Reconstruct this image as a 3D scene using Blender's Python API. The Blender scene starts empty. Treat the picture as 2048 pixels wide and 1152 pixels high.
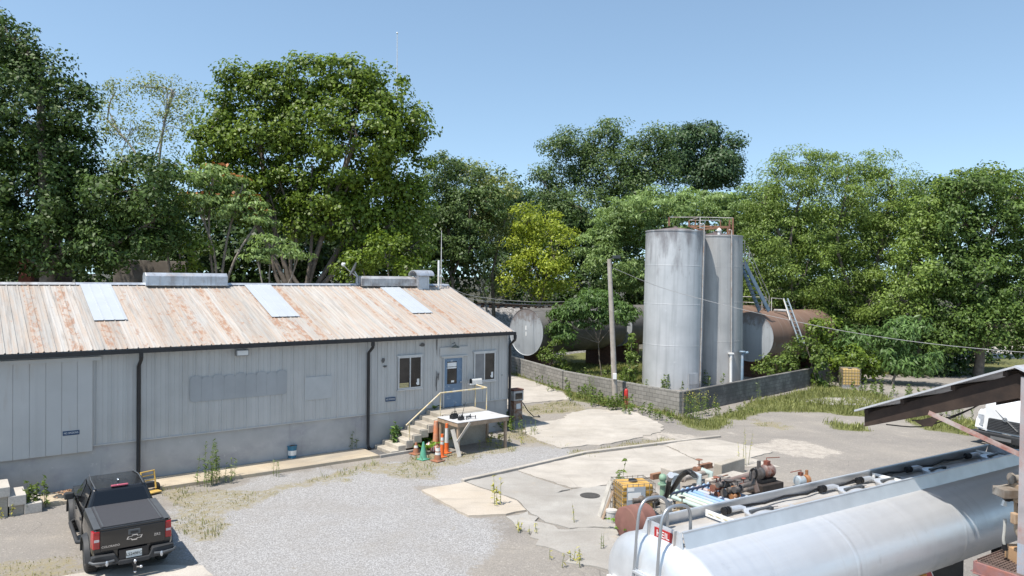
import bpy, bmesh, math, random
import numpy as np
from mathutils import Vector, Matrix
random.seed(7)
RNG = np.random.default_rng(11)
SC = bpy.context.scene
COL = SC.collection
PI = math.pi

# ------------------------------------------------------------------ camera
FPX, PITCH, ROLL = 1478.0, 0.01457, 0.01144
CAM = Vector((0, 0, 6.5))
_cp, _sp, _cr, _sr = math.cos(PITCH), math.sin(PITCH), math.cos(ROLL), math.sin(ROLL)
_r0, _u0 = Vector((1, 0, 0)), Vector((0, _sp, _cp))
C_F = Vector((0, _cp, -_sp))
C_R = _cr * _r0 + _sr * _u0
C_U = -_sr * _r0 + _cr * _u0
cam_d = bpy.data.cameras.new('camera')
cam = bpy.data.objects.new('camera', cam_d)
COL.objects.link(cam)
cam.matrix_world = Matrix(((C_R.x, C_U.x, -C_F.x, CAM.x), (C_R.y, C_U.y, -C_F.y, CAM.y), (C_R.z, C_U.z, -C_F.z, CAM.z), (0, 0, 0, 1)))
cam_d.sensor_width = 36.0
cam_d.lens = FPX / 2048 * 36
cam_d.clip_start, cam_d.clip_end = 0.1, 4000
SC.camera = cam

def ray(x, y): return C_F + (x - 1024) / FPX * C_R - (y - 576) / FPX * C_U
def G(x, y, h=0.0):                       # point of the photograph on the level z = h
    d = ray(x, y); return CAM + d * ((h - CAM.z) / d.z)
def AT(x, y, Y):                          # point of the photograph at world depth Y
    d = ray(x, y); return CAM + d * (Y / d.y)
def ON(x, y, P, n):                       # point of the photograph on a plane
    d = ray(x, y); return CAM + d * ((Vector(P) - CAM).dot(n) / d.dot(n))

# ------------------------------------------------------------------ light
SUN_TO = Vector((-0.375, -0.36, 1.0)).normalized()
wd = bpy.data.worlds.new('World'); SC.world = wd; wd.use_nodes = True
_wn = wd.node_tree.nodes; _wn.clear()
sky = _wn.new('ShaderNodeTexSky'); sky.sky_type = 'NISHITA'; sky.sun_disc = False
sky.sun_elevation = math.asin(SUN_TO.z); sky.sun_rotation = math.atan2(SUN_TO.x, SUN_TO.y)
sky.air_density = 1.0; sky.dust_density = 0.3; sky.ozone_density = 0.4; sky.altitude = 0
_bg = _wn.new('ShaderNodeBackground'); _bg.inputs['Strength'].default_value = 0.15
_wo = _wn.new('ShaderNodeOutputWorld')
_wt = _wn.new('ShaderNodeTexCoord'); _wv = _wn.new('ShaderNodeVectorMath'); _wv.operation = 'ADD'; _wv.inputs[1].default_value = (0, 0, .12)
_wz = _wn.new('ShaderNodeVectorMath'); _wz.operation = 'NORMALIZE'
wd.node_tree.links.new(_wt.outputs['Generated'], _wv.inputs[0]); wd.node_tree.links.new(_wv.outputs[0], _wz.inputs[0]); wd.node_tree.links.new(_wz.outputs[0], sky.inputs[0])
_tm = _wn.new('ShaderNodeMix'); _tm.data_type = 'RGBA'; _tm.blend_type = 'MULTIPLY'; _tm.inputs[0].default_value = 1; _tm.inputs[7].default_value = (1.05, 1.06, .97, 1)
wd.node_tree.links.new(sky.outputs[0], _tm.inputs[6]); wd.node_tree.links.new(_tm.outputs[2], _bg.inputs[0]); wd.node_tree.links.new(_bg.outputs[0], _wo.inputs[0])
sl = bpy.data.lights.new('sun', 'SUN'); sl.energy = 4.4; sl.angle = math.radians(0.53); sl.color = (1.0, 0.945, 0.87)
so = bpy.data.objects.new('sun', sl); COL.objects.link(so)
so.rotation_euler = SUN_TO.to_track_quat('Z', 'Y').to_euler(); so.location = (0, 0, 60)
SC.view_settings.view_transform = 'Standard'; SC.view_settings.look = 'None'
SC.view_settings.exposure = 0.56; SC.view_settings.gamma = 1.0
SC.cycles.max_bounces = 8; SC.cycles.transparent_max_bounces = 8
SC.cycles.use_denoising = True

# ------------------------------------------------------------------ mesh building
class MB:
    def __init__(s): s.v = []; s.f = []; s.m = []
    def add(s, vs, fs, mi=0, M=None):
        o = len(s.v)
        s.v += [tuple(M @ Vector(p)) if M is not None else tuple(p) for p in vs]
        s.f += [tuple(i + o for i in f) for f in fs]; s.m += [mi] * len(fs)
        return s
    def box(s, a, b, mi=0, M=None):
        x0, y0, z0 = a; x1, y1, z1 = b
        if x0 > x1: x0, x1 = x1, x0
        if y0 > y1: y0, y1 = y1, y0
        if z0 > z1: z0, z1 = z1, z0
        return s.add([(x0,y0,z0),(x1,y0,z0),(x1,y1,z0),(x0,y1,z0),(x0,y0,z1),(x1,y0,z1),(x1,y1,z1),(x0,y1,z1)],
              [(0,3,2,1),(4,5,6,7),(0,1,5,4),(1,2,6,5),(2,3,7,6),(3,0,4,7)], mi, M)
    def bar(s, p, q, w, h, mi=0, up=(0,0,1)):           # rectangular bar from p to q
        p, q = Vector(p), Vector(q); d = (q - p).normalized(); u = Vector(up)
        if abs(d.dot(u)) > .98: u = Vector((0, 1, 0)) if abs(d.y) < .9 else Vector((1, 0, 0))
        r = d.cross(u).normalized(); u = r.cross(d).normalized()
        vs = [c + r * (a * w / 2) + u * (b * h / 2) for c in (p, q) for a, b in ((-1,-1),(1,-1),(1,1),(-1,1))]
        return s.add(vs, [(0,1,2,3),(7,6,5,4),(0,4,5,1),(1,5,6,2),(2,6,7,3),(3,7,4,0)], mi)
    def tube(s, pts, r, n=8, mi=0, caps=True):
        pts = [Vector(p) for p in pts]; k = len(pts)
        rs = r if isinstance(r, (list, tuple)) else [r] * k
        t0 = (pts[1] - pts[0]).normalized(); a = Vector((0, 0, 1)) if abs(t0.z) < .9 else Vector((1, 0, 0))
        nrm = t0.cross(a).normalized(); vs = []
        for i, p in enumerate(pts):
            t = (pts[min(i + 1, k - 1)] - pts[max(i - 1, 0)]).normalized()
            nrm = (nrm - t * nrm.dot(t)); nrm = nrm.normalized() if nrm.length > 1e-6 else t.orthogonal().normalized()
            b = t.cross(nrm)
            vs += [p + (nrm * math.cos(2 * PI * j / n) + b * math.sin(2 * PI * j / n)) * rs[i] for j in range(n)]
        fs = [(i*n+j, i*n+(j+1) % n, (i+1)*n+(j+1) % n, (i+1)*n+j) for i in range(k - 1) for j in range(n)]
        if caps: fs += [tuple(range(n))[::-1], tuple((k - 1) * n + j for j in range(n))]
        return s.add(vs, fs, mi)
    def lathe(s, prof, n=24, mi=0, M=None, caps=True):    # profile of (r, z) about Z
        k = len(prof)
        vs = [(r * math.cos(2*PI*j/n), r * math.sin(2*PI*j/n), z) for r, z in prof for j in range(n)]
        fs = [(i*n+j, i*n+(j+1) % n, (i+1)*n+(j+1) % n, (i+1)*n+j) for i in range(k - 1) for j in range(n)]
        if caps: fs += [tuple(range(n))[::-1], tuple((k - 1) * n + j for j in range(n))]
        return s.add(vs, fs, mi, M)
    def prism(s, poly, d, mi=0, M=None):                  # polygon in 3-D extruded by vector d
        d = Vector(d); n = len(poly); vs = [Vector(p) for p in poly] + [Vector(p) + d for p in poly]
        fs = [tuple(range(n))[::-1], tuple(range(n, 2*n))] + [(i, (i+1) % n, (i+1) % n + n, i + n) for i in range(n)]
        return s.add(vs, fs, mi, M)
    def loft(s, rings, mi=0, caps=True, closed=True):
        n = len(rings[0]); k = len(rings); vs = [p for r in rings for p in r]
        m = n if closed else n - 1
        fs = [(i*n+j, i*n+(j+1) % n, (i+1)*n+(j+1) % n, (i+1)*n+j) for i in range(k-1) for j in range(m)]
        if caps: fs += [tuple(range(n))[::-1], tuple((k-1)*n+j for j in range(n))]
        return s.add(vs, fs, mi)
    def ball(s, c, r, n=12, mi=0, sq=(1,1,1)):
        c = Vector(c); k = n // 2
        vs = [(c.x + r*sq[0]*math.sin(PI*i/k)*math.cos(2*PI*j/n), c.y + r*sq[1]*math.sin(PI*i/k)*math.sin(2*PI*j/n), c.z + r*sq[2]*math.cos(PI*i/k)) for i in range(k+1) for j in range(n)]
        return s.add(vs, [(i*n+j, (i+1)*n+j, (i+1)*n+(j+1) % n, i*n+(j+1) % n) for i in range(k) for j in range(n)], mi)

def link(name, me, mats, parent):
    if not isinstance(mats, (list, tuple)): mats = [mats]
    for m in mats: me.materials.append(m)
    o = bpy.data.objects.new(name, me); COL.objects.link(o)
    if parent is not None: o.parent = parent
    return o
def obj(name, mb, mats, parent=None, smooth=0, bevel=0, fix=True):
    me = bpy.data.meshes.new(name); me.from_pydata([tuple(p) for p in mb.v], [], mb.f)
    me.polygons.foreach_set('material_index', mb.m)
    if fix:
        bm = bmesh.new(); bm.from_mesh(me); bmesh.ops.recalc_face_normals(bm, faces=bm.faces); bm.to_mesh(me); bm.free()
    if smooth:
        me.polygons.foreach_set('use_smooth', [True] * len(me.polygons)); me.set_sharp_from_angle(angle=math.radians(smooth))
    o = link(name, me, mats, parent)
    if bevel:
        md = o.modifiers.new('bevel', 'BEVEL'); md.width = bevel; md.segments = 2; md.limit_method = 'ANGLE'
    return o
def raw(name, V, F, mats, parent=None, smooth=False, attrs=None):       # numpy mesh; F is (n, 3 or 4)
    me = bpy.data.meshes.new(name); V = np.asarray(V, np.float32); F = np.asarray(F, np.int32)
    me.vertices.add(len(V)); me.vertices.foreach_set('co', V.ravel())
    k = F.shape[1]; me.loops.add(F.size); me.loops.foreach_set('vertex_index', F.ravel())
    me.polygons.add(len(F)); me.polygons.foreach_set('loop_start', np.arange(0, F.size, k, dtype=np.int32))
    me.update(calc_edges=True); me.validate()
    if smooth: me.polygons.foreach_set('use_smooth', [True] * len(me.polygons))
    for an, av in (attrs or {}).items():
        a = me.attributes.new(an, 'FLOAT', 'POINT'); a.data.foreach_set('value', np.asarray(av, np.float32))
    return link(name, me, mats, parent)
def tag(o, label=None, cat=None, group=None, kind=None):
    if label: o['label'] = label
    if cat: o['category'] = cat
    if group: o['group'] = group
    if kind: o['kind'] = kind
    return o
def thing(name, label, cat, loc=(0,0,0), rz=0.0, group=None):
    o = bpy.data.objects.new(name, None); COL.objects.link(o); o.empty_display_size = .2
    o.location = loc; o.rotation_euler = (0, 0, rz)
    return tag(o, label, cat, group)
def dup(root, loc, rz=None, label=None, scale=None):
    def cp(o, p):
        c = o.copy(); COL.objects.link(c)
        if p is not None: c.parent = p
        for ch in o.children: cp(ch, c)
        return c
    r = cp(root, None); r.location = loc
    if rz is not None: r.rotation_euler = (0, 0, rz)
    if label: r['label'] = label
    if scale: r.scale = scale if isinstance(scale, (tuple, list)) else (scale,)*3
    return r
def text_mb(body, size, ext=.002, align='CENTER'):      # lettering turned into mesh data in the XY plane
    cu = bpy.data.curves.new('letters', 'FONT'); cu.body = body; cu.size = size; cu.extrude = ext; cu.align_x = align; cu.align_y = 'CENTER'; cu.resolution_u = 3
    t = bpy.data.objects.new('letters', cu); COL.objects.link(t)
    bpy.context.view_layer.update()
    me = bpy.data.meshes.new_from_object(t.evaluated_get(bpy.context.evaluated_depsgraph_get()))
    mb = MB(); mb.add([v.co.copy() for v in me.vertices], [tuple(p.vertices) for p in me.polygons])
    bpy.data.objects.remove(t); bpy.data.curves.remove(cu); bpy.data.meshes.remove(me)
    return mb
def frame(o, x, y=None, z=None):                          # matrix with origin o and axes x, y, z
    x = Vector(x).normalized()
    if z is not None:
        z = Vector(z).normalized(); y = z.cross(x).normalized(); x = y.cross(z).normalized()
    else:
        y = Vector(y).normalized(); z = x.cross(y).normalized(); y = z.cross(x).normalized()
    return Matrix(((x.x,y.x,z.x,o[0]),(x.y,y.y,z.y,o[1]),(x.z,y.z,z.z,o[2]),(0,0,0,1)))
def merged(mb, other, M, mi=0): return mb.add(other.v, other.f, mi, M)

# ------------------------------------------------------------------ materials
class NT:
    def __init__(s, name):
        s.m = bpy.data.materials.new(name); s.m.use_nodes = True
        s.t = s.m.node_tree; s.t.nodes.clear()
        s.out = s.t.nodes.new('ShaderNodeOutputMaterial'); s.b = s.t.nodes.new('ShaderNodeBsdfPrincipled')
        s.t.links.new(s.b.outputs[0], s.out.inputs[0]); s.tc = s.t.nodes.new('ShaderNodeTexCoord')
    def link(s, a, b): s.t.links.new(a, b)
    def put(s, sock, val):
        if isinstance(val, bpy.types.NodeSocket): s.link(val, sock)
        elif isinstance(val, (tuple, list)) and len(val) == 3 and sock.type == 'RGBA': sock.default_value = (*val, 1)
        else: sock.default_value = val
    def co(s, scale=(1,1,1), kind='Object', rot=(0,0,0)):
        mp = s.t.nodes.new('ShaderNodeMapping'); s.link(s.tc.outputs[kind], mp.inputs[0])
        mp.inputs['Scale'].default_value = scale if isinstance(scale, tuple) else (scale,)*3
        mp.inputs['Rotation'].default_value = rot
        return mp.outputs[0]
    def noise(s, scale=4, detail=4, vec=None, rough=.55, dist=0):
        n = s.t.nodes.new('ShaderNodeTexNoise'); n.inputs['Scale'].default_value = scale; n.inputs['Detail'].default_value = detail
        n.inputs['Roughness'].default_value = rough; n.inputs['Distortion'].default_value = dist
        s.link(vec if vec is not None else s.tc.outputs['Object'], n.inputs['Vector']); return n.outputs['Fac']
    def vor(s, scale=10, vec=None, feat='F1', out='Distance', rnd=1):
        n = s.t.nodes.new('ShaderNodeTexVoronoi'); n.feature = feat; n.inputs['Scale'].default_value = scale; n.inputs['Randomness'].default_value = rnd
        s.link(vec if vec is not None else s.tc.outputs['Object'], n.inputs['Vector']); return n.outputs[out]
    def ramp(s, fac, stops, mode='LINEAR'):
        n = s.t.nodes.new('ShaderNodeValToRGB'); n.color_ramp.interpolation = mode; e = n.color_ramp.elements
        while len(e) < len(stops): e.new(.5)
        for i, (p, c) in enumerate(stops):
            e[i].position = p; e[i].color = (c, c, c, 1) if isinstance(c, (int, float)) else (*c, 1)
        s.put(n.inputs[0], fac); return n.outputs[0]
    def mix(s, fac, a, b, mode='MIX'):
        n = s.t.nodes.new('ShaderNodeMix'); n.data_type = 'RGBA'; n.blend_type = mode; n.clamp_result = False
        s.put(n.inputs[0], fac); s.put(n.inputs[6], a); s.put(n.inputs[7], b); return n.outputs[2]
    def math(s, op, a, b=0.5, clamp=False):
        n = s.t.nodes.new('ShaderNodeMath'); n.operation = op; n.use_clamp = clamp
        s.put(n.inputs[0], a); s.put(n.inputs[1], b); return n.outputs[0]
    def attr(s, name):
        n = s.t.nodes.new('ShaderNodeAttribute'); n.attribute_name = name; return n.outputs['Fac']
    def xyz(s, axis, kind='Object'):
        n = s.t.nodes.new('ShaderNodeSeparateXYZ'); s.link(s.tc.outputs[kind], n.inputs[0]); return n.outputs[axis]
    def bump(s, h, strength=.3, dist=.02):
        n = s.t.nodes.new('ShaderNodeBump'); n.inputs['Strength'].default_value = strength; n.inputs['Distance'].default_value = dist
        s.put(n.inputs['Height'], h); s.link(n.outputs[0], s.b.inputs['Normal'])
    def done(s, col=None, rough=None, metal=None, spec=None):
        if col is not None: s.put(s.b.inputs['Base Color'], col)
        if rough is not None: s.put(s.b.inputs['Roughness'], rough)
        if metal is not None: s.put(s.b.inputs['Metallic'], metal)
        if spec is not None: s.put(s.b.inputs['Specular IOR Level'], spec)
        return s.m
def pm(name, col, rough=.6, metal=0.0, v=.15, sc=3.0, dirt=None, dcov=.5, dsc=2.0, streak=None, bump=0.0, bsc=40, spec=None, dsoft=.12):
    """painted / plain surface: colour wobble, dirt or rust patches, vertical runs, fine relief"""
    t = NT(name); n = t.noise(sc, 5)
    lo = tuple(c * (1 - v) for c in col); hi = tuple(min(1, c * (1 + v)) for c in col)
    c = t.ramp(n, [(.3, lo), (.7, hi)])
    r = rough
    if dirt is not None:
        f = t.ramp(t.noise(dsc, 8, rough=.65), [(max(0, dcov - dsoft), 0.0), (min(1, dcov + dsoft), 1.0)])
        c = t.mix(f, c, dirt); r = t.ramp(f, [(0, rough), (1, min(1, rough + .3))])
    if streak is not None:
        f = t.ramp(t.noise(1, 6, t.co((9, 9, .35))), [(.52, 0.0), (.75, .7)])
        c = t.mix(f, c, streak)
    if bump: t.bump(t.noise(bsc, 4), bump, .02)
    return t.done(c, r, metal, spec)
# ------------------------------------------------------------------ ground
def vnoise(X, Y, sc, seed):
    r = np.random.default_rng(seed).random((256, 256)); x = X * sc; y = Y * sc
    xi = np.floor(x).astype(int); yi = np.floor(y).astype(int); fx = x - xi; fy = y - yi
    fx = fx*fx*(3-2*fx); fy = fy*fy*(3-2*fy); g = lambda i, j: r[i & 255, j & 255]
    return (g(xi,yi)*(1-fx)+g(xi+1,yi)*fx)*(1-fy) + (g(xi,yi+1)*(1-fx)+g(xi+1,yi+1)*fx)*fy
def fbm(X, Y, sc, seed, o=4):
    t = 0; a = .5; s = 0
    for i in range(o): t = t + a*vnoise(X, Y, sc*2**i, seed+i); s += a; a *= .55
    return t / s
def sdf(X, Y, P):                                       # signed distance to polygon, inside positive
    P = np.asarray(P, float); d = np.full(X.shape, 1e9); ins = np.zeros(X.shape, bool)
    for i in range(len(P)):
        a = P[i]; b = P[(i+1) % len(P)]; e = b - a
        t = np.clip(((X-a[0])*e[0] + (Y-a[1])*e[1]) / (e @ e + 1e-9), 0, 1)
        d = np.minimum(d, np.hypot(X-a[0]-t*e[0], Y-a[1]-t*e[1]))
        c = ((a[1] > Y) != (b[1] > Y)) & (X < (b[0]-a[0]) * (Y-a[1]) / (b[1]-a[1] + 1e-12) + a[0]); ins ^= c
    return np.where(ins, d, -d)
def gp(*pts): return [tuple(G(x, y))[:2] for x, y in pts]

GRAVEL = [gp((330,1000),(400,985),(500,960),(640,940),(760,925),(860,925),(960,905),(1020,893),(1120,897),(1150,912),(1030,943),(930,966),(842,981),(937,1033),(985,1040),(990,1080),(950,1152),(880,1300),(380,1300),(330,1100))]
GRAVEL_FADE = [gp((930,1033),(1010,1030),(1200,1152),(1240,1400),(700,1400),(700,1160))]
GRASS = [gp((1022,705),(1170,735),(1200,758),(1280,800),(1362,833),(1420,838),(1520,805),(1640,775),(1600,800),(1480,815),(1440,860),(1390,862),(1340,835),(1290,815),(1215,812),(1150,800),(1120,783),(1070,765),(1022,748)),
         gp((1440,835),(1520,800),(1650,770),(1760,790),(1870,835),(1960,845),(1935,870),(1850,860),(1800,835),(1700,830),(1640,825),(1530,822),(1480,840)),
         gp((1655,845),(1730,848),(1735,862),(1665,858)),
         gp((1022,690),(1282,690),(1290,780),(1190,760)), gp((1400,760),(1600,720),(1640,600),(1300,600),(1282,700))]
DRYGRASS = [gp((330,985),(420,978),(520,975),(650,945),(700,940),(720,955),(600,975),(520,1000),(440,1040),(420,1075),(390,1080),(345,1040)),
            gp((700,935),(770,925),(860,905),(930,905),(1010,880),(1030,895),(900,930),(860,960),(760,945)),
            gp((1040,812),(1130,800),(1190,815),(1130,826),(1050,835)),
            gp((1000,870),(1060,850),(1110,880),(1120,900),(1090,895)),
            gp((0,1130),(120,1120),(160,1150),(100,1180),(0,1190)),
            gp((1140,900),(1240,888),(1330,880),(1300,890),(1150,915)), gp((1500,838),(1570,845),(1560,858),(1500,850))]
SAND = [gp((1500,892),(1560,880),(1620,885),(1690,905),(1640,915),(1560,905)), gp((1600,800),(1640,793),(1720,790),(1790,800),(1740,812),(1650,808)), gp((1240,870),(1330,865),(1400,872),(1330,882))]
xs = np.unique(np.concatenate([[-900,-400,-200,-120,-80,-50,-35], np.arange(-26, 40, .16), [42,46,52,60,75,100,160,300,600,1200]]))
ys = np.unique(np.concatenate([[-300,-100,-40,-15,0,5], np.arange(9, 62, .16), [64,67,72,80,95,120,180,300,600,1600]]))
GX, GY = np.meshgrid(xs, ys)
wob = (fbm(GX, GY, .55, 3) - .5) * 3.0 + (fbm(GX, GY, 2.3, 9, 3) - .5) * .9
wob2 = (fbm(GX, GY, .8, 33) - .5) * 2.2 + (fbm(GX, GY, 3.5, 19, 3) - .5) * 1.1
def region(polys, soft, w): return np.clip(np.max([sdf(GX, GY, p) for p in polys], 0) / soft + .5 + w, 0, 1)
a_gravel = region(GRAVEL, 1.2, wob * .6)
a_grass = region(GRASS, .7, wob2 * .5)
a_dry = region(DRYGRASS, .9, wob2 * .75)
a_sand = region(SAND, .8, wob2 * .5)
far = np.clip((GY - 50) / 4, 0, 1)
a_grass = np.maximum(a_grass, far)
GZ = (fbm(GX, GY, .35, 5) - .5) * .05 + (fbm(GX, GY, 3, 6, 3) - .5) * .012 - .014
GZ = np.where((GY > 60) | (GY < 5) | (abs(GX) > 42), -.02, GZ)
nx, ny = len(xs), len(ys)
idx = np.arange(nx * ny).reshape(ny, nx)
F = np.stack([idx[:-1,:-1], idx[:-1,1:], idx[1:,1:], idx[1:,:-1]], -1).reshape(-1, 4)
t = NT('ground_yard')
fine = t.noise(26, 6, rough=.7); med = t.noise(.9, 5); peb = t.vor(38); pcol = t.vor(38, out='Color')
asph = t.ramp(fine, [(.25, (.17,.155,.138)), (.5, (.27,.248,.222)), (.75, (.40,.365,.325))])
asph = t.mix(t.ramp(med, [(.35, 0.0), (.7, .55)]), asph, (.24,.222,.20))
asph = t.mix(t.ramp(t.noise(2.2, 7, rough=.7), [(.55, 0.0), (.68, .35)]), asph, (.40,.36,.30))
asph = t.mix(1.0, asph, t.ramp(t.noise(.22, 6, rough=.6), [(.3, (.80,.80,.81)), (.7, (1.14,1.12,1.08))]), 'MULTIPLY')
asph = t.mix(t.ramp(t.noise(1, 5, t.co((.16, 1.4, 1), rot=(0,0,-.55)), rough=.6), [(.56, 0.0), (.72, .32)]), asph, (.17,.155,.14))
asph = t.mix(t.ramp(t.noise(.6, 9, rough=.75), [(.62, 0.0), (.67, .5)]), asph, (.46,.42,.365))
asph = t.mix(t.ramp(t.vor(7), [(.10, .55), (.16, 0.0)]), asph, (.46,.43,.38))
crk = t.vor(.55, vec=t.mix(.12, t.tc.outputs['Object'], t.noise(1.6, 4)), feat='DISTANCE_TO_EDGE')
asph = t.mix(t.math('MULTIPLY', t.ramp(crk, [(.0, .55), (.007, 0.0)]), t.ramp(t.noise(.35, 3), [(.52, 0.0), (.6, 1.0)])), asph, (.11,.10,.09))
sep = t.t.nodes.new('ShaderNodeSeparateColor'); t.link(pcol, sep.inputs[0])
grv = t.ramp(sep.outputs[0], [(0, (.225,.215,.205)), (.4, (.30,.29,.28)), (.75, (.36,.35,.34)), (1, (.45,.44,.43))])
grv = t.mix(t.ramp(peb, [(.55, 0.0), (.95, .45)]), grv, (.16,.155,.15))
grv = t.mix(t.ramp(t.noise(.55, 7, rough=.65), [(.45, 0.0), (.7, .6)]), grv, (.27,.25,.225)); grv = t.mix(t.ramp(t.noise(1.6, 8, rough=.75), [(.62, 0.0), (.7, .6)]), grv, (.24,.20,.13))
dry = t.ramp(t.noise(30, 6, rough=.75), [(.3, (.13,.10,.06)), (.45, (.27,.215,.135)), (.55, (.25,.23,.12)), (.7, (.42,.37,.26))])
grn = t.ramp(t.noise(22, 6, rough=.75), [(.3, (.06,.06,.025)), (.5, (.13,.14,.05)), (.65, (.22,.20,.10)), (.8, (.30,.27,.17))])
snd = t.ramp(t.noise(18, 6), [(.3, (.38,.335,.28)), (.7, (.52,.47,.41))])
jit = t.math('MULTIPLY_ADD', t.noise(9, 6, rough=.75), 1.3); jit.node.inputs[2].default_value = -.65
def msk(name, k=.9): return t.ramp(t.math('ADD', t.attr(name), jit if k > .5 else 0), [(.38, 0.0), (.62, 1.0)])
c = t.mix(msk('gravel'), asph, grv); c = t.mix(t.math('MULTIPLY', msk('sand'), t.ramp(t.noise(3.2, 8, rough=.75), [(.36, .15), (.6, .95)])), c, snd)
c = t.mix(t.math('MULTIPLY', msk('dry'), t.ramp(t.noise(5, 6, rough=.8), [(.38, .12), (.62, .95)])), c, dry); c = t.mix(msk('grass'), c, grn)
t.bump(t.math('ADD', t.math('MULTIPLY', peb, -.6), t.noise(60, 4)), .55, .02)
raw('ground', np.stack([GX, GY, GZ], -1).reshape(-1, 3), F, t.done(c, .95, 0, .25), None, True,
    {'gravel': a_gravel.ravel(), 'grass': a_grass.ravel(), 'dry': a_dry.ravel(), 'sand': a_sand.ravel()})['kind'] = 'structure'

# concrete pads: real slabs a few centimetres proud of the yard
def slabmat(name, a, b, stain=.45):
    t = NT(name); c = t.ramp(t.noise(.8, 6, rough=.6), [(.3, a), (.7, b)])
    c = t.mix(t.ramp(t.noise(30, 5, rough=.7), [(.3, .45), (.6, 0.0)]), c, tuple(x*.55 for x in a))
    c = t.mix(t.ramp(t.noise(.45, 8, t.co((1,1,1), rot=(0,0,.7)), rough=.68, dist=.6), [(.44, 0.0), (.70, min(1, stain*1.3))]), c, (.25,.225,.195))
    c = t.mix(t.ramp(t.noise(1, 7, t.co((.35, 2.2, 1), rot=(0,0,-.62)), rough=.66), [(.52, 0.0), (.72, .45)]), c, (.22,.20,.175))
    c = t.mix(t.ramp(t.noise(1.1, 8, rough=.7), [(.6, 0.0), (.7, .35)]), c, (.40,.31,.21))
    ck = t.vor(.42, vec=t.mix(.10, t.tc.outputs['Object'], t.noise(1.3, 5)), feat='DISTANCE_TO_EDGE')
    c = t.mix(t.math('MULTIPLY', t.ramp(ck, [(0, .5), (.005, 0.0)]), t.ramp(t.noise(.5, 3), [(.5, 0.0), (.6, 1.0)])), c, (.16,.145,.13))
    t.bump(t.noise(45, 5), .2, .01)
    return t.done(c, .9, 0, .3)
M_PAD = slabmat('pale_worn_concrete', (.42,.38,.325), (.53,.485,.425))
M_PADT = slabmat('tan_concrete', (.46,.395,.315), (.54,.475,.395), .2)
M_PADG = slabmat('grey_concrete', (.32,.30,.27), (.44,.415,.375), .5)
M_PADO = slabmat('oil_stained_concrete', (.22,.195,.17), (.40,.36,.31), .85)
def pad(name, pts, z, mat_, jag=.05, seg=.25, seed=0):
    P = [Vector(p) for p in gp(*pts)]; rr = random.Random(seed); out = []
    for i in range(len(P)):
        a, b = P[i], P[(i+1) % len(P)]; n = max(1, int((b-a).length/seg)); pr = Vector((-(b-a).y, (b-a).x)).normalized()
        for k in range(n):
            p = a + (b-a)*(k/n)
            if k: p = p + pr * rr.gauss(0, jag)
            out.append((p.x, p.y, -.05))
    mb = MB(); mb.prism(out, (0, 0, .05 + z))
    return tag(obj(name, mb, mat_), kind='structure')
pad('concrete_pad', [(843,982),(929,966),(1000,991),(1033,1003),(1052,1022),(1012,1030),(985,1031),(937,1033)], .035, M_PADT, .02, seed=1)
pad('concrete_pad', [(932,965),(1033,943),(1046,948),(1140,980),(1100,990),(1175,975),(1300,968),(1330,990),(1400,1040),(1300,1080),(1250,1062),(1190,1055),(1140,1058),(1092,1046),(1055,1022),(1036,1002),(1003,990)], .028, M_PADG, .02, seed=2)
pad('concrete_pad', [(1036,942),(1170,911),(1318,892),(1332,894),(1400,925),(1418,934),(1400,938),(1180,977),(1142,977),(1048,947)], .03, M_PAD, .02, seed=3)
pad('concrete_pad', [(1322,892),(1370,882),(1430,879),(1490,891),(1545,905),(1500,917),(1560,935),(1420,934),(1400,924),(1336,893)], .026, M_PAD, .03, seed=4)
pad('concrete_pad', [(1012,1034),(1055,1024),(1092,1048),(1142,1060),(1190,1057),(1250,1064),(1300,1084),(1330,1180),(1270,1230),(1215,1140),(1160,1130),(1110,1100),(1060,1075),(1030,1052)], .02, M_PADG, .09, seed=5)
pad('concrete_pad', [(1046,851),(1125,838),(1143,825),(1185,819),(1263,823),(1301,838),(1325,851),(1322,865),(1260,880),(1200,891),(1175,890),(1123,897),(1090,886),(1052,868)], .024, M_PAD, .06, seed=6)
pad('concrete_path', [(1000,760),(1022,752),(1070,764),(1126,786),(1143,799),(1095,803),(1039,808),(1000,812)], .02, M_PAD, .05, seed=7)
pad('concrete_pad', [(1605,802),(1645,796),(1720,794),(1770,801),(1745,811),(1650,809)], .018, M_PADG, .12, seed=8)
pad('concrete_pad', [(60,1165),(170,1147),(330,1132),(405,1133),(425,1152),(430,1230),(0,1400),(-60,1200)], .03, M_PAD, .04, seed=9)
mb = MB()                                                    # low kerb strip along the upper slab edge
kp = [G(925,963), G(1033,939), G(1170,907), G(1330,887), G(1440,874)]
for a, b in zip(kp, kp[1:]): mb.bar(a + Vector((0,0,.02)), b + Vector((0,0,.02)), .16, .12)
tag(obj('kerb', mb, M_PAD, bevel=.02), kind='structure')
# ------------------------------------------------------------------ warehouse
RZ = PI / 2 - 0.9167
BU = Vector((math.cos(RZ), math.sin(RZ), 0)); BV = Vector((-BU.y, BU.x, 0))      # along the facade, into the building
_p = G(735, 899); _q = ON(1015.5, 840, _p, BV); B0 = _p + BU * (_q - _p).dot(BU)
def BF(x, y, d=0.0):                       # photo point on the plane d behind the facade -> local (x, z)
    q = ON(x, y, B0 + BV * d, BV) - B0; return q.dot(BU), q.z
SLOPE = math.tan(0.3398); EAVE = -.36
xe, ze = BF(1029.5, 662.8, EAVE)
nr = Vector((0, -math.sin(0.3398), math.cos(0.3398)))
_nw = BU * nr.x + BV * nr.y + Vector((0, 0, nr.z)); _pe = B0 + BV * EAVE + Vector((0, 0, ze))
def BR(x, y, lift=0.0):                    # photo point on the front roof slope -> local (x, y)
    q = ON(x, y, _pe + _nw * lift, _nw) - B0; return q.dot(BU), q.dot(BV)
xr, yr = BR(887.5, 570.5)
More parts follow.
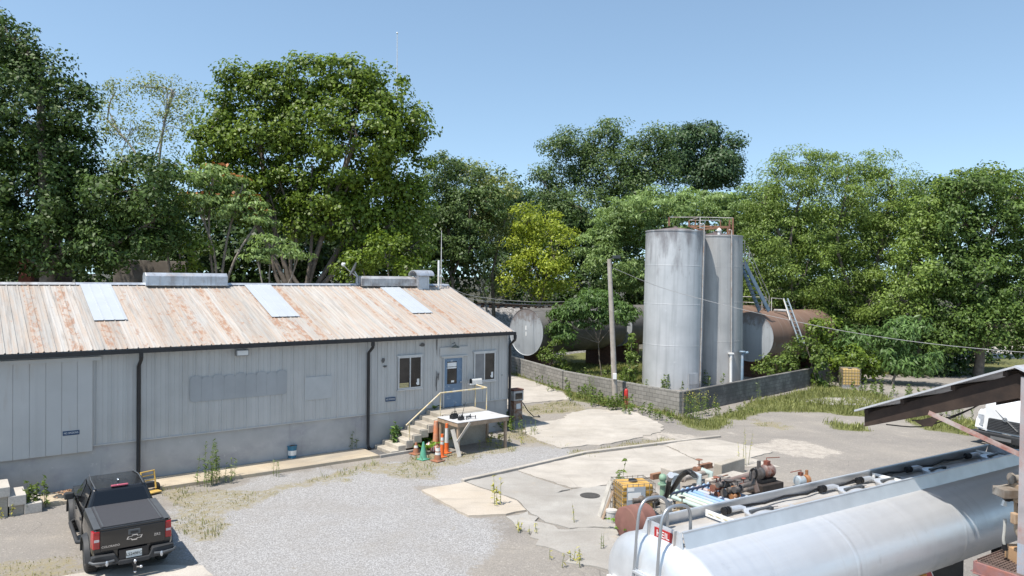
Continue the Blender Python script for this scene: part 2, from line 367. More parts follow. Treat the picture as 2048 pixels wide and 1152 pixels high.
DEP = 2 * yr - EAVE * 0; XL = -26.0
zr = ze + (yr - EAVE) * SLOPE
def rz_(y): return ze + (y - EAVE) * SLOPE if y <= yr else zr - (y - yr) * SLOPE
bld = thing('warehouse', 'long grey metal-clad warehouse under a rusty ribbed metal roof', 'building', B0, RZ)

t = NT('siding_paint'); n = t.noise(1.2, 5)
c = t.ramp(n, [(.3, (.43,.422,.402)), (.7, (.49,.48,.458))])
c = t.mix(t.ramp(t.noise(1, 6, t.co((5, 5, .22))), [(.55, 0.0), (.8, .3)]), c, (.32,.31,.29))
c = t.mix(t.ramp(t.noise(7, 8, rough=.7), [(.68, 0.0), (.74, .5)]), c, (.22,.19,.16))
c = t.mix(t.ramp(t.noise(1, 7, t.co((3.5, 3.5, .5)), rough=.65), [(.60, 0.0), (.72, .35)]), c, (.36,.30,.24))
c = t.mix(t.ramp(t.noise(.35, 4), [(.4, 0.0), (.7, .35)]), c, (.55,.55,.54))
M_SIDE = t.done(c, .5, 0, .4)
t = NT('siding_dark_paint'); c = t.ramp(t.noise(1.2, 5), [(.3, (.32,.325,.325)), (.7, (.38,.385,.385))])
M_PATCH = t.done(c, .6)
t = NT('foundation_concrete'); c = t.ramp(t.noise(.9, 6), [(.3, (.34,.335,.325)), (.7, (.46,.45,.435))])
c = t.mix(t.ramp(t.noise(.8, 8, t.co((1, 1, 1.6)), rough=.65), [(.5, 0.0), (.72, .6)]), c, (.26,.25,.28))
c = t.mix(t.ramp(t.noise(1, 6, t.co((4, 4, .3))), [(.6, 0.0), (.8, .55)]), c, (.15,.14,.14))
c = t.mix(t.ramp(t.noise(6, 8, rough=.7), [(.62, 0.0), (.7, .5)]), c, (.60,.58,.55))
t.bump(t.noise(30, 5), .2, .01); M_FND = t.done(c, .85)
t = NT('rusty_roof_metal'); s = t.t.nodes.new('ShaderNodeSeparateXYZ'); t.link(t.tc.outputs['Object'], s.inputs[0])
pan = t.math('FLOOR', t.math('MULTIPLY', s.outputs[0], 1/.305)); wn = t.t.nodes.new('ShaderNodeTexWhiteNoise'); wn.noise_dimensions = '1D'; t.link(pan, wn.inputs['W'])
pan3 = t.math('FLOOR', t.math('MULTIPLY', s.outputs[0], 1/.915)); wn3 = t.t.nodes.new('ShaderNodeTexWhiteNoise'); wn3.noise_dimensions = '1D'; t.link(pan3, wn3.inputs['W'])
c = t.ramp(wn3.outputs['Value'], [(0, (.34,.325,.30)), (.5, (.42,.40,.37)), (1, (.46,.435,.40))])
c = t.mix(t.ramp(t.noise(1, 6, t.co((8, .7, .7)), rough=.6), [(.42, 0.0), (.72, .55)]), c, (.46,.415,.36))
c = t.mix(t.ramp(t.noise(1, 8, t.co((10, .5, .5)), rough=.7), [(.48, 0.0), (.66, .75)]), c, (.23,.205,.18))
xr_ = t.ramp(t.math('MULTIPLY_ADD', s.outputs[0], 1/26.0), [(.0, .03), (1, .10)]); xr_.node.inputs[0].links[0].from_node.inputs[2].default_value = 1.0
pink = t.math('ADD', t.math('ADD', t.noise(1, 8, t.co((7, .45, .45)), rough=.66), t.math('MULTIPLY', wn.outputs['Value'], .12)), xr_)
c = t.mix(t.ramp(pink, [(.52, 0.0), (.76, .65)]), c, (.42,.31,.225))
rst = t.math('ADD', t.noise(1, 9, t.co((6.5, 3.0, 3.0)), rough=.72, dist=.5), t.math('MULTIPLY', t.math('POWER', wn.outputs['Value'], 2.0), .20))
c = t.mix(t.ramp(rst, [(.63, 0.0), (.72, .8)]), c, (.32,.175,.105))
c = t.mix(t.ramp(t.noise(1, 8, t.co((14, 9, 9)), rough=.7), [(.68, 0.0), (.73, .8)]), c, (.20,.11,.075))
M_ROOF = t.done(c, .55, .0, .4)
M_SKYL = pm('skylight_fibreglass', (.43,.455,.48), .45, v=.04, sc=1.2)
M_GALV = pm('galvanised_steel', (.50,.52,.55), .42, .55, v=.2, sc=2.5, dirt=(.30,.24,.20), dcov=.68, streak=(.3,.28,.27))
M_GALVD = pm('weathered_galvanised_steel', (.42,.42,.42), .55, .3, v=.2, sc=2.5, dirt=(.17,.11,.08), dcov=.6, streak=(.2,.18,.17))
M_BLACK = pm('black_painted_metal', (.012,.012,.014), .4, 0, v=.3, sc=6, dirt=(.03,.03,.03), dcov=.6)
M_WHITE = pm('white_paint', (.72,.72,.70), .5, v=.05, dirt=(.5,.45,.38), dcov=.66)
M_ALU = pm('aluminium_frame', (.52,.53,.54), .4, .6, v=.1)
t = NT('window_glass'); t.b.inputs['Roughness'].default_value = .06; M_GLASS = t.done(t.ramp(t.noise(1.3, 3), [(.4, (.012,.013,.014)), (.7, (.05,.045,.04))]), .06, 0, .6)
t = NT('window_blind_glass'); M_BLIND = t.done(t.ramp(t.noise(1.5, 3), [(.3, (.17,.175,.18)), (.7, (.25,.255,.26))]), .15, 0, .6)

# siding: ribbed sheet above the foundation
sx0, sz0 = BF(187, 890.3); sx1, sz1 = BF(1013.7, 797.2); ZS = (sz0 + sz1) / 2
def siding(x0, x1, z0, z1, y, pitch=.405, d=.028):
    mb = MB(); pr = []; x = x0
    while x < x1 - 1e-4:
        e = min(x + pitch, x1)
        for a, b in ((0, 0), (.30, 0), (.315, -.010), (.345, -.010), (.36, 0), (.66, 0), (.675, -.010), (.705, -.010), (.72, 0), (.90, 0), (.915, -d), (.985, -d)):
            if x + a * pitch < e: pr.append((x + a * pitch, y + b))
        x = e
    pr.append((x1, y))
    vs = [(a, b, z) for z in (z0, z1) for a, b in pr]; n = len(pr)
    mb.add(vs, [(i, i+1, n+i+1, n+i) for i in range(n-1)]); return mb
mb = siding(XL, 0, ZS, ze - .1, 0)
mb.add([(0,0,ZS),(0,DEP,ZS),(0,DEP,ze-.1),(0,yr,zr-.06),(0,0,ze-.0)], [(0,1,2,3,4)])
mb.add([(XL,DEP,0),(0,DEP,0),(0,DEP,ze-.1),(XL,DEP,ze-.1)], [(0,1,2,3)])
obj('wall', mb, M_SIDE, bld, fix=False)
mb = MB(); mb.box((XL, .03, -.3), (-.02, DEP - .02, ZS + .02)); obj('foundation', mb, M_FND, bld)
mb = MB(); mb.bar((XL, -.012, ZS - .006), (.02, -.012, ZS - .006), .03, .035); obj('base_trim', mb, M_SIDE, bld)
# roof
def roofsheet(x0, x1, y0, y1, lift=0, rib=.032, pitch=.305):
    pr = []; x = x0
    while x < x1 - 1e-4:
        for a, b in ((0, 0), (.36*pitch, 0), (.40*pitch, .006), (.5*pitch, .006), (.54*pitch, 0), (.84*pitch, 0), (.89*pitch, rib), (.95*pitch, rib)):
            if x + a < x1: pr.append((x + a, b))
        x += pitch
    pr.append((x1, 0)); return pr
pr = roofsheet(XL - .3, xe, 0, 0); n = len(pr); mb = MB()
ysr = [EAVE, yr, 2 * yr - EAVE]
vs = [(a, y, rz_(y) + b) for y in ysr for a, b in pr]
fs = [(k*n+i, k*n+i+1, (k+1)*n+i+1, (k+1)*n+i) for k in range(2) for i in range(n-1)]
mb.add(vs, fs); roof = obj('roof', mb, M_ROOF, bld, fix=False)
mb = MB()                                                     # rake edge and soffit
for y0, y1 in ((EAVE, yr), (yr, 2*yr-EAVE)):
    mb.bar((xe - .03, y0, rz_(y0) - .07), (xe - .03, y1, rz_(y1) - .07), .05, .14)
mb.add([(XL, EAVE, ze-.03), (xe-.06, EAVE, ze-.03), (xe-.06, .0, rz_(0)-.04), (XL, .0, rz_(0)-.04)], [(0,1,2,3)])
obj('rake_trim', mb, M_GALVD, roof)
def on_roof(x, y, l=0): return (x, y - l*math.sin(.3398), rz_(y) + l*math.cos(.3398))
def cap(x0, x1, w, l, mat_, nm):
    mb = MB(); pf = [(yr - w, l), (yr - .03, l + .02), (yr + .03, l + .02), (yr + w, l)]
    P = [[(x, y, (rz_(y) if abs(y-yr) > .05 else zr) + q) for y, q in pf] for x in (x0, x1)]
    mb.add(P[0] + P[1], [(i, i+1, 5+i, 4+i) for i in range(3)]); obj(nm, mb, mat_, roof)
_x0 = BR(150, 568)[0]
cap(_x0, xe + .01, .17, .045, M_GALV, 'ridge_cap'); cap(XL - .3, _x0 - .01, .17, .045, M_GALVD, 'ridge_cap')
for i, (tl, tr, br, bl_) in enumerate((((157.5,566.7),(220.3,566.7),(254.3,641.7),(188.7,643.4)), ((483,569),(540,569),(597,634),(547,636)), ((751.3,570.3),(790.9,570.3),(864.1,626),(825.3,628.2)))):
    x0 = (BR(*tl)[0] + BR(*bl_)[0]) / 2; x1 = (BR(*tr)[0] + BR(*br)[0]) / 2; y0 = BR(*bl_)[1]; y1 = yr - .12
    mb = MB(); a = [on_roof(x0, y0, .04), on_roof(x1, y0, .04), on_roof(x1, y1, .04), on_roof(x0, y1, .04)]
    mb.prism(a, Vector((0, 0, .012)))
    for k in range(1, int((x1 - x0)/.305) + 1): mb.bar(on_roof(x0 + k*.305 - .03, y0, .060), on_roof(x0 + k*.305 - .03, y1, .060), .035, .018)
    obj('skylight', mb, M_SKYL, roof)
def ridge_vent(pa, pb, h, mat_):                              # long hooded ventilator straddling the ridge
    x0 = BR(*pa)[0]; x1 = BR(*pb)[0]; mb = MB(); prof = [(-.30, -.06), (-.30, h*.72), (-.17, h), (.17, h), (.30, h*.72), (.30, -.06)]
    mb.loft([[(x, yr + a, zr + b) for a, b in prof] for x in (x0, x1)])
    o = obj('ridge_vent', mb, mat_, roof, bevel=.01)
    mb = MB()
    k = x0 + .5
    while k < x1 - .2: mb.bar((k, yr - .305, zr + .0), (k, yr - .305, zr + h*.7), .02, .012); k += .75
    mb.bar((x0 - .02, yr - .34, zr - .02), (x1 + .02, yr - .34, zr - .02), .16, .02); obj('flashing', mb, mat_, o)
ridge_vent((288, 568), (450, 568), .44, M_GALV)
ridge_vent((717, 570), (829, 570), .40, M_GALVD)
# gutter and downspouts
mb = MB(); gy = EAVE - .01
mb.loft([[(x, gy, ze-.01), (x, gy-.02, ze-.01), (x, gy-.02, ze-.0)] for x in (XL, xe)], caps=False) if False else None
mb.box((XL, gy - .13, ze - .14), (xe - .02, gy - .115, ze - .015)); mb.box((XL, gy - .115, ze - .14), (xe - .02, gy, ze - .125)); mb.box((xe - .03, gy - .115, ze - .125), (xe - .02, gy, ze - .015))
obj('gutter', mb, M_BLACK, bld)
for px, py in ((277, 850), (736, 850), (1019.5, 740)):
    x = BF(px, py, -.08)[0]; mb = MB()
    mb.box((x - .055, gy - .10, ze - .30), (x + .055, gy - .02, ze - .14))
    mb.tube([(x, gy - .06, ze - .24), (x, gy - .06, ze - .34), (x, -.09, ze - .58), (x, -.09, .22), (x, -.12, .12), (x, -.26, .06)], .058, 8)
    obj('downspout', mb, M_BLACK, bld, smooth=50)
# sliding door with its track
dx1, dz0 = BF(185.5, 902, -.10); dz1 = BF(185.5, 721, -.10)[1]
mb = MB(); x = dx1
while x > dx1 - 4.6:
    mb.box((x - .395, -.10, dz0), (x - .012, -.04, dz1)); mb.box((x - .012, -.092, dz0 + .01), (x, -.045, dz1)); x -= .395
dr = obj('sliding_door', mb, M_SIDE, bld, bevel=.006)
mb = MB(); tx = BF(202, 720, -.1)[0]; mb.box((XL + 6, -.15, dz1 + .0), (tx, -.02, dz1 + .10)); mb.box((XL + 6, -.17, dz1 + .10), (tx, -.02, dz1 + .115)); obj('door_track', mb, M_SIDE, bld)
# over-painted patch: rounded rectangles of the old lettering
xa, za = BF(380, 753, -.03); xb, _z = BF(574, 741, -.03); zb = BF(380, 805, -.03)[1]; mb = MB(); k = 9; w = (xb - xa) / k
for i in range(k):
    x0 = xa + i*w + .0; x1 = x0 + w + (.0 if i == k-1 else .0); zt = za - (.04 if i % 2 else 0); r = .07
    pts = [(x0+.004, zb+(r if i in (0,) else 0)), (x0 + r, zb), (x1 - r, zb), (x1, zb + (r if i == k-1 else 0)), (x1, zt - r), (x1 - r, zt), (x0 + r, zt), (x0+.004, zt - r)]
    mb.prism([(a, -.030, b) for a, b in pts], (0, -.003, 0))
obj('painted_patch', mb, M_PATCH, bld)
xa, za = BF(610, 755, -.03); xb, zb = BF(664, 796, -.03); mb = MB(); mb.box((xa, -.032, zb), (xb, -.0295, za)); obj('painted_patch', mb, pm('siding_touch_up', (.447,.448,.438), .6, v=.05), bld)
# windows
def window(tl, br, mull, blind, nm='window'):
    x0, z1 = BF(*tl, -.03); x1, z0 = BF(*br, -.03); xm = BF(mull, (tl[1]+br[1])/2, -.03)[0]
    mb = MB(); f = .055
    mb.box((x0, -.06, z0), (x1, .02, z0+f)); mb.box((x0, -.06, z1-f), (x1, .02, z1)); mb.box((x0, -.06, z0+f), (x0+f, .02, z1-f)); mb.box((x1-f, -.06, z0+f), (x1, .02, z1-f)); mb.box((xm-.025, -.055, z0+f), (xm+.025, .02, z1-f))
    mb.box((x0-.04, -.085, z0-.05), (x1+.04, -.02, z0-.003)); mb.box((x0-.05, -.075, z1+.003), (x1+.05, -.02, z1+.05))
    w = obj('window', mb, M_ALU, bld)
    for a, b, m in ((x0+f, xm-.025, M_BLIND if blind else M_GLASS), (xm+.025, x1-f, M_GLASS)):
        mb = MB(); mb.box((a, -.034, z0+f), (b, -.03, z1-f)); obj('pane', mb, m, w)
    return w, x0, z0, x1, z1, xm
w1 = window((796,714), (843,775), 820, False); w2 = window((948,705.5), (990,760), 968.5, True)
M_STK = pm('sticker_yellow', (.62,.52,.25), .5, v=.05); M_DKTXT = pm('dark_lettering', (.03,.03,.03), .6, v=0)
mb = MB(); x, z = w1[1] + .07, w1[2] + .065; mb.box((x, -.040, z), (x + .40, -.036, z + .17)); st = obj('sticker', mb, M_STK, w1[0])
mb = text_mb('AUTHORIZED\nPERSONNEL ONLY', .062, .001); m2 = MB(); merged(m2, mb, frame((x + .2, -.0415, z + .085), (1,0,0), z=(0,-1,0))); obj('sticker_lettering', m2, M_DKTXT, w1[0])
for w in (w1, w2):
    mb = MB(); x, z = w[3] - .16, w[2] + .12; mb.box((x - .05, -.040, z), (x + .05, -.036, z + .24)); mb.box((x - .08, -.0405, z + .03), (x + .03, -.0365, z + .10)); obj('sticker', mb, M_WHITE, w[0])
# door
x0, z0 = BF(887, 815, -.02); x1, _ = BF(922.5, 812, -.02); z1 = BF(905, 716, -.02)[1]
M_DOOR = pm('blue_door_paint', (.13,.20,.29), .5, v=.15, sc=2, dirt=(.42,.45,.47), dcov=.63, dsc=5, dsoft=.05)
mb = MB(); f = .05
for a, b in (((x0-f, -.07, z0), (x0, .03, z1)), ((x1, -.07, z0), (x1+f, .03, z1)), ((x0-f, -.07, z1), (x1+f, .03, z1+f))): mb.box(a, b)
mb.box((x0-.16, -.10, z1+f+.003), (x1+.24, -.03, z1+f+.05)); mb.box((x0 - .2, -.05, z1 + f + .05), (x1 + .28, -.03, z1 + f + .40))
obj('door_frame', mb, M_SIDE, bld)
gx0, gx1, gz0, gz1 = x0 + .14, x1 - .24, z0 + .92, z1 - .14
mb = MB()
for a, b in (((x0, -.045, z0), (x1, .0, gz0)), ((x0, -.045, gz1), (x1, .0, z1)), ((x0, -.045, gz0), (gx0, .0, gz1)), ((gx1, -.045, gz0), (x1, .0, gz1))): mb.box(a, b)
door = obj('door', mb, M_DOOR, bld)
mb = MB(); mb.box((gx0, -.03, gz0), (gx1, -.024, gz1)); obj('pane', mb, M_GLASS, door)
mb = MB(); mb.box((gx0 + .02, -.036, gz1 - .2), (gx1 - .02, -.032, gz1 - .04)); obj('notice', mb, M_WHITE, door); mb = MB(); mb.box((gx0 + .02, -.036, gz1 - .28), (gx1 - .02, -.032, gz1 - .22)); obj('notice', mb, M_WHITE, door); mb = MB(); mb.box((gx0 + .2, -.036, gz0 + .06), (gx0 + .34, -.032, gz0 + .14)); obj('notice', mb, M_WHITE, door)
mb = MB(); mb.ball((x1 - .08, -.09, z0 + .98), .035); mb.tube([(x1-.08, -.05, z0+.98), (x1-.08, -.09, z0+.98)], .015, 8); obj('handle', mb, M_ALU, door, smooth=40)
# lamp over the door, floodlight under the eave, cracks of lost paint
x, z = BF(909.5, 693, -.2); mb = MB()
mb.tube([(x, -.03, z + .10), (x, -.20, z + .16), (x, -.26, z + .06)], .013, 8); mb.lathe([(.03, .07), (.06, .05), (.17, -.03), (.165, -.035), (.05, .03)], 16, M=Matrix.Translation((x, -.26, z)), caps=False)
lp = obj('barn_lamp', mb, pm('lamp_green_enamel', (.10,.12,.11), .4), bld, smooth=40)
mb = MB(); mb.ball((x, -.26, z - .02), .055); obj('bulb', mb, M_WHITE, lp, smooth=60)
x0, z1 = BF(472, 700, -.15); x1, z0 = BF(497, 711, -.15); mb = MB(); mb.box((x0, -.2, z0), (x1, -.03, z1)); fl = obj('wall_light', mb, pm('wall_light_grey', (.25,.25,.25), .5), bld, bevel=.015)
mb = MB(); mb.box((x0+.03, -.206, z0+.03), (x1-.03, -.2005, z1-.03)); obj('lens', mb, M_WHITE, fl)
M_SCAR = pm('bare_dark_spots', (.10,.095,.09), .8, v=.3)
rr = random.Random(5)
for (px, py, w_, h_) in ((766, 722, .10, .16), (770, 733, .12, .05), (873, 762, .04, .50), (877, 752, .05, .22), (874, 690, .025, .5), (1004, 750, .035, .035), (845, 690, .16, .09)):
    cx, cz = BF(px, py, -.03); mb = MB(); k = 14
    mb.prism([(cx + w_ * rr.uniform(.35, 1) * math.cos(2*PI*i/k), -.0292, cz + h_ * rr.uniform(.35, 1) * math.sin(2*PI*i/k)) for i in range(k)], (0, -.004, 0)); obj('worn_spot', mb, M_SCAR, bld)

# things fixed to or standing by the warehouse
def bw(x, y, z): return B0 + BU * x + BV * y + Vector((0, 0, z))
def no_smoking(tl, br, label):
    x0, z1 = BF(*tl, -.13); x1, z0 = BF(*br, -.13); d = -.034 if tl[0] > 300 else -.104
    x0, z1 = BF(*tl, d); x1, z0 = BF(*br, d)
    tg = thing('wall_sign', label, 'sign', bw((x0+x1)/2, d, (z0+z1)/2), RZ, 'small blue wall signs'); w, h = (x1-x0)/2, (z1-z0)/2
    mb = MB(); mb.box((-w, -.006, -h), (w, 0, h)); obj('sign_plate', mb, pm('navy_sign_enamel', (.012,.05,.12), .4, v=.05), tg, bevel=.002)
    m2 = MB(); l = text_mb('NO SMOKING', h * 1.15, .001); wx = max(v[0] for v in l.v); s = w * .86 / wx
    merged(m2, l, frame((0, -.0085, 0), (1,0,0), z=(0,-1,0)) @ Matrix.Diagonal((s, 1.1, 1, 1))); obj('sign_lettering', m2, M_WHITE, tg)
no_smoking((125.5, 863), (159, 868.5), 'navy NO SMOKING sign on the big sliding door')
no_smoking((771, 795.5), (791, 801.5), 'navy NO SMOKING sign below the dark window, beside the entry stairs')
# flue with hood
fx, fy = BR(848, 579); t_ = thing('roof_flue', 'square grey flue with a curved hood on the roof ridge', 'flue', bw(fx, fy, rz_(fy)), RZ)
mb = MB(); mb.box((-.28, 0, -.1), (.28, .5, .62)); obj('flue_body', mb, M_GALV, t_, bevel=.01)
mb = MB(); arc = [(.40*math.cos(a), .18*math.sin(a)*1.4) for a in [PI*k/10 for k in range(11)]]
mb.loft([[(x, .25 + b*1.0, .64 + c_) for b, c_ in arc] + [(x, .25 + b*.94, .62 + c_*.9) for b, c_ in arc[::-1]] for x in (-.46, .46)]); obj('flue_hood', mb, M_GALV, t_, smooth=40)
mb = MB(); mb.box((-.34, -.06, -.1), (.34, .56, .02)); obj('flashing', mb, M_GALVD, t_)
# satellite dish
fx = BR(712, 570)[0]; t_ = thing('satellite_dish', 'grey satellite dish on its arm beside the ridge vent', 'dish', bw(fx, yr, zr + .05), RZ)
mb = MB(); mb.tube([(.06, 0, -.1), (.06, 0, .35), (-.08, 0, .55)], .03, 8); mb.box((-.02, -.12, -.1), (.14, .12, .02)); mb.tube([(.05, -.02, .3), (-.45, -.12, .62), (-.66, -.16, .80)], .022, 8); obj('mast', mb, M_GALV, t_, smooth=40)
ax = Vector((-.86, .30, .42)).normalized(); mb = MB(); prof = [(.0, .0), (.13, .012), (.25, .045), (.34, .085), (.34, .10), (.25, .06), (.13, .028), (0, .016)]
mb.lathe(prof, 24, M=frame((-.06, 0, .62), ax.orthogonal(), z=ax) , caps=False); obj('reflector', mb, pm('dish_grey', (.085,.088,.092), .5), t_, smooth=60)
mb = MB(); mb.ball((-.70, -.17, .84), .07, sq=(1,1,1.2)); mb.tube([(-.70,-.17,.84), (-.60,-.14,.88)], .045, 8); obj('receiver', mb, M_WHITE, t_, smooth=60)
# vent pipe and whip mast at the ridge end
p = BR(877, 577); t_ = tag(obj('vent_pipe', MB().tube([bw(p[0], p[1], rz_(p[1]) - .05), bw(p[0], p[1], rz_(p[1]) + 1.32)], .05, 12), M_WHITE, smooth=40), 'short white vent pipe standing at the gable end of the ridge', 'pipe')
p = BR(882, 574); h = (G(882, 461, 0) - CAM).length
q = bw(p[0], p[1], rz_(p[1])); zt = AT(881, 461, q.y).z
t_ = thing('whip_antenna', 'thin whip antenna mast rising from the roof ridge', 'antenna', q)
mb = MB(); mb.tube([(0,0,-.1), (0,0,(zt-q.z)*.55), (0,0,zt-q.z)], [.022,.018,.010], 8); obj('mast', mb, pm('mast_grey', (.6,.58,.57), .5), t_, smooth=40)
mb = MB(); mb.bar((-.16,0,.5), (.05,0,.5), .03, .03); mb.bar((0,0,.02), (.25,.12,.02), .03, .03); mb.bar((0,0,.02), (.12,-.22,-.06), .03, .03); mb.bar((0,0,.5),(0,0,.02),.03,.03); obj('bracket', mb, M_GALV, t_)
# walkway along the wall
x0 = BF(324, 958)[0] - 4.6; mb = MB(); q0 = G(324.6, 978) - B0; q1 = G(743, 918) - B0
mb.prism([(x0, .0, -.1), (x0, q0.dot(BV), -.1), (BF(724,900)[0], q1.dot(BV), -.1), (BF(724,900)[0], .0, -.1)], (0, 0, .2))
t_ = obj('pavement', mb, slabmat('walk_concrete', (.42,.345,.245), (.56,.48,.36), .6), None, bevel=.015); t_.location = B0; t_.rotation_euler = (0, 0, RZ); t_['kind'] = 'structure'
mb = MB(); xa = BF(724,900)[0]; xb = BF(790,893)[0]; mb.prism([(xa+.01, .0, -.1), (xa+.01, q1.dot(BV)+.05, -.1), (xb, q1.dot(BV)+.12, -.1), (xb, .0, -.1)], (0, 0, .13))
t_ = obj('gravel', mb, pm('dark_drain_gravel', (.12,.115,.11), .95, v=.5, sc=30, bump=.8, bsc=60), None); t_.location = B0; t_.rotation_euler = (0, 0, RZ); t_['kind'] = 'structure'
mb = MB(); mb.prism([(xa+.01, q1.dot(BV)+.05, -.1), (xa+.01, q1.dot(BV)-.06, -.1), (xb+.3, q1.dot(BV)+.02, -.1), (xb+.3, q1.dot(BV)+.14, -.1)], (0, 0, .2))
t_ = obj('kerb', mb, M_PADG, None, bevel=.015); t_.location = B0; t_.rotation_euler = (0, 0, RZ); t_['kind'] = 'structure'
# ------------------------------------------------------------------ entry stairs, landing, plywood platform
def BG(x, y, z=0.0): q = G(x, y, z) - B0; return q.dot(BU), q.dot(BV)
M_STEP = slabmat('step_concrete', (.36,.32,.26), (.55,.50,.42), .6)
zd = BF(921, 813, -.1)[1]
lx0, _ = BF(851, 824, 0); lx1 = BG(974.6, 820, zd)[0]; ly = BG(877, 832, zd)[1]
st = thing('entry_stairs', 'weathered concrete steps with landing up to the blue door', 'stairs', bw(0, 0, 0), RZ)
mb = MB(); mb.box((lx0, -.02, -.1), (lx1, ly, zd)); obj('landing', mb, M_STEP, st, bevel=.02)
ns = 7; rise = zd / (ns + 1); sx_end = BG(770, 903, .05)[0]; run = (lx0 - sx_end) / ns
for k in range(ns):
    mb = MB(); z = zd - rise * (k + 1); x1 = lx0 - run * k; mb.box((x1 - run - .03, -.03 - .004*k, max(-.1, z - .30)), (x1 - .002, ly + .02 * (k % 3), z)); obj('tread', mb, M_STEP, st, bevel=.025)
M_YEL = pm('worn_yellow_pipe', (.56,.43,.18), .5, v=.2, dirt=(.55,.50,.42), dcov=.5, dsc=8)
hr = thing('handrail', 'worn yellow pipe handrail along the entry stairs', 'railing', bw(0, 0, 0), RZ)
ry = ly + .06
def RP(px, py): q = ON(px, py, B0 + BV*ry, BV) - B0; return (q.dot(BU), ry, q.z)
a = RP(812, 851); b_ = RP(881, 786); c_ = RP(973.5, 775.5)
mb = MB(); bk = (BF(951, 771, -.35)[0], -.35, c_[2]); mb.tube([a, b_], .03, 8); mb.tube([b_, c_, ], .03, 8); mb.tube([c_, bk], .03, 8); obj('rail', mb, M_YEL, hr, smooth=50)
for p, zb in ((b_, zd), (c_, zd), (bk, zd), (RP(819, 846), .25)):
    mb = MB(); mb.tube([(p[0], p[1], zb - .02), p], .024, 8); obj('post', mb, M_YEL, hr, smooth=50)
M_PLY = pm('pale_plywood', (.50,.50,.50), .7, v=.1, sc=1.5, dirt=(.36,.33,.29), dcov=.62)
M_LUM = pm('weathered_lumber', (.33,.24,.165), .8, v=.25, sc=5, streak=(.2,.15,.11))
pf = thing('plywood_platform', 'pale plywood work platform on four timber legs beside the landing', 'platform', bw(0, 0, 0), RZ)
z_p = zd - .02; fl_ = BG(915, 846, z_p); fr_ = BG(1018, 832, z_p); br_ = BG(975.7, 820.5, z_p); px0, px1, py0, py1 = fl_[0], fr_[0], fl_[1], ly - .03
mb = MB(); mb.box((px0, py0, z_p - .02), (px1, py1, z_p)); obj('top', mb, M_PLY, pf, bevel=.004)
mb = MB(); w = .04; mb.box((px0+.02, py0+.02, z_p-.17), (px1-.02, py0+.02+w, z_p-.021)); mb.box((px0+.02, py1-.02-w, z_p-.17), (px1-.02, py1-.02, z_p-.021)); mb.box((px0+.02, py0+.02+w, z_p-.168), (px0+.02+w, py1-.02-w, z_p-.021)); mb.box((px1-.02-w, py0+.02+w, z_p-.168), (px1-.02, py1-.02-w, z_p-.021)); obj('apron', mb, M_LUM, pf)
for x in (px0 + .11, px1 - .11):
    for y in (py0 + .11, py1 - .11): mb = MB(); mb.box((x-.045, y-.045, -.05), (x+.045, y+.045, z_p-.022)); obj('leg', mb, M_LUM, pf, bevel=.004)
q = ON(940, 845, B0 + BV*(py0-.03), BV) - B0; q2 = ON(911, 889, B0 + BV*(py0+.06), BV) - B0
mb = MB(); mb.bar((q.dot(BU), py0-.03, q.z), (q2.dot(BU), py0+.06, q2.z), .09, .035, up=(0,1,0)); obj('brace', mb, pm('grey_board', (.45,.40,.34), .8), pf)
pb_ = G(919, 914); pt = pb_ + Vector((-.28, .22, .95)); mb = MB(); mb.bar(pb_ + Vector((0,0,.0)), pt, .16, .025, up=(.6,-.8,0))
tag(obj('loose_plank', mb, pm('pale_plank', (.50,.46,.40), .8, v=.2)), 'pale loose plank leaning on the near leg of the plywood platform', 'plank')
# radio gear left on the platform
M_RUB = pm('black_rubber_plastic', (.012,.012,.013), .5, v=.2)
def radio(px, py, label, tilt, s=1.0):
    x, y = BG(px, py, z_p); r = thing('radio_set', label, 'radio', bw(x, y, z_p), RZ + .3)
    mb = MB(); mb.box((-.16*s, -.09*s, 0), (.16*s, .09*s, .15*s)); mb.box((-.12*s, -.07*s, .15*s), (.12*s, .07*s, .19*s)); obj('case', mb, M_RUB, r, bevel=.012)
    mb = MB(); mb.tube([(.05, 0, .17*s), (.05 + tilt[0], tilt[1], .6)], [.016, .007], 6); obj('antenna', mb, M_RUB, r)
    mb = MB(); mb.tube([(-.13*s,0,.19*s), (-.13*s,0,.25*s), (.13*s,0,.25*s), (.13*s,0,.19*s)], .012, 6); obj('handle', mb, M_RUB, r)
radio(908, 837, 'black radio box with an upright antenna on the plywood platform', (0, 0))
radio(922, 840, 'smaller black radio box with a slanting antenna on the plywood platform', (.25, .05), .75)
x, y = BG(937, 837, z_p); dn = thing('small_drone', 'small dark drone with blue light lying on the plywood platform', 'drone', bw(x, y, z_p), RZ)
mb = MB(); mb.box((-.1,-.05,.04), (.1,.05,.11)); obj('body', mb, pm('dark_grey_plastic', (.05,.055,.06), .4), dn, bevel=.02)
for a, b in ((.2,.17), (.2,-.17), (-.2,.17), (-.2,-.17)):
    mb = MB(); mb.bar((a*.3, b*.25, .08), (a, b, .09), .025, .015); mb.tube([(a,b,0), (a,b,.13)], .015, 6); am = obj('arm', mb, M_RUB, dn); mb = MB(); mb.bar((a-.11,b-.02,.135), (a+.11,b+.02,.135), .018, .003); obj('propeller', mb, M_WHITE, am)
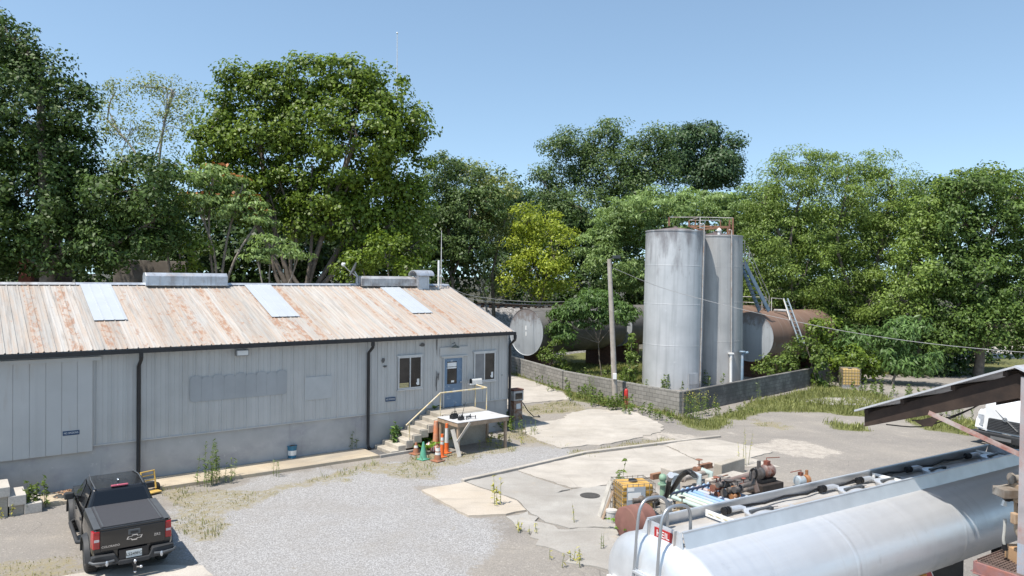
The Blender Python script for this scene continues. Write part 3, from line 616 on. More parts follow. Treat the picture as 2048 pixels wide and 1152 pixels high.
# mailbox on its bracket
mp = ON(952, 765, B0 + BV*(-.35), BV); mx = thing('mailbox', 'white rusty mailbox on the end of the yellow handrail', 'mailbox', mp + Vector((0,0,-.06)), RZ)
mb = MB(); arc = [(-.09, -.06)] + [(.09*-math.cos(PI*k/8), .05 + .09*math.sin(PI*k/8)) for k in range(9)] + [(.09, -.06)]
mb.loft([[(x, a, b + .1) for a, b in arc] for x in (-.24, .24)]); obj('box', mb, pm('mailbox_white', (.62,.60,.56), .5, v=.1, dirt=(.35,.2,.1), dcov=.68), mx, smooth=40)
mb = MB(); mb.loft([[(x, a*.97, b*.97 + .1) for a, b in arc] for x in (-.262, -.243)]); obj('door', mb, M_RUB, mx)
mb = MB(); mb.box((-.32, -.10, .0), (.26, .10, .035)); obj('shelf', mb, M_WHITE, mx)

# ------------------------------------------------------------------ cones and clutter by the stairs
M_OR = pm('traffic_orange', (.72,.13,.02), .5, v=.1, dirt=(.5,.2,.09), dcov=.6); M_OR2 = pm('faded_orange', (.62,.22,.10), .6, v=.15, dirt=(.5,.33,.25), dcov=.55)
M_ORD = pm('dirty_orange', (.36,.13,.06), .7, v=.2, dirt=(.22,.13,.09), dcov=.5); M_RFL = pm('reflective_band', (.60,.60,.57), .4, v=.1, dirt=(.4,.3,.25), dcov=.6)
M_GRNC = pm('faded_green_plastic', (.10,.33,.22), .5, v=.12)
def cone(name, label, base, top, r0, r1, m, bands=(), sq=.19, mb_=None, grp='traffic cones by the entry stairs', lean=None):
    p = G(*base); h = (AT(top[0], top[1], p.y).z)
    c = thing(name, label, 'traffic cone', p, RZ + .2, grp)
    L = lambda z: r0 + (r1 - r0) * z / h
    if sq: mbx = MB(); mbx.box((-sq, -sq, 0), (sq, sq, .035)); obj('base', mbx, mb_ or m, c, bevel=.01)
    mbx = MB(); mbx.lathe([(L(0)+.02, .02), (L(.05), .05)] + [(L(h*k/6), h*k/6) for k in range(1, 7)] + [(r1*.7, h)], 16); bo = obj('cone_body', mbx, m, c, smooth=40)
    for a, b in bands:
        mbx = MB(); mbx.lathe([(L(a*h)+.004, a*h), (L(b*h)+.004, b*h)], 16, caps=False); obj('band', mbx, M_RFL, c, smooth=40)
cone('traffic_cone', 'dirty dark orange cone with a pale tip at the foot of the steps', (832, 908), (833, 884.6), .13, .035, M_ORD, ((.55,.75),), mb_=M_ORD)
cone('traffic_cone', 'plain green cone beside the stairs', (846.5, 919), (847, 883.5), .15, .03, M_GRNC, (), .17)
cone('traffic_cone', 'short orange cone with two white bands in front of the red and white bags', (875.6, 922), (875, 893), .14, .06, M_ORD, ((.45,.62),(.70,.92)), mb_=M_ORD)
cone('delineator_post', 'tall plain faded orange marker post among the ferns', (871.5, 898), (872.5, 842), .13, .075, M_OR2, (), 0)
cone('delineator_post', 'slim orange marker post with white bands below its orange tip', (884, 914), (881.5, 868), .085, .045, M_OR, ((.56,.68),(.72,.86)), .14)
cone('delineator_post', 'tall orange marker post with one long white sleeve, closest to the platform', (893, 906), (891, 847), .085, .05, M_OR, ((.36,.85),), .14)
M_BAG = NT('red_white_plastic'); w_ = M_BAG.t.nodes.new('ShaderNodeTexWave'); M_BAG.link(M_BAG.co((3.2,3.2,3.2)), w_.inputs[0]); w_.inputs['Scale'].default_value = 1.2; w_.inputs['Distortion'].default_value = 3
M_BAG = M_BAG.done(M_BAG.ramp(w_.outputs['Fac'], [(.55, (.66,.58,.56)), (.68, (.38,.04,.04))]), .4)
for k, (px, py, r, lb) in enumerate(((862, 898, .24, 'upper crumpled red and white plastic bag under the ferns'), (872, 904, .2, 'lower crumpled red and white plastic bag behind the short cone'))):
    p = G(px, py); mb = MB(); mb.ball((0, 0, r*.55), r, 14, sq=(1.2, .8, .62)); rr = random.Random(k)
    mb.v = [(x*(1+rr.gauss(0,.09)), y*(1+rr.gauss(0,.09)), max(0, z*(1+rr.gauss(0,.1)))) for x, y, z in mb.v]
    o = tag(obj('plastic_bag', mb, M_BAG, smooth=30), lb, 'bag', 'red and white bags by the stairs'); o.location = p
# bucket by the wall
p = G(584, 921); p = p - BV * 0.0; bk = thing('paint_bucket', 'blue and white paint bucket full of debris on the walkway', 'bucket', Vector((p.x, p.y, .1)), RZ)
mb = MB(); mb.lathe([(.135, 0), (.16, .40), (.17, .40), (.17, .43), (.15, .43), (.145, .36), (.02, .35)], 20); obj('pail', mb, pm('bucket_blue', (.03,.16,.26), .5, v=.15), bk, smooth=40)
mb = MB(); mb.lathe([(.144, .1), (.153, .27)], 20, caps=False); mb.v = [(x*1.012, y*1.012, z) for x, y, z in mb.v]; mb.f = [f for f in mb.f if mb.v[f[0]][1] < .03]; mb.m = [0]*len(mb.f); obj('paper_label', mb, M_WHITE, bk, smooth=40)
mb = MB(); mb.lathe([(.145, .37), (.10, .42), (.03, .44)], 14); obj('debris', mb, pm('leaf_debris', (.12,.07,.04), .9, v=.5, sc=30, bump=.8), bk)
# concrete block steps in the corner
M_BLK = slabmat('block_concrete', (.42,.39,.35), (.60,.56,.50), .2)
bs = thing('block_steps', 'pale concrete block steps climbing away along the wall', 'steps', bw(0, 0, 0), RZ)
yb0 = BG(70, 995, .3)[1]; top = [((0,953),(10,952),.95), ((17,965),(32,963),.72), ((40,975),(53,974),.5), ((62,986),(75,984),.28)]
xk = BF(76, 984, -.45)[0]; yn = BG(80, 1006, .25)[1]
for k, z in enumerate((.27, .54, .81, 1.08)):
    mb = MB(); x1 = xk - .36 * k; mb.box((x1 - (.40 if k < 3 else 1.6), yn + .0, z - .27 if k < 3 else z - .26), (x1, yn + .95, z - .004*k)); obj('tread', mb, M_BLK, bs, bevel=.012)
    if k: mb = MB(); mb.box((x1 - (.37 if k < 3 else 1.6), yn + .06, -.1), (x1 - .05, yn + .90, z - .28)); obj('support_block', mb, M_STEP, bs)
p = bw(xk + .75, -.6, .11); lp = MB(); rr = random.Random(9)
for k in range(160):
    a = rr.uniform(0, 2*PI); r = abs(rr.gauss(0, .2)); q = Vector((math.cos(a)*r*1.2, math.sin(a)*r, max(0, .11 - r*.25) + rr.uniform(0, .03))); u_ = Vector((rr.gauss(0,1), rr.gauss(0,1), rr.gauss(0,.4))).normalized()*.035; v_ = u_.cross(Vector((rr.gauss(0,1), rr.gauss(0,1), 1))).normalized()*.022
    lp.add([q-u_, q+v_, q+u_, q-v_], [(0,1,2,3)])
o = obj('dry_leaves', lp, pm('fallen_leaves', (.40,.24,.14), .8, v=.35, sc=20), None, fix=False); o.location = p; tag(o, kind='stuff')
mb = MB(); mb.lathe([(.62, 0), (.60, .02), (.0, .03)], 28); mb.v = [(x*1.3, y*.62, z) for x, y, z in mb.v]; o = obj('rubber_mat', mb, pm('dark_mat', (.06,.062,.06), .95, v=.4, sc=20)); o.location = bw(xk + 1.15, -.62, .1); o.rotation_euler = (0,0,RZ); tag(o, 'dark oval rubber mat on the walkway by the block steps', 'mat')

# fuel dispenser at the corner of the warehouse
p = G(1031, 838); fp = thing('fuel_pump', 'old rusty fuel dispenser with black hose at the warehouse corner', 'fuel pump', p, RZ)
M_RST = pm('rusted_pump_paint', (.40,.33,.27), .8, v=.25, sc=6, dirt=(.24,.115,.06), dcov=.48, dsc=5)
mb = MB(); mb.box((-.26,-.22,0), (.26,.22,.06)); mb.box((-.24,-.20,.06), (.24,.20,.86)); cb = obj('cabinet', mb, M_RST, fp, bevel=.015)
mb = MB(); mb.box((-.12,-.212,.50), (.12,-.201,.74)); obj('access_panel', mb, M_WHITE, cb)
mb = MB(); mb.box((-.28,-.23,.87), (.28,.23,1.32)); hd = obj('head', mb, pm('pump_head_grey', (.42,.42,.41), .6, v=.2, dirt=(.3,.25,.2), dcov=.6), fp, bevel=.02)
mb = MB(); mb.box((-.20,-.24,.95), (.20,-.232,1.22)); obj('dial_glass', mb, M_GLASS, hd)
mb = MB(); mb.box((-.29,-.24,1.325), (.29,.24,1.40)); obj('cap', mb, pm('cap_rust', (.17,.075,.05), .8, v=.3), fp, bevel=.02)
mb = MB(); mb.tube([(.25,0,.82), (.40,-.05,.70), (.62,-.12,.34), (.85,-.3,.06), (1.2,-.3,.03), (1.35,.0,.03)], .022, 7); obj('hose', mb, M_RUB, fp, smooth=60)

# ------------------------------------------------------------------ tank yard
M_TANK = NT('aged_silver_paint')
def tankmat(name, base, lo, topz, rust=(.21,.16,.15), cover=.55, seed=0):
    t = NT(name); v = t.co((1,1,1)); n = t.noise(.7, 5)
    c = t.ramp(n, [(.3, lo), (.7, base)])
    c = t.mix(t.ramp(t.noise(1, 6, t.co((5,5,.25))), [(.48, 0.0), (.75, .55)]), c, tuple(x*.68 for x in lo))
    c = t.mix(t.ramp(t.noise(2.3, 8, rough=.7), [(.62, 0.0), (.72, .4)]), c, tuple(min(1, x*1.2) for x in base))
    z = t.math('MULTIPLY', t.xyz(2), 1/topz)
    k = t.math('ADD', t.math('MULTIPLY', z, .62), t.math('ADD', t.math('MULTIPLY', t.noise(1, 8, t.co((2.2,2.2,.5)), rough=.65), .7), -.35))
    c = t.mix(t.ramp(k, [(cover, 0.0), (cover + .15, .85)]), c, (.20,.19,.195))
    k2 = t.math('ADD', t.math('MULTIPLY', z, .4), t.math('ADD', t.math('MULTIPLY', t.noise(3, 8, rough=.7), .75), -.2))
    c = t.mix(t.ramp(k2, [(.62, 0.0), (.70, .7)]), c, rust)
    return t.done(c, t.ramp(n, [(0, .42), (1, .6)]), .18, .4)
M_T1 = tankmat('tank_silver_paint', (.54,.55,.56), (.43,.445,.455), 9.4, cover=.50)
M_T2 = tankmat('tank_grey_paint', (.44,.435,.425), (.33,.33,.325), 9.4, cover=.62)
M_RUST = pm('rusty_steel', (.20,.10,.065), .85, v=.35, sc=5, dirt=(.30,.16,.09), dcov=.55)
M_PIPE = pm('old_pipe_grey', (.42,.40,.38), .6, v=.15, dirt=(.3,.2,.14), dcov=.6)
M_BLUE = pm('blue_grey_paint', (.16,.23,.30), .5, v=.15, dirt=(.30,.28,.27), dcov=.62)
def vtank(label, c, R, H, m, lean, seams):
    t_ = thing('vertical_tank', label, 'storage tank', c, 0, 'upright storage tanks'); t_.rotation_euler = (0, lean, 0)
    mb = MB(); prof = [(R, -.3)]
    for z in seams: prof += [(R, z - .03), (R + .006, z - .012), (R + .006, z + .012), (R, z + .03)]
    prof += [(R, H - .08), (R + .03, H - .07), (R + .03, H), (R, H + .01)]; mb.lathe(prof, 72, caps=False); obj("shell", mb, m, t_, smooth=15)
    mb = MB(); mb.lathe([(R, H - .02), (R*.5, H + .13), (.12, H + .24), (.12, H + .32)], 48); obj('roof', mb, pm('tank_roof_rust', (.15,.115,.11), .9, v=.3), t_, smooth=50)
    return t_
c1 = G(1342.5, 779); dv = (c1 - Vector((0,0,0))); dv.z = 0; dv.normalize(); R1 = 1.78; c1 = c1 + dv * R1; c1.z = 0
h1 = AT(1338, 459, c1.y - R1).z
v1 = vtank('taller-looking silver upright tank with a coned rusty roof, standing before the other', c1, R1, h1, M_T1, .012, [h1*k/4 for k in (1,2,3)] if False else [2.55, 5.0, 7.3])
c2 = Vector((1436-1024, 0, 0)); c2 = AT(1431, 700, 46.85); c2.z = 0; R2 = 1.68
h2 = AT(1438, 470, c2.y - R2).z
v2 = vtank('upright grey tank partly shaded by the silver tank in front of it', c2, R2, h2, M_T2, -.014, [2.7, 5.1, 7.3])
for c_, R_, h_, px, par, top in ((c1, R1, h1, 1398, v1, .3), (c2, R2, h2, 1455.5, v2, .2)):
    d = AT(px, 600, c_.y - .6) - c_; a = math.atan2(-math.sqrt(max(.01, 1-min(1, abs(d.x)/(R_+.05))**2)), d.x/(R_+.05)); x, y = (R_+.06)*math.cos(a), (R_+.06)*math.sin(a)
    mb = MB(); mb.tube([(x, y, 0), (x, y, h_ + top + .1), (x*.85, y*.85, h_ + top + .14)], .035, 8); obj('riser_pipe', mb, M_PIPE, par, smooth=50)
mb = MB(); a = math.radians(-74); x, y = (R2+.12)*math.cos(a), (R2+.12)*math.sin(a); mb.tube([(x, y, 0), (x, y, 1.95)], .09, 10); mb.box((x-.16, y-.12, 1.95), (x+.16, y+.12, 2.02)); obj('drain_pipe', mb, M_WHITE, v2, smooth=50)
mb = MB(); mb.lathe([(.10,0), (.10,.22), (.16,.24), (.16,.3), (.05,.42)], 12, M=Matrix.Translation((-.1, -R2*.72, h2 + .05))); obj('vent_cap', mb, M_WHITE, v2, smooth=50)
mb = MB(); a = math.radians(-58); x, y = R1*math.cos(a), R1*math.sin(a); mb.bar((x*1.005, y*1.005, .3), (x*1.005, y*1.005, .95), .75, .03, up=(x, y, 0)); obj('manhole_plate', mb, M_T1, v1)
# rusty top walkway railing across both tanks
wk = thing('tank_top_railing', 'rusty angle-iron railing across the tops of the two upright tanks', 'railing', (0,0,0))
def P3(px, py, Y): return AT(px, py, Y)
Yf, Yb = c1.y, c2.y
mb = MB(); A = P3(1340, 434.5, Yf); Bq = P3(1400, 434.5, Yf + .6); Cq = P3(1466, 436, Yb - .6); mb.tube([A, Bq, Cq], .03, 6); mb.tube([P3(1378, 441, Yf+1.6), P3(1440, 440.5, Yb+.6)], .025, 6); mb.tube([P3(1378,441,Yf+1.6), P3(1400, 434.5, Yf+.6)], .025, 6); obj('top_rail', mb, M_PIPE, wk, smooth=50)
mb = MB()
mb.bar(P3(1398, 459, Yf+.5), P3(1457, 454, Yb-1.2), .1, .12); mb.bar(P3(1378, 452, Yf+1.8), P3(1457, 454, Yb-1.2), .1, .1); mb.bar(P3(1398,459,Yf+.5), P3(1378, 452, Yf+1.8), .1, .1); obj('walkway_beam', mb, M_RUST, wk)
for px, y0, y1, Y in ((1338, 452, 434.5, Yf), (1378, 454, 441, Yf+1.6), (1391, 457, 440, Yf+1), (1400, 470, 434.5, Yf+.6), (1441, 469, 440.5, Yb+.2), (1455, 470, 454, Yb-1.2), (1459, 470, 440, Yb-.6), (1465.5, 470, 436, Yb-.6)):
    mb = MB(); mb.bar(P3(px, y0, Y), P3(px, y1, Y), .09 if px > 1450 or px in (1338, 1378) else .05, .09, up=(0,1,0)); obj('post', mb, M_RUST if px not in (1400,) else M_PIPE, wk)
# caged landing at the tank edge and the blue stair down to the lying tanks
ld = thing('tank_stair', 'steep blue-grey steel stair from the upright tank down to the lying tank', 'stairs', (0,0,0))
Yt, Yd = c2.y + .3, c2.y + 1.5
for k, off in enumerate((0, 1)):
    a = P3(1479 + off*6, 512 + off*12, Yt - .2 + off*.9) if False else P3((1484, 1494)[k] - 6, (520, 524)[k], Yt + (0, -.8)[k]); b = P3((1519, 1538)[k], (622, 622)[k], Yd + (0, -.8)[k])
    mb = MB(); mb.bar(a, b, .07, .26); obj('stringer', mb, M_BLUE, ld)
    if k == 0: a0, b0 = a, b
    else: a1, b1 = a, b
for k in range(1, 12):
    t_ = k / 12; mb = MB(); mb.bar(a0.lerp(b0, t_), a1.lerp(b1, t_), .22, .03); obj('tread', mb, M_BLUE, ld)
mb = MB()
for a, b, k in ((a0, b0, 0), (a1, b1, 1)):
    if k == 1: mb.tube([a + Vector((.2,0,1.0)), b + Vector((0,0,1.0))], .022, 6); mb.tube([a + Vector((.2,0,.55)), b + Vector((0,0,.5))], .018, 6)
mb.tube([b1 + Vector((0,0,0)), b1 + Vector((0,0,1.0))], .022, 6); q = a1.lerp(b1, .12); mb.tube([q, q + Vector((.17,0,1.0))], .022, 6); obj('handrail', mb, M_PIPE, ld, smooth=50)
mb = MB(); yy = Yt - .9
for x, y0, y1 in ((1473.5, 536, 479), (1489.5, 536, 481)): mb.tube([P3(x, y0, yy), P3(x, y1, yy)], .022, 6)
for y, x0, x1 in ((487, 1460, 1490), (507, 1466, 1497), (528, 1459, 1488)): mb.tube([P3(x0, y, yy), P3(x1, y, yy)], .022 if y != 528 else .04, 6)
obj('landing_guard', mb, M_PIPE, ld, smooth=50)
# lying tanks
DH = Vector((.72, .69, 0)).normalized()
M_H1 = tankmat('lying_tank_grey', (.40,.39,.38), (.27,.26,.25), 3.2, (.16,.10,.08), .30)
t = NT('lying_tank_rust'); c = t.ramp(t.noise(.9, 7, rough=.65), [(.3, (.12,.10,.085)), (.55, (.22,.18,.15)), (.75, (.28,.22,.18))])
zz = t.math('MULTIPLY', t.xyz(2), .30); k = t.math('ADD', zz, t.math('MULTIPLY', t.noise(1, 7, t.co((3,.6,.6)), rough=.6), .6)); c = t.mix(t.ramp(k, [(.98, 0.0), (1.2, .75)]), c, (.19,.105,.07))
c = t.mix(t.ramp(t.noise(1, 6, t.co((6,.5,.5))), [(.55, 0.0), (.75, .5)]), c, (.33,.29,.26)); M_H4 = t.done(c, .7, .1)
t = NT('lying_tank_side'); c = t.ramp(t.noise(.9, 7, rough=.65), [(.3, (.09,.085,.08)), (.6, (.17,.16,.15)), (.75, (.24,.225,.21))])
zz = t.math('MULTIPLY', t.xyz(2), .30); k = t.math('ADD', zz, t.math('MULTIPLY', t.noise(1, 7, t.co((3,.6,.6)), rough=.6), .5)); c = t.mix(t.ramp(k, [(1.0, 0.0), (1.2, .8)]), c, (.12,.085,.075)); M_H1 = t.done(c, .7, .1)
M_HEAD = tankmat('tank_head_paint', (.44,.46,.475), (.36,.38,.395), 3.2, (.2,.16,.14), .66)
def htank(label, c, R, L, mside, zc):
    a = math.atan2(DH.y, DH.x); t_ = thing('lying_tank', label, 'storage tank', Vector((c.x, c.y, 0)), a, 'horizontal storage tanks')
    Mx = Matrix(((0,0,1,0),(1,0,0,0),(0,1,0,zc),(0,0,0,1)))
    mb = MB(); pr = [(R, 0)]
    for z in np.arange(2.2, L - .5, 2.2): pr += [(R, z-.02), (R+.01, z), (R, z+.02)]
    mb.lathe(pr + [(R, L)], 56, M=Mx, caps=False); mb.lathe([(R, L), (R*.98, L+.08), (.01, L+.3)], 56, M=Mx, caps=False); obj("shell", mb, mside, t_, smooth=15)
    mb = MB(); mb.lathe([(R, .0), (R+.005, -.03), (R*.985, -.035), (R*.97, -.012), (R*.6, -.05), (.01, -.07)], 56, M=Mx, caps=False); obj('end_head', mb, M_HEAD, t_, smooth=30)
    for x in (1.0, L - 1.4):
        mb = MB(); mb.box((x, -R*.75, -.1), (x+.4, R*.75, zc - R*.62)); obj('saddle', mb, M_RUST if False else pm('saddle_brick', (.15,.08,.06), .9, v=.3, sc=8), t_)
    return t_
hs = []
for lb, px, yt, yb, Y, L, m in (('dark lying tank with a clean pale round end beside the warehouse corner', 1053, 617, 711, 50.0, 9.0, M_H1), ('brown-topped lying tank whose pale end shows behind the utility pole', 1232, 611, 693, 57.0, 8.5, M_H1), ('lying tank almost hidden behind the silver upright tank', 1302, 612, 690, 59.0, 8, M_H1), ('rust-streaked lying tank with half its pale end in shade, under the blue stair', 1501, 624, 723, 48.4, 9.5, M_H4), ('rust-brown lying tank just behind the upright grey tank', 1452, 612, 702, 53.0, 9, M_H4)):
    a = AT(px, yt, Y); b = AT(px, yb, Y); R = (a.z - b.z) / 2; hs.append((htank(lb, a, R, L, m, (a.z + b.z)/2), a, R))
mb = MB(); mb.box((.25, -.05, 1.62), (.32, .45, 1.7)); mb = MB()
for z in (1.55, 2.05): pass
_h, _a, _R = hs[0]
for z, w in ((2.95, .11), (2.55, .08)):
    mb = MB(); mb.box((-.085, -.1, z), (-.06, -.1 + w, z + .28)); obj('decal', mb, M_WHITE, _h)
# lying tank top ladder and platform rail
h4, a4, R4 = hs[3]
lad = thing('tank_ladder', 'leaning light steel ladder against the rust-streaked lying tank', 'ladder', (0,0,0))
Yl = 48.5
la, lb_ = P3(1567, 597, Yl + 2.0), P3(1600, 690, Yl - .2); ra, rb = P3(1575, 597, Yl + 2.3), P3(1610, 692, Yl + .1)
M_LAD = pm('ladder_pale_blue', (.36,.43,.48), .5, .3, v=.15)
for a, b in ((la, lb_), (ra, rb)):
    d = (b - a); b2 = a + d * ((a.z - .05) / (a.z - b.z)) if False else b; mb = MB(); mb.bar(a, b, .05, .09); obj('stile', mb, M_LAD, lad)
for k in range(1, 13): mb = MB(); mb.tube([la.lerp(lb_, k/13), ra.lerp(rb, k/13)], .018, 6); obj('rung', mb, M_LAD, lad)
pr_ = thing('tank_platform_rail', 'pale pipe guard rail on top of the rust-streaked lying tank', 'railing', (0,0,0))
mb = MB(); mb.tube([P3(1543, 622, Yl+1.5), P3(1543, 596, Yl+1.5), P3(1567, 598, Yl+1.8), P3(1580, 640, Yl+.6)], .035, 6); obj('rail', mb, pm('rail_pale', (.5,.48,.44), .6), pr_, smooth=50)
mb = MB(); mb.tube([P3(1477, 593, 51.5), P3(1532, 594.5, 50.5), P3(1532, 620, 50.5)], .03, 6); mb.tube([P3(1477, 604, 51.5), P3(1524, 606, 50.5)], .03, 6); mb.tube([P3(1524, 620, 50.5), P3(1524, 594.3, 50.5)], .03, 6); obj('rail', mb, M_PIPE, pr_, smooth=50)
mb = MB(); mb.tube([P3(1548, 620.5, Yl+1.2), P3(1572, 621.5, Yl+1.2)], .09, 10); obj('pipe_stub', mb, M_PIPE, pr_, smooth=50)
bp = thing('standpipe', 'dark blue standpipe with valve at the foot of the grey upright tank', 'pipe', G(1484, 772)); Yp = G(1484, 772).y; mb = MB(); mb.tube([(0,0,0), (0,0,2.0), (.35,.1,2.05)], .09, 10); obj('riser', mb, M_BLUE, bp, smooth=50)
mb = MB(); mb.lathe([(.16,0),(.2,.05),(.16,.1)], 12, M=Matrix.Translation((0,0,2.05))); obj('valve_wheel', mb, M_BLUE, bp, smooth=50)
# block containment walls
def cmu(name, p0, p1, k):
    t = NT(name); br = t.t.nodes.new('ShaderNodeTexBrick'); t.link(t.tc.outputs['UV'], br.inputs[0]); br.inputs['Color1'].default_value = (.29,.275,.25,1); br.inputs['Color2'].default_value = (.21,.20,.18,1); br.inputs['Mortar'].default_value = (.11,.105,.095,1); br.inputs['Scale'].default_value = 1; br.inputs['Mortar Size'].default_value = .012; br.inputs['Brick Width'].default_value = .4; br.inputs['Row Height'].default_value = .2
    c = t.mix(t.ramp(t.noise(.7, 8, rough=.7), [(p0, 0.0), (p1, k)]), br.outputs[0], (.085,.08,.075)); c = t.mix(t.ramp(t.noise(3, 8, rough=.7), [(.6, 0.0), (.7, .35)]), c, (.42,.39,.34)); t.bump(t.math('ADD', t.math('MULTIPLY', br.outputs['Fac'], -1.0), t.math('MULTIPLY', t.noise(40, 4), .3)), .5, .015); return t.done(c, .95)
M_CMU = cmu('containment_block', .50, .70, .5); M_CMUD = cmu('stain_and_shade_block', .34, .54, .85)  # second variant: real black stains, spread further to paint in the run's shade
def blockwall(label, a, b, h, grp='block containment walls', m=None):
    a = Vector((a.x, a.y, 0)); b = Vector((b.x, b.y, 0)); d = b - a; L = d.length
    o = MB(); T = .2; o.box((0, -T/2, -.3), (L, T/2, h))
    w = obj('block_wall', o, m or M_CMU, bevel=.012); w.location = a; w.rotation_euler = (0, 0, math.atan2(d.y, d.x)); me = w.data; uv = me.uv_layers.new(name='UVMap')
    for p in me.polygons:
        for li in p.loop_indices:
            v = me.vertices[me.loops[li].vertex_index].co; uv.data[li].uv = (v.x if abs(p.normal.x) < .5 else v.y, v.z if abs(p.normal.z) < .5 else v.y)
    return tag(w, label, 'wall', grp)
WC = G(1361, 829); WR = G(1615, 773); WR = WC + (WR - WC) * 1.0; WL = WC - (-BV) * 0 + BV * 8.2; d0 = (WR - WC).normalized()
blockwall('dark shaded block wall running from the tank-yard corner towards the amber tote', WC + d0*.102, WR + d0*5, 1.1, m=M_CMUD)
W1 = G(1188, 792); W1 = WC + (W1 - WC).normalized() * 9.0
blockwall('pale sunlit block wall behind the fire extinguisher and utility pole', W1, WC - (W1 - WC).normalized()*.1 * 0, 1.1)
W2a = AT(1186, 742, W1.y + .4); W2b = G(1015, 742)
blockwall('weathered higher block wall reaching back to the warehouse corner', Vector((W1.x - .05, W1.y + .1, 0)), W2b, AT(1186, 742, W1.y).z)
# utility pole with floodlight
pbp = G(1231, 810); ptp = AT(1218.5, 518, pbp.y)
up = thing('utility_pole', 'leaning weathered timber utility pole with a floodlight on top', 'utility pole', pbp)
tv = ptp - pbp; mb = MB(); mb.tube([Vector((0,0,-.3)) - tv*.02, tv*.35, tv*.7, tv], [.15,.135,.12,.105], 14)
M_WOOD = pm('weathered_pole_wood', (.36,.32,.275), .85, v=.2, sc=3, streak=(.22,.19,.16)); obj('pole', mb, M_WOOD, up, smooth=50)
mb = MB(); h = tv + Vector((.30, -.1, .12)); mb.box((h.x-.14, h.y-.12, h.z-.10), (h.x+.24, h.y+.12, h.z+.06)); mb.bar(tv + Vector((0,0,-.05)), h, .05, .05); fl = obj('floodlight', mb, pm('floodlight_dark', (.05,.055,.055), .4), up, bevel=.01)
mb = MB(); mb.box((h.x-.10, h.y-.128, h.z-.07), (h.x+.20, h.y-.121, h.z+.03)); obj('lens', mb, M_GLASS, fl)
mb = MB(); q = tv*.2; mb.box((q.x-.09, q.y-.24, q.z-.15), (q.x+.09, q.y-.12, q.z+.15)); obj('meter_box', mb, M_WHITE, up, bevel=.01)
mb = MB(); q = tv*.03; mb.tube([tv*.03 + Vector((-.13,-.05,0)), tv*.95 + Vector((-.1,-.05,0))], .015, 6); obj('conduit', mb, M_PIPE, up)
# overhead wires
def wire(label, pts, r=.012, m=None):
    mb = MB(); P = [Vector(p) for p in pts]; out = []
    for i in range(len(P)-1):
        for k in range(8): out.append(P[i].lerp(P[i+1], k/8))
    out.append(P[-1]); S = out[:]
    for _ in range(10): S = [S[0]] + [(S[i-1] + S[i]*2 + S[i+1])/4 for i in range(1, len(S)-1)] + [S[-1]]
    mb.tube(S, r, 5); return tag(obj('overhead_wire', mb, m or pm('wire_grey', (.36,.35,.34), .6), smooth=60), label, 'wire')
wire('thin overhead wire sagging from the utility pole across the tanks to the yard edge', [AT(1224, 535, pbp.y), AT(1310, 572, 41.2), AT(1400, 598, 41), AT(1500, 623, 40.6), AT(1600, 645, 40), AT(1700, 665, 39), AT(1850, 687, 38), AT(2048, 706, 36), AT(2300, 715, 34)], .014)
pe_ = bw(xe - .3, yr, zr + .1)
wire('slack upper wire from the warehouse gable to the tank yard', [pe_, AT(930, 590, 44), AT(1000, 600, 47), AT(1080, 605, 50), AT(1170, 602, 53)], .016)
wire('slack lower wire from the warehouse gable to the tank yard', [pe_ - Vector((0,0,.05)), AT(930, 598, 44), AT(1000, 606, 47), AT(1080, 611, 50), AT(1170, 610, 53)], .016)
# fire extinguisher on its post
p = G(1252, 816); fe = thing('fire_extinguisher', 'red fire extinguisher on a rusty stand before the block wall', 'fire extinguisher', p)
z0 = AT(1252, 796, p.y).z; z1 = AT(1252, 777, p.y).z
mb = MB(); mb.lathe([(.05, z0), (.10, z0+.04), (.10, z1-.10), (.07, z1-.04), (.03, z1-.02), (.03, z1+.02)], 16); obj('cylinder', mb, pm('extinguisher_red', (.42,.025,.02), .35, v=.15), fe, smooth=40)
mb = MB(); mb.box((-.02,-.02,z1+.02), (.02,.02,z1+.07)); mb.bar((0,0,z1+.05), (.12,0,z1+.10), .03, .02); mb.tube([(.0,0,z1+.04), (-.12,0,z1), (-.13,0,z0+.15)], .013, 6); obj('valve', mb, M_BLACK, fe)
mb = MB(); mb.box((-.09,-.09,-.05), (.09,.09,z0-.02)); mb.box((-.13,-.13,z0-.02), (.13,.13,z0)); obj('stand', mb, pm('stand_orange_rust', (.38,.15,.07), .8, v=.3), fe, bevel=.01)

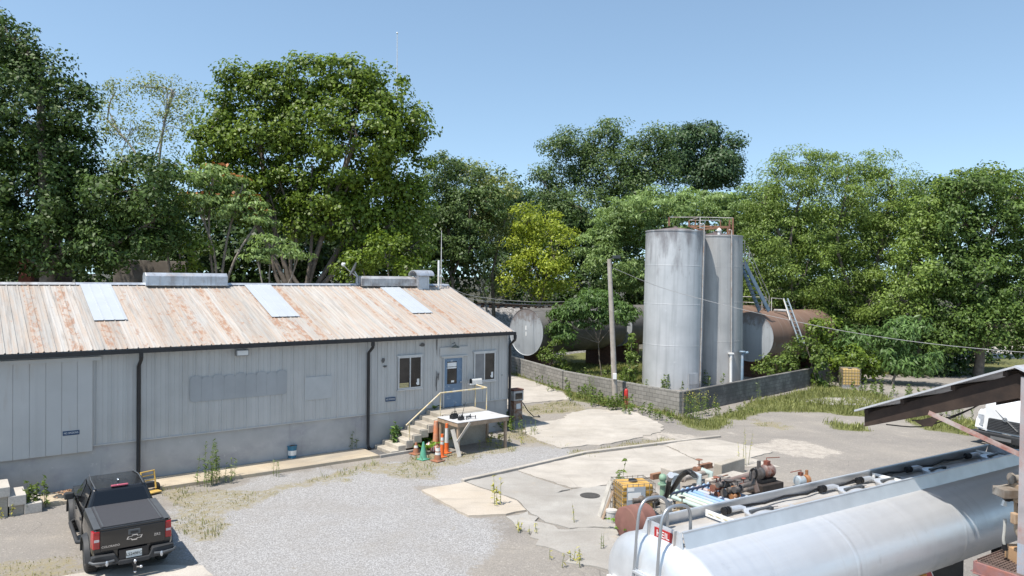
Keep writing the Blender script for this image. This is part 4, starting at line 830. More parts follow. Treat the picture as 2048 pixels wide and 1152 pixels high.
# ------------------------------------------------------------------ totes
M_CAGE = pm('tote_cage_steel', (.27,.25,.22), .5, .5, v=.2)
def tote(label, corner, rz, amber, plate=False, dims=(1.2, 1.0, 1.16)):
    w, d, h = dims; t_ = thing('ibc_tote', label, 'ibc tote', corner, rz, 'caged liquid totes')
    mb = MB()
    for y in (.02, d/2-.06, d-.14): mb.box((0, y, 0), (w, y+.12, .11))
    mb.box((0, 0, .11), (w, d, .14)); obj('pallet', mb, M_GALVD, t_)
    mb = MB(); mb.box((.035,.035,.145), (w-.035,d-.035,h-.05)); bt = obj('bottle', mb, amber, t_, bevel=.05)
    mb = MB(); mb.lathe([(.12,0),(.12,.05),(.0,.05)], 16, M=Matrix.Translation((w/2,d/2,h-.05))); obj('filler_cap', mb, M_RUB, bt)
    mb = MB(); r = .010
    for k in range(6): z = .2 + (h-.22)*k/5; mb.tube([(0,0,z),(w,0,z),(w,d,z),(0,d,z),(0,0,z)], r, 5, caps=False)
    for k in range(7): x = w*k/6; mb.tube([(x,0,.13),(x,0,h)], r, 5); mb.tube([(x,d,.13),(x,d,h)], r, 5)
    for k in range(1, 6): y = d*k/6; mb.tube([(0,y,.13),(0,y,h)], r, 5); mb.tube([(w,y,.13),(w,y,h)], r, 5)
    for a, b in (((0,d*.33,h),(w,d*.33,h)), ((0,d*.66,h),(w,d*.66,h))): mb.tube([a, b], r, 5)
    obj('cage', mb, M_CAGE, t_)
    if plate:
        mb = MB(); mb.box((w*.14, -.024, h*.40), (w*.70, -.016, h*.92)); pl = obj('label_plate', mb, pm('plate_grey', (.32,.36,.40), .5, v=.05), t_)
        mb = MB(); mb.prism([(w*.17,-.026,h*.60), (w*.36,-.026,h*.60), (w*.36,-.026,h*.42), (w*.66,-.026,h*.42), (w*.66,-.026,h*.68), (w*.56,-.026,h*.72), (w*.56,-.026,h*.78), (w*.17,-.026,h*.78)], (0,-.004,0)); obj('paper_label', mb, M_WHITE, pl)
        mb = MB(); mb.box((w*.16,-.03,h*.82), (w*.36,-.025,h*.90)); obj('paper_label', mb, M_WHITE, pl)
    mb = MB(); mb.tube([(w/2,-.02,.2),(w/2,-.14,.2)], .05, 10); mb.box((w/2-.07,-.12,.25), (w/2+.07,-.08,.28)); obj('outlet_valve', mb, M_RUB, t_)
M_AMB = pm('amber_plastic', (.58,.34,.08), .4, v=.15, sc=2, dirt=(.62,.42,.16), dcov=.55); M_AMB2 = pm('amber_plastic_faded', (.55,.37,.13), .4, v=.1, sc=2)
p = G(1243, 1049); tote('amber caged liquid tote with a grey label plate beside the pipe rack', p, .23, M_AMB, True, (.94, .80, 1.06))
p = G(1685, 775); q = G(1715, 780); tote('pale amber caged liquid tote alone at the edge of the bushes', p, -.22, M_AMB2, False, (1.02, 1.0, 1.16))
# ------------------------------------------------------------------ pickup
hd = Vector((-.583, .812, 0)).normalized(); lf = Vector((-hd.y, hd.x, 0))
pk = thing('pickup_truck', 'black pickup truck with a covered bed parked nose-in to the warehouse', 'pickup truck', Vector((-7.96, 15.60, 0)), math.atan2(hd.y, hd.x))
t = NT('black_car_paint'); t.b.inputs['Coat Weight'].default_value = .5; t.b.inputs['Coat Roughness'].default_value = .06
M_CAR = t.done(t.ramp(t.noise(3, 5), [(.3, (.010,.010,.011)), (.7, (.017,.0165,.016))]), t.ramp(t.noise(2.5, 6), [(.35, .14), (.7, .34)]), 0, .45)
M_TRIM = pm('black_textured_plastic', (.030,.031,.033), .65, v=.2, sc=8)
M_COVER = pm('grey_vinyl_cover', (.045,.045,.05), .75, v=.15, sc=30, bump=.3, bsc=150)
M_RAIL = pm('grey_bed_rail', (.075,.08,.085), .5, v=.1)
M_TYRE = pm('tyre_rubber', (.022,.021,.02), .85, v=.25, sc=10, dirt=(.10,.09,.075), dcov=.66)
M_RIM = pm('dark_alloy', (.10,.10,.105), .4, .6, v=.1)
M_CHR = pm('chrome', (.65,.65,.66), .2, .9, v=.05)
t = NT('smoked_glass'); M_SMK = t.done((.006,.006,.007), .05, 0, .6)
t = NT('red_lamp'); t.b.inputs['Coat Weight'].default_value = .6; M_REDL = t.done(t.ramp(t.noise(6, 2), [(.3, (.22,.004,.006)), (.7, (.42,.012,.014))]), .15, 0, .5)
M_CLR = pm('pale_lamp_lens', (.5,.45,.45), .15, v=.1); M_AMBL = pm('amber_marker', (.6,.25,.03), .3)
def sec(x, w, zb, zt, k=.05, tuck=.06):      # closed half-rounded body section
    h = [(w - tuck, zb), (w, zb + .16), (w + .005, (zb+zt)/2), (w - .02, zt - k*1.6), (w - .05, zt - .008), (w - .09, zt)]
    return [(x, y, z) for y, z in h] + [(x, -y, z) for y, z in h[::-1]]
mb = MB(); mb.loft([sec(.10, .74, .52, 1.13), sec(.16, .765, .47, 1.145), sec(1.78, .775, .45, 1.15)])
bd = obj('bed', mb, M_CAR, pk, smooth=35)
mb = MB(); mb.loft([sec(1.785, .775, .40, 1.02), sec(2.6, .785, .40, 1.01), sec(3.60, .785, .40, 1.00), sec(3.95, .78, .42, 1.015), sec(4.75, .75, .44, .97), sec(5.12, .68, .50, .86), sec(5.2, .60, .55, .74)])
obj('cab_body', mb, M_CAR, pk, smooth=35)
def ring(x0, x1, w0, w1, z0, z1): return None
mb = MB()                                    # greenhouse with the roof
R = lambda x, w, z: [(x, w, z), (x, -w, z)]
lo = [(1.80, .71, 1.00), (2.9, .735, 1.00), (3.95, .69, 1.00)]; up = [(2.0, .545, 1.50), (2.75, .565, 1.535), (3.38, .525, 1.505)]
mb.loft([[(lo[0][0], y*lo[0][1], 1.0) for y in (1,-1)] + [(up[0][0], y*up[0][1], up[0][2]) for y in (-1,1)],
         [(lo[1][0], y*lo[1][1], 1.0) for y in (1,-1)] + [(up[1][0], y*up[1][1], up[1][2]) for y in (-1,1)],
         [(lo[2][0], y*lo[2][1], 1.0) for y in (1,-1)] + [(up[2][0], y*up[2][1], up[2][2]) for y in (-1,1)]])
cabn = obj('cab', mb, M_CAR, pk, bevel=.035, smooth=35)
mb = MB(); rf = [(up[0][0]-.03, .50, 1.508), (up[1][0], .515, 1.545), (up[2][0]+.02, .47, 1.515)]
for s in (1, -1): mb.tube([(x, s*w, z + .01) for x, w, z in rf], .016, 6)
mbs = MB(); 
for s in (1, -1): mbx = MB(); mbx.tube([(x, s*w, z + .012) for x, w, z in rf], .014, 6); obj('roof_strip', mbx, M_RAIL, cabn)
mb = MB(); mb.box((1.985, -.18, 1.515), (2.06, .18, 1.55)); obj('brake_light', mb, pm('brake_light_pink', (.45,.10,.14), .2, v=.2), cabn, bevel=.01)
mb = MB(); mb.ball((2.45, -.02, 1.56), .04, sq=(1.4, .7, .8)); obj('roof_aerial', mb, M_CHR, cabn, smooth=50)
def pane(pts, nm, off): mb = MB(); mb.prism([Vector(p) for p in pts], Vector(off)); return obj(nm, mb, M_SMK, cabn)
pane([(1.813, .60, 1.06), (1.813, -.60, 1.06), (1.955, -.49, 1.44), (1.955, .49, 1.44)], 'rear_window', (-.012, 0, .004))
pane([(3.90, .62, 1.05), (3.90, -.62, 1.05), (3.45, -.49, 1.46), (3.45, .49, 1.46)], 'windscreen', (.014, 0, .012))
for s in (1, -1):
    pane([(2.05, s*.722, 1.05), (2.82, s*.742, 1.05), (2.78, s*.592, 1.47), (2.12, s*.577, 1.45)][::s], 'side_window', (0, s*.006, .003))
    pane([(2.90, s*.742, 1.05), (3.72, s*.713, 1.05), (3.36, s*.560, 1.455), (2.86, s*.592, 1.47)][::s], 'side_window', (0, s*.006, .003))
    mb = MB(); mb.box((3.42, s*.80, .98), (3.56, s*1.00, 1.14)); mb.bar((3.5, s*.70, 1.03), (3.5, s*.85, 1.04), .05, .05); obj('mirror', mb, M_TRIM, pk, bevel=.03)
    for xa, xb in ((1.86, 2.82), (2.86, 3.80)):
        mb = MB(); mb.box((xa, s*.776, .50), (xb, s*.793, .985)); dr = obj('door', mb, M_CAR, pk, bevel=.012)
        mb = MB(); mb.box((xa + .08, s*.79, .86), (xa + .26, s*.812, .89)); obj('handle', mb, M_TRIM, dr, bevel=.006)
    mb = MB(); mb.tube([(1.9, s*.74, .38), (2.0, s*.86, .36), (3.6, s*.86, .36), (3.75, s*.74, .38)], .045, 8); obj('side_step', mb, M_TRIM, pk, smooth=50)
    # taillight wrapped round the corner, three lenses
    mb = MB(); mb.prism([(.085, s*.615, .72), (.085, s*.755, .72), (.26, s*.785, .74), (.26, s*.78, 1.10), (.085, s*.745, 1.10), (.085, s*.615, 1.10)] if False else [(.082, s*.625, .74), (.082, s*.752, .74), (.082, s*.745, 1.10), (.082, s*.625, 1.10)], (.17, s*.035, 0)); tl = obj('taillight', mb, M_REDL, pk, bevel=.012)
    mb = MB(); mb.box((.074, s*.64, .89), (.081, s*.735, .94)); obj('reversing_lens', mb, M_CLR, tl)
    # wheel-arch flares
    for xc in (.96, 4.22):
        mb = MB(); rings = []
        for k in range(13):
            a = PI * (k / 12) ; c_, s_ = math.cos(a), math.sin(a)
            ro, ri = .50, .41
            rings.append([(xc + ro*c_, s*.76, .36 + ro*s_), (xc + (ro-.02)*c_, s*.86, .36 + (ro-.05)*s_), (xc + ri*c_, s*.865, .36 + ri*s_), (xc + ri*c_, s*.70, .36 + ri*s_)])
        mb.loft(rings); obj('wheel_flare', mb, M_TRIM, pk, smooth=40)
        w_ = bpy.data.objects.new('wheel', None); COL.objects.link(w_); w_.parent = pk
        Mx = Matrix.Translation((xc, s*.70, .36)) @ Matrix.Rotation(-s*PI/2, 4, 'X')
        mb = MB(); mb.lathe([(.20,-.11), (.30,-.13), (.345,-.115), (.36,-.07), (.362,.03), (.352,.095), (.31,.125), (.20,.11)], 40, M=Mx); 
        for k in range(36):
            a = 2*PI*k/36; mb.add([Mx @ Vector((math.cos(a+da)*r, math.sin(a+da)*r, z)) for r, da, z in ((.358,0,-.10),(.358,.09,-.10),(.358,.09,.08),(.358,0,.08),(.372,.01,-.09),(.372,.08,-.09),(.372,.08,.07),(.372,.01,.07))], [(4,5,6,7),(0,1,5,4),(1,2,6,5),(2,3,7,6),(3,0,4,7)])
        obj('tyre', mb, M_TYRE, w_, smooth=40)
        mb = MB(); mb.lathe([(.205,.06),(.215,.115),(.19,.115),(.17,.09),(.06,.10),(.05,.12),(.01,.12)], 28, M=Mx)
        for k in range(6): a = 2*PI*k/6; mb.bar(Mx @ Vector((.05*math.cos(a), .05*math.sin(a), .112)), Mx @ Vector((.19*math.cos(a), .19*math.sin(a), .105)), .05, .02, up=(0, s, 0))
        obj('rim', mb, M_RIM, w_, smooth=40)
mb = MB(); mb.box((.055, -.62, .68), (.10, .62, 1.115)); mb.box((.045, -.62, 1.118), (.14, .62, 1.16)); tg = obj('tailgate', mb, M_CAR, pk, bevel=.014)
mb = MB(); mb.box((.036, -.13, .95), (.054, .10, 1.06)); th = obj('tailgate_handle', mb, M_RAIL, tg, bevel=.01)
mb = MB(); mb.box((.030, -.09, .975), (.0355, .06, 1.02)); obj('grip_recess', mb, M_BLACK, th)
TF = frame((.052, 0, 0), (0,-1,0), z=(-1,0,0))
def badge(pts, y, z, s, m, nm, d=.004, off=.0):
    mb = MB(); mb.prism([TF @ Vector((-y + a*s, z + b*s, off)) for a, b in pts], Vector((-d, 0, 0))); return obj(nm, mb, m, tg)
bt = [(-1.0,-.22),(-.82,.16),(-.34,.16),(-.28,.36),(.36,.36),(.42,.16),(1.0,.16),(.82,-.22),(.34,-.22),(.28,-.42),(-.36,-.42),(-.42,-.22)]
badge(bt, -.02, .885, .155, M_CHR, 'emblem'); badge([(a*.84, b*.66) for a, b in bt], -.02, .885, .155, M_CAR, 'emblem_fill', .003, .004)
def lettering(s, y, z, size, m, par, nm, M0=TF):
    mb = MB(); merged(mb, text_mb(s, size, .002), M0 @ Matrix.Translation((-y, z, .003))); return obj(nm, mb, m, par)
lettering('COLORADO', .43, .775, .060, M_CHR, tg, 'tailgate_lettering')
lettering('ZR2', -.46, .86, .075, M_CHR, tg, 'tailgate_lettering')
mb = MB(); mb.box((.15, -.60, 1.151), (1.80, .60, 1.172)); obj('bed_cover', mb, M_COVER, pk, bevel=.006)
for s in (1, -1): mb = MB(); mb.box((.11, s*.605, 1.146), (1.80, s*.735, 1.166)); obj('bed_rail', mb, M_RAIL, pk, bevel=.006)
for s in (1, -1): mb = MB(); mb.box((.16, s*.545, 1.1725), (1.78, s*.575, 1.180)); obj('cover_track', mb, M_RAIL, pk)
mb = MB()                                    # rear bumper with raised corner steps
for s in (1, -1): mb.prism([(-.06, s*.28, .46), (-.06, s*.36, .62), (-.05, s*.72, .62), (.02, s*.79, .60), (.05, s*.79, .44), (-.04, s*.70, .41), (-.06, s*.30, .41)], (.14, 0, .0))
mb.box((-.07, -.30, .38), (.06, .30, .47)); obj('bumper', mb, M_TRIM, pk, bevel=.015)
mb = MB(); mb.box((-.02, -.28, .47), (.04, .28, .66)); obj('plate_recess', mb, M_BLACK, pk)
mb = MB(); mb.box((-.032, -.15, .49), (-.021, .15, .635)); pl = obj('number_plate', mb, pm('plate_white', (.55,.58,.57), .4, v=.05), pk)
lettering('LS249FC', .0, .558, .085, M_BLACK, pl, 'plate_lettering', frame((-.0335, 0, 0), (0,-1,0), z=(-1,0,0)))
for s in (1, -1):
    mb = MB(); mb.tube([(-.075, s*.38, .50), (-.09, s*.55, .49), (-.06, s*.76, .50), (.04, s*.82, .51)], .028, 8); obj('bumper_tube', mb, M_RAIL, pk, smooth=50)
    mb = MB(); mb.lathe([(.022,-.01),(.035,0),(.022,.01)], 12, M=Matrix.Translation((-.11, s*.52, .475)) @ Matrix.Rotation(PI/2, 4, 'Y') @ Matrix.Diagonal((1.7,.8,1,1))); obj('tow_hook', mb, M_GALV, pk, smooth=50)
mb = MB(); mb.box((-.13, -.04, .33), (.05, .04, .39)); mb.box((-.19,-.03,.24), (-.12,.03,.38)); hb = obj('tow_hitch', mb, M_BLACK, pk)
for c_, r in (((-.16, 0, .44), .035), ((-.24, -.10, .33), .033), ((-.15, .0, .21), .028)):
    mb = MB(); mb.ball(c_, r); mb.bar(c_, (-.155, 0, .32), .022, .022); obj('tow_ball', mb, M_CHR, hb, smooth=50)
mb = MB(); mb.box((4.9, -.62, .5), (5.19, .62, .72)); mb.box((.3,-.55,.3), (4.9,.55,.46)); obj('chassis', mb, M_BLACK, pk)
for s in (1, -1): mb = MB(); mb.box((5.0, s*.52, .74), (5.16, s*.66, .84)); obj('headlight', mb, M_CLR, pk, bevel=.015)
mb = MB(); mb.box((5.19, -.46, .62), (5.22, .46, .80)); obj('grille', mb, M_BLACK, pk)

# yellow cart peeping out from behind the pickup
p = G(299, 986) ; yc = thing('hand_truck', 'yellow hand truck with black wheels half hidden behind the pickup', 'hand truck', p, RZ + .3)
M_YLP = pm('yellow_cart_paint', (.55,.36,.08), .5, v=.15, dirt=(.3,.2,.1), dcov=.62)
mb = MB(); mb.tube([(-.2,0,.1), (-.2,.12,.62), (.2,.12,.62), (.2,0,.1)], .028, 8)
for z in (.22, .36, .5): mb.bar((-.2,.03+z*.18-.02,z), (.2,.03+z*.18-.02,z), .06, .02)
obj('frame', mb, M_YLP, yc, smooth=40)
mb = MB(); mb.box((-.24,-.26,.03), (.24,.02,.06)); obj('toe_plate', mb, M_YLP, yc)
for s in (-.27, .27): mb = MB(); mb.lathe([(.03,-.03),(.12,-.03),(.13,0),(.12,.03),(.03,.03)], 18, M=Matrix.Translation((s,.06,.13)) @ Matrix.Rotation(PI/2,4,'Y')); obj('wheel', mb, M_RUB, yc, smooth=40)

# ------------------------------------------------------------------ tanker trailer
TD = Vector((.85, .53, 0)).normalized(); TP = Vector((-TD.y, TD.x, 0)); ZC = 3.30
_A = G(1361.5, 1066.8, ZC); _C = G(1287.5, 1039, ZC); wsp = (_C - _A).dot(TP)
To = _A + TP * (wsp/2); To = To + TD * ((_C - _A).dot(TD) * .5); To.z = 0
tk = thing('tanker_trailer', 'polished silver fuel tanker trailer with a rear ladder beside the loading rack', 'tanker trailer', To, math.atan2(TD.y, TD.x))
t = NT('polished_aluminium'); n = t.noise(1, 5, t.co((.35, 6, 6))); n2 = t.noise(1.3, 4)
c = t.ramp(n, [(.3, (.68,.685,.69)), (.7, (.76,.765,.77))]); c = t.mix(t.ramp(t.noise(3, 8, rough=.7), [(.60, 0.0), (.75, .4)]), c, (.40,.385,.36)); n3 = t.noise(1, 7, t.co((7, .5, .5)), rough=.65)
c = t.mix(t.ramp(n3, [(.56, 0.0), (.76, .3)]), c, (.48,.46,.43))
M_ALUM = t.done(c, t.ramp(n3, [(.3, .38), (.7, .52)]), .62, .5)
t = NT('dull_walkway_aluminium'); c = t.ramp(t.noise(2, 6), [(.3, (.38,.365,.345)), (.7, (.52,.505,.48))]); c = t.mix(t.ramp(t.noise(1, 6, t.co((.5, 4, 4))), [(.5, 0.0), (.7, .6)]), c, (.36,.28,.20)); M_WALK = t.done(c, .6, .15)
M_SHEET = pm('aluminium_sheet', (.62,.64,.66), .4, .55, v=.08)
TL, AW, AH, zc0 = 9.9, 1.04, .68, 2.46
def oval(x, k=1.0, n=48): return [(x, AW*k*math.copysign(abs(math.cos(a))**.86, math.cos(a)), zc0 + AH*k*math.copysign(abs(math.sin(a))**.9, math.sin(a))) for a in [2*PI*(j+.5)/n for j in range(n)]]
mb = MB(); mb.loft([oval(x) for x in np.linspace(.10, TL, 14)], caps=False); br_ = obj('barrel', mb, M_ALUM, tk, smooth=50)
mb = MB(); mb.loft([oval(.10, 1.006), oval(.02, 1.012), oval(.0, .99), oval(-.06, .95), oval(-.13, .85), oval(-.19, .62), oval(-.215, .3), oval(-.22, .02)]); obj('rear_head', mb, M_ALUM, tk, smooth=60)
mb = MB(); mb.loft([oval(TL, 1.0), oval(TL + .15, .85), oval(TL + .2, .3)]); obj('front_head', mb, M_ALUM, tk, smooth=60)
for x in (2.7, 5.5, 8.2): mb = MB(); mb.loft([oval(x - .05, 1.001), oval(x - .02, 1.006), oval(x + .02, 1.006), oval(x + .05, 1.001)], caps=False); obj('weld_band', mb, M_ALUM, br_, smooth=50)
hw = wsp / 2; zt = ZC; zb = 3.12
for s in (1, -1):                             # spill coamings along the walkway, flaring outwards
    mb = MB(); mb.prism([(.05, s*hw, zt), (.05, s*(hw+.07), zb - .04), (TL - .9, s*(hw+.07), zb - .04), (TL - .9, s*hw, zt)], (0, s*.012, 0)); mb.bar((.05, s*hw, zt), (TL - .9, s*hw, zt), .035, .02); obj('coaming', mb, M_SHEET, tk)
mb = MB(); mb.prism([(.04, -hw, zt), (.04, hw, zt), (.0, hw + .09, zb - .10), (.0, -hw - .09, zb - .10)], (-.012, 0, 0)); ep = obj('rear_coaming', mb, M_SHEET, tk)
mb = MB(); mb.prism([(TL-.9, -hw, zt), (TL-.9, hw, zt), (TL-.86, hw + .07, zb - .08), (TL-.86, -hw - .07, zb - .08)], (.012, 0, 0)); obj('front_coaming', mb, M_SHEET, tk)
mb = MB(); mb.box((.07, -hw - .02, zb - .08), (TL - .95, hw + .02, zb + .02)); obj('walkway', mb, M_WALK, tk)
mb = MB(); mb.box((-.0155, -.16, zt - .175), (-.004, .16, zt - .045)); sg = obj('maker_plate', mb, pm('red_plate', (.38,.02,.02), .4, v=.1), ep)
sg.matrix_local = Matrix.Translation((.018, -.02, 0)) @ Matrix.Identity(4)
mb = MB(); merged(mb, text_mb('HEIL', .115, .002), frame((-.017, 0, zt - .1125), (0,-1,0), z=(-1,0,0)) @ Matrix.Diagonal((1.05,1,1,1))); lt = obj('plate_lettering', mb, M_WHITE, sg)
for y in (-.235, .235):
    mb = MB(); mb.box((-.02, y-.012, zb - .06), (.03, y+.012, zt + .01)); obj('stiffener', mb, M_RAIL if False else M_PIPE, ep)
for x in (1.12, 5.1, 8.5):                     # low dividers, the first and last with hazard marks
    mb = MB(); mb.box((x, -hw+.015, zb + .05), (x + .015, hw-.015, zt - .04)); dv_ = obj('divider', mb, M_WHITE if x != 6.5 else M_SHEET, tk)
    if x != 6.5:
        for k in range(4):
            y = -hw + .06 + k * (2*hw - .1)/4; mb = MB(); mb.prism([(x - .004, y, zb + .09), (x - .004, y + .06, zb + .09), (x - .004, y + .11, zt - .08), (x - .004, y + .05, zt - .08)], (-.003, 0, 0)); obj('hazard_mark', mb, pm('hazard_yellow', (.55,.47,.22), .5) if x < 3 else M_RAIL, dv_)
zw = zb + .02
for x in (1.37, 3.55, 4.53, 5.96, 7.95):            # hatches with vents and hose loops
    h_ = bpy.data.objects.new('hatch', None); COL.objects.link(h_); h_.parent = tk
    mb = MB(); mb.lathe([(.20, 0), (.20, .05), (.22, .055), (.22, .075), (.10, .10), (.01, .105)], 24, M=Matrix.Translation((x + .45, -.06, zw))); obj('cover', mb, M_ALUM, h_, smooth=40)
    mb = MB(); mb.bar((x + .25, -.06, zw + .11), (x + .68, -.06, zw + .11), .05, .03); mb.box((x + .62, -.10, zw), (x + .70, -.02, zw + .12)); obj('clamp_bar', mb, M_RAIL, h_)
    for k in range(3): mb = MB(); mb.lathe([(.035,0),(.055,.0),(.055,.02),(.035,.02)], 14, M=Matrix.Translation((x + .02 + k*.045, hw - .10, zw + .075)) @ Matrix.Rotation(PI/2, 4, 'Y')); obj('hose_ring', mb, M_RUB, h_, smooth=40)
    mb = MB(); mb.tube([(x + .16, hw - .10, zw + .075), (x + .36, hw - .10, zw + .07), (x + .42, hw - .14, zw + .05)], .045, 10); obj('vent_elbow', mb, M_SHEET, h_, smooth=50)
    mb = MB(); mb.tube([(x + .44, hw - .10, zw + .05), (x + .70, -.18, zw + .03), (x + .95, -.16, zw + .04), (x + .98, .05, zw + .05), (x + .7, .12, zw + .05)], .016, 6); obj('hose_loop', mb, M_PIPE, h_, smooth=50)
pts = [(1.5, hw - .09, zw + .05)]
for k in range(1, 27): x = 1.5 + k*.25; pts.append((x, hw - .09 + .025*math.sin(k*1.7), zw + .05 + .03*abs(math.sin(k*.9))))
mb = MB(); mb.tube(pts, .018, 6); obj('vapour_line', mb, M_RUB, tk, smooth=60)
# ladder
def lad_rail(y): return [(-.30, y, .75), (-.31, y, 2.3), (-.26, y, 2.75), (-.21, y, zt + .05), (-.15, y, zt + .24), (-.03, y, zt + .31), (.20, y, zt + .29), (.30, y, zt + .18), (.31, y, zb + .05)]
la_ = bpy.data.objects.new('rear_ladder', None); COL.objects.link(la_); la_.parent = tk
def smooth_path(P, n=4):
    P = [Vector(p) for p in P]; out = []
    for i in range(len(P)-1):
        p0, p1, p2, p3 = P[max(i-1,0)], P[i], P[i+1], P[min(i+2, len(P)-1)]
        for k in range(n):
            u = k/n; out.append(.5*((2*p1) + (p2-p0)*u + (2*p0-5*p1+4*p2-p3)*u*u + (3*p1-p0-3*p2+p3)*u**3))
    return out + [P[-1]]
LY = (.22, -.20); M_LADR = pm('ladder_aluminium', (.40,.41,.42), .35, .7, v=.12)
for y in LY: mb = MB(); mb.tube(smooth_path(lad_rail(y)), .021, 10); obj('ladder_rail', mb, M_LADR, la_, smooth=60)
for k in range(7):
    z = .9 + k * .30; x = -.305 if z < 2.3 else -.305 + (z-2.3)*.12
    mb = MB(); mb.box((x - .045, LY[1], z - .012), (x + .045, LY[0], z + .012)); mb.box((x - .01, LY[1], z + .013), (x + .01, LY[0], z + .022)); obj('rung', mb, M_SHEET, la_)
mb = MB()
for y in LY: mb.bar((-.29, y, 2.35), (-.12, y, 2.4), .04, .04)
for y in LY: mbx = MB(); mbx.bar((-.30, y, 2.36), (-.12, y, 2.42), .04, .04); obj('ladder_bracket', mbx, M_SHEET, la_)
# label panel on the rear head, placard, running gear
mb = MB(); q = (-.225, .62, 1.98); mb.box((-.215, .42, 2.12), (-.16, .84, 2.42)); lp = obj('label_panel', mb, M_WHITE, tk)
mb = MB(); merged(mb, text_mb('FOR SALE\nCALL OFFICE' if False else 'FUEL OIL', .085, .001), frame((-.217, .63, 2.35), (0,-1,0), z=(-1,0,0))); obj('panel_lettering', mb, M_DKTXT, lp)
for x, y in ((4.75, -.86),):
    mb = MB(); mb.prism([(x - .17, y, 1.88), (x, y, 1.65), (x + .17, y, 1.88), (x, y, 2.11)], (0, .012, 0)); pc = obj('placard', mb, pm('placard_red', (.40,.06,.06), .5, v=.2, dirt=(.55,.45,.45), dcov=.62), tk)
    mb = MB(); mb.box((x - .24, y + .014, .93), (x + .24, y + .03, 1.43)) if False else mb.prism([(x - .21, y+.013, 1.88), (x, y+.013, 1.59), (x + .21, y+.013, 1.88), (x, y+.013, 2.17)], (0, .01, 0)); obj('placard_holder', mb, M_WHITE, pc)
    mb = MB(); merged(mb, text_mb('1203', .10, .001), frame((x, y - .004, 1.88), (1,0,0), z=(0,-1,0))); obj('placard_number', mb, M_WHITE, pc)
mb = MB(); mb.box((.5, -.5, .85), (TL - 3, -.36, 1.12)); mb.box((.5, .36, .85), (TL - 3, .5, 1.12))
for x in (1.5, 4.5): mb.box((x, -.6, 1.12), (x + 1.8, .6, 2.0))
for x in (1.0, 3.4, 6.2): mb.box((x, -.36, .9), (x + .1, .36, 1.08))
obj('chassis_rails', mb, M_BLACK, tk)
for x in (1.35, 2.6):
    for s in (1, -1):
        w_ = bpy.data.objects.new('wheel', None); COL.objects.link(w_); w_.parent = tk
        Mx = Matrix.Translation((x, s*.95, .52)) @ Matrix.Rotation(-s*PI/2, 4, 'X')
        mb = MB(); mb.lathe([(.28,-.26),(.48,-.27),(.52,-.22),(.52,.20),(.48,.25),(.28,.24)], 36, M=Mx); obj('tyre', mb, M_TYRE, w_, smooth=40)
        mb = MB(); mb.lathe([(.285,.2),(.27,.21),(.20,.12),(.1,.14),(.09,.2),(.01,.2)], 24, M=Mx); obj('rim', mb, M_SHEET, w_, smooth=40)
for s in (1, -1):
    mb = MB(); rings = []
    for k in range(9): a = PI*k/8; rings.append([(2.0 - 1.25*math.cos(a)*1.0, s*.68, .62 + .55*math.sin(a)**.6 if 0 < k < 8 else .62), (2.0 - 1.25*math.cos(a), s*1.22, .62 + .55*math.sin(a)**.6 if 0 < k < 8 else .62), (2.0 - 1.22*math.cos(a), s*1.22, .60 + .55*math.sin(a)**.6 if 0 < k < 8 else .60), (2.0 - 1.22*math.cos(a), s*.68, .60 + .55*math.sin(a)**.6 if 0 < k < 8 else .60)])
    mb.loft(rings); obj('mudguard', mb, M_SHEET, tk, smooth=40)
mb = MB(); mb.box((-.15, -1.1, .55), (-.03, 1.1, .72)); obj('rear_bumper', mb, M_SHEET, tk, bevel=.01)
for k, x in enumerate((4.7, 5.3, 5.9)): mb = MB(); mb.tube([(x, -.5, 1.3), (x, -.8, 1.2), (x, -.9, 1.2)], .06, 10); mb.lathe([(.09,0),(.09,.05),(.01,.06)], 14, M=Matrix.Translation((x,-.9,1.2)) @ Matrix.Rotation(PI/2,4,'X')); obj('outlet_valve', mb, M_SHEET, tk, smooth=40)
mb = MB(); mb.box((4.45, -.90, 1.95), (4.62, -.82, 2.05)); obj('side_lamp', mb, M_AMBL, tk)
for s in (.5, -.5): mb = MB(); mb.box((7.6, s-.08, .05), (7.76, s+.08, 2.0)); mb.box((7.5, s-.15, 0), (7.86, s+.15, .05)); obj('landing_leg', mb, M_BLACK, tk)

# ------------------------------------------------------------------ loading rack canopy
RD = Vector((.62, -.78, 0)).normalized(); RD = (RD + -TP).normalized() if False else RD
apex = AT(2037, 735, 10.42); tip = AT(1717, 822, 12.18)
rk = thing('loading_canopy', 'rusty steel loading-rack canopy with a sloping tin roof over the tanker', 'canopy', Vector((apex.x, apex.y, 0)), 0)
L0 = Vector((apex.x, apex.y, 0)); TDn = TD
A_ = Vector((0,0,apex.z)); T_ = tip - L0; Rv = (T_ - A_); Rn = Rv.normalized(); upv = Rn.cross(TDn).normalized(); upv = upv if upv.z > 0 else -upv
M_RBRN = pm('rusty_brown_steel', (.026,.015,.010), .85, v=.35, sc=4, dirt=(.05,.033,.024), dcov=.55)
M_PINK = pm('faded_red_primer', (.26,.09,.065), .7, v=.25, sc=4, dirt=(.42,.36,.33), dcov=.47, dsc=3)
M_TIN = pm('tin_roof_sheet', (.50,.50,.51), .5, .3, v=.15, sc=2, dirt=(.25,.15,.1), dcov=.66)
CL = 9.0
def slab3(mb, a, b, dl, th, off): # sheet from line a-b swept along TD
    mb.prism([a + upv*off, b + upv*off, b + upv*(off+th), a + upv*(off+th)], TDn * dl)
mir = lambda v: A_ + (Vector((v.x, v.y, v.z)) - A_) - 2 * ((v - A_).dot(Vector((Rv.x, Rv.y, 0)).normalized())) * Vector((Rv.x, Rv.y, 0)).normalized()
mb = MB(); mb.prism([A_, T_, T_ + Vector((0,0,.03)), A_ + Vector((0,0,.03))], TDn*CL); k = 0
sh = obj('roof_sheet', mb, M_TIN, rk); sh.location = TDn * -.12
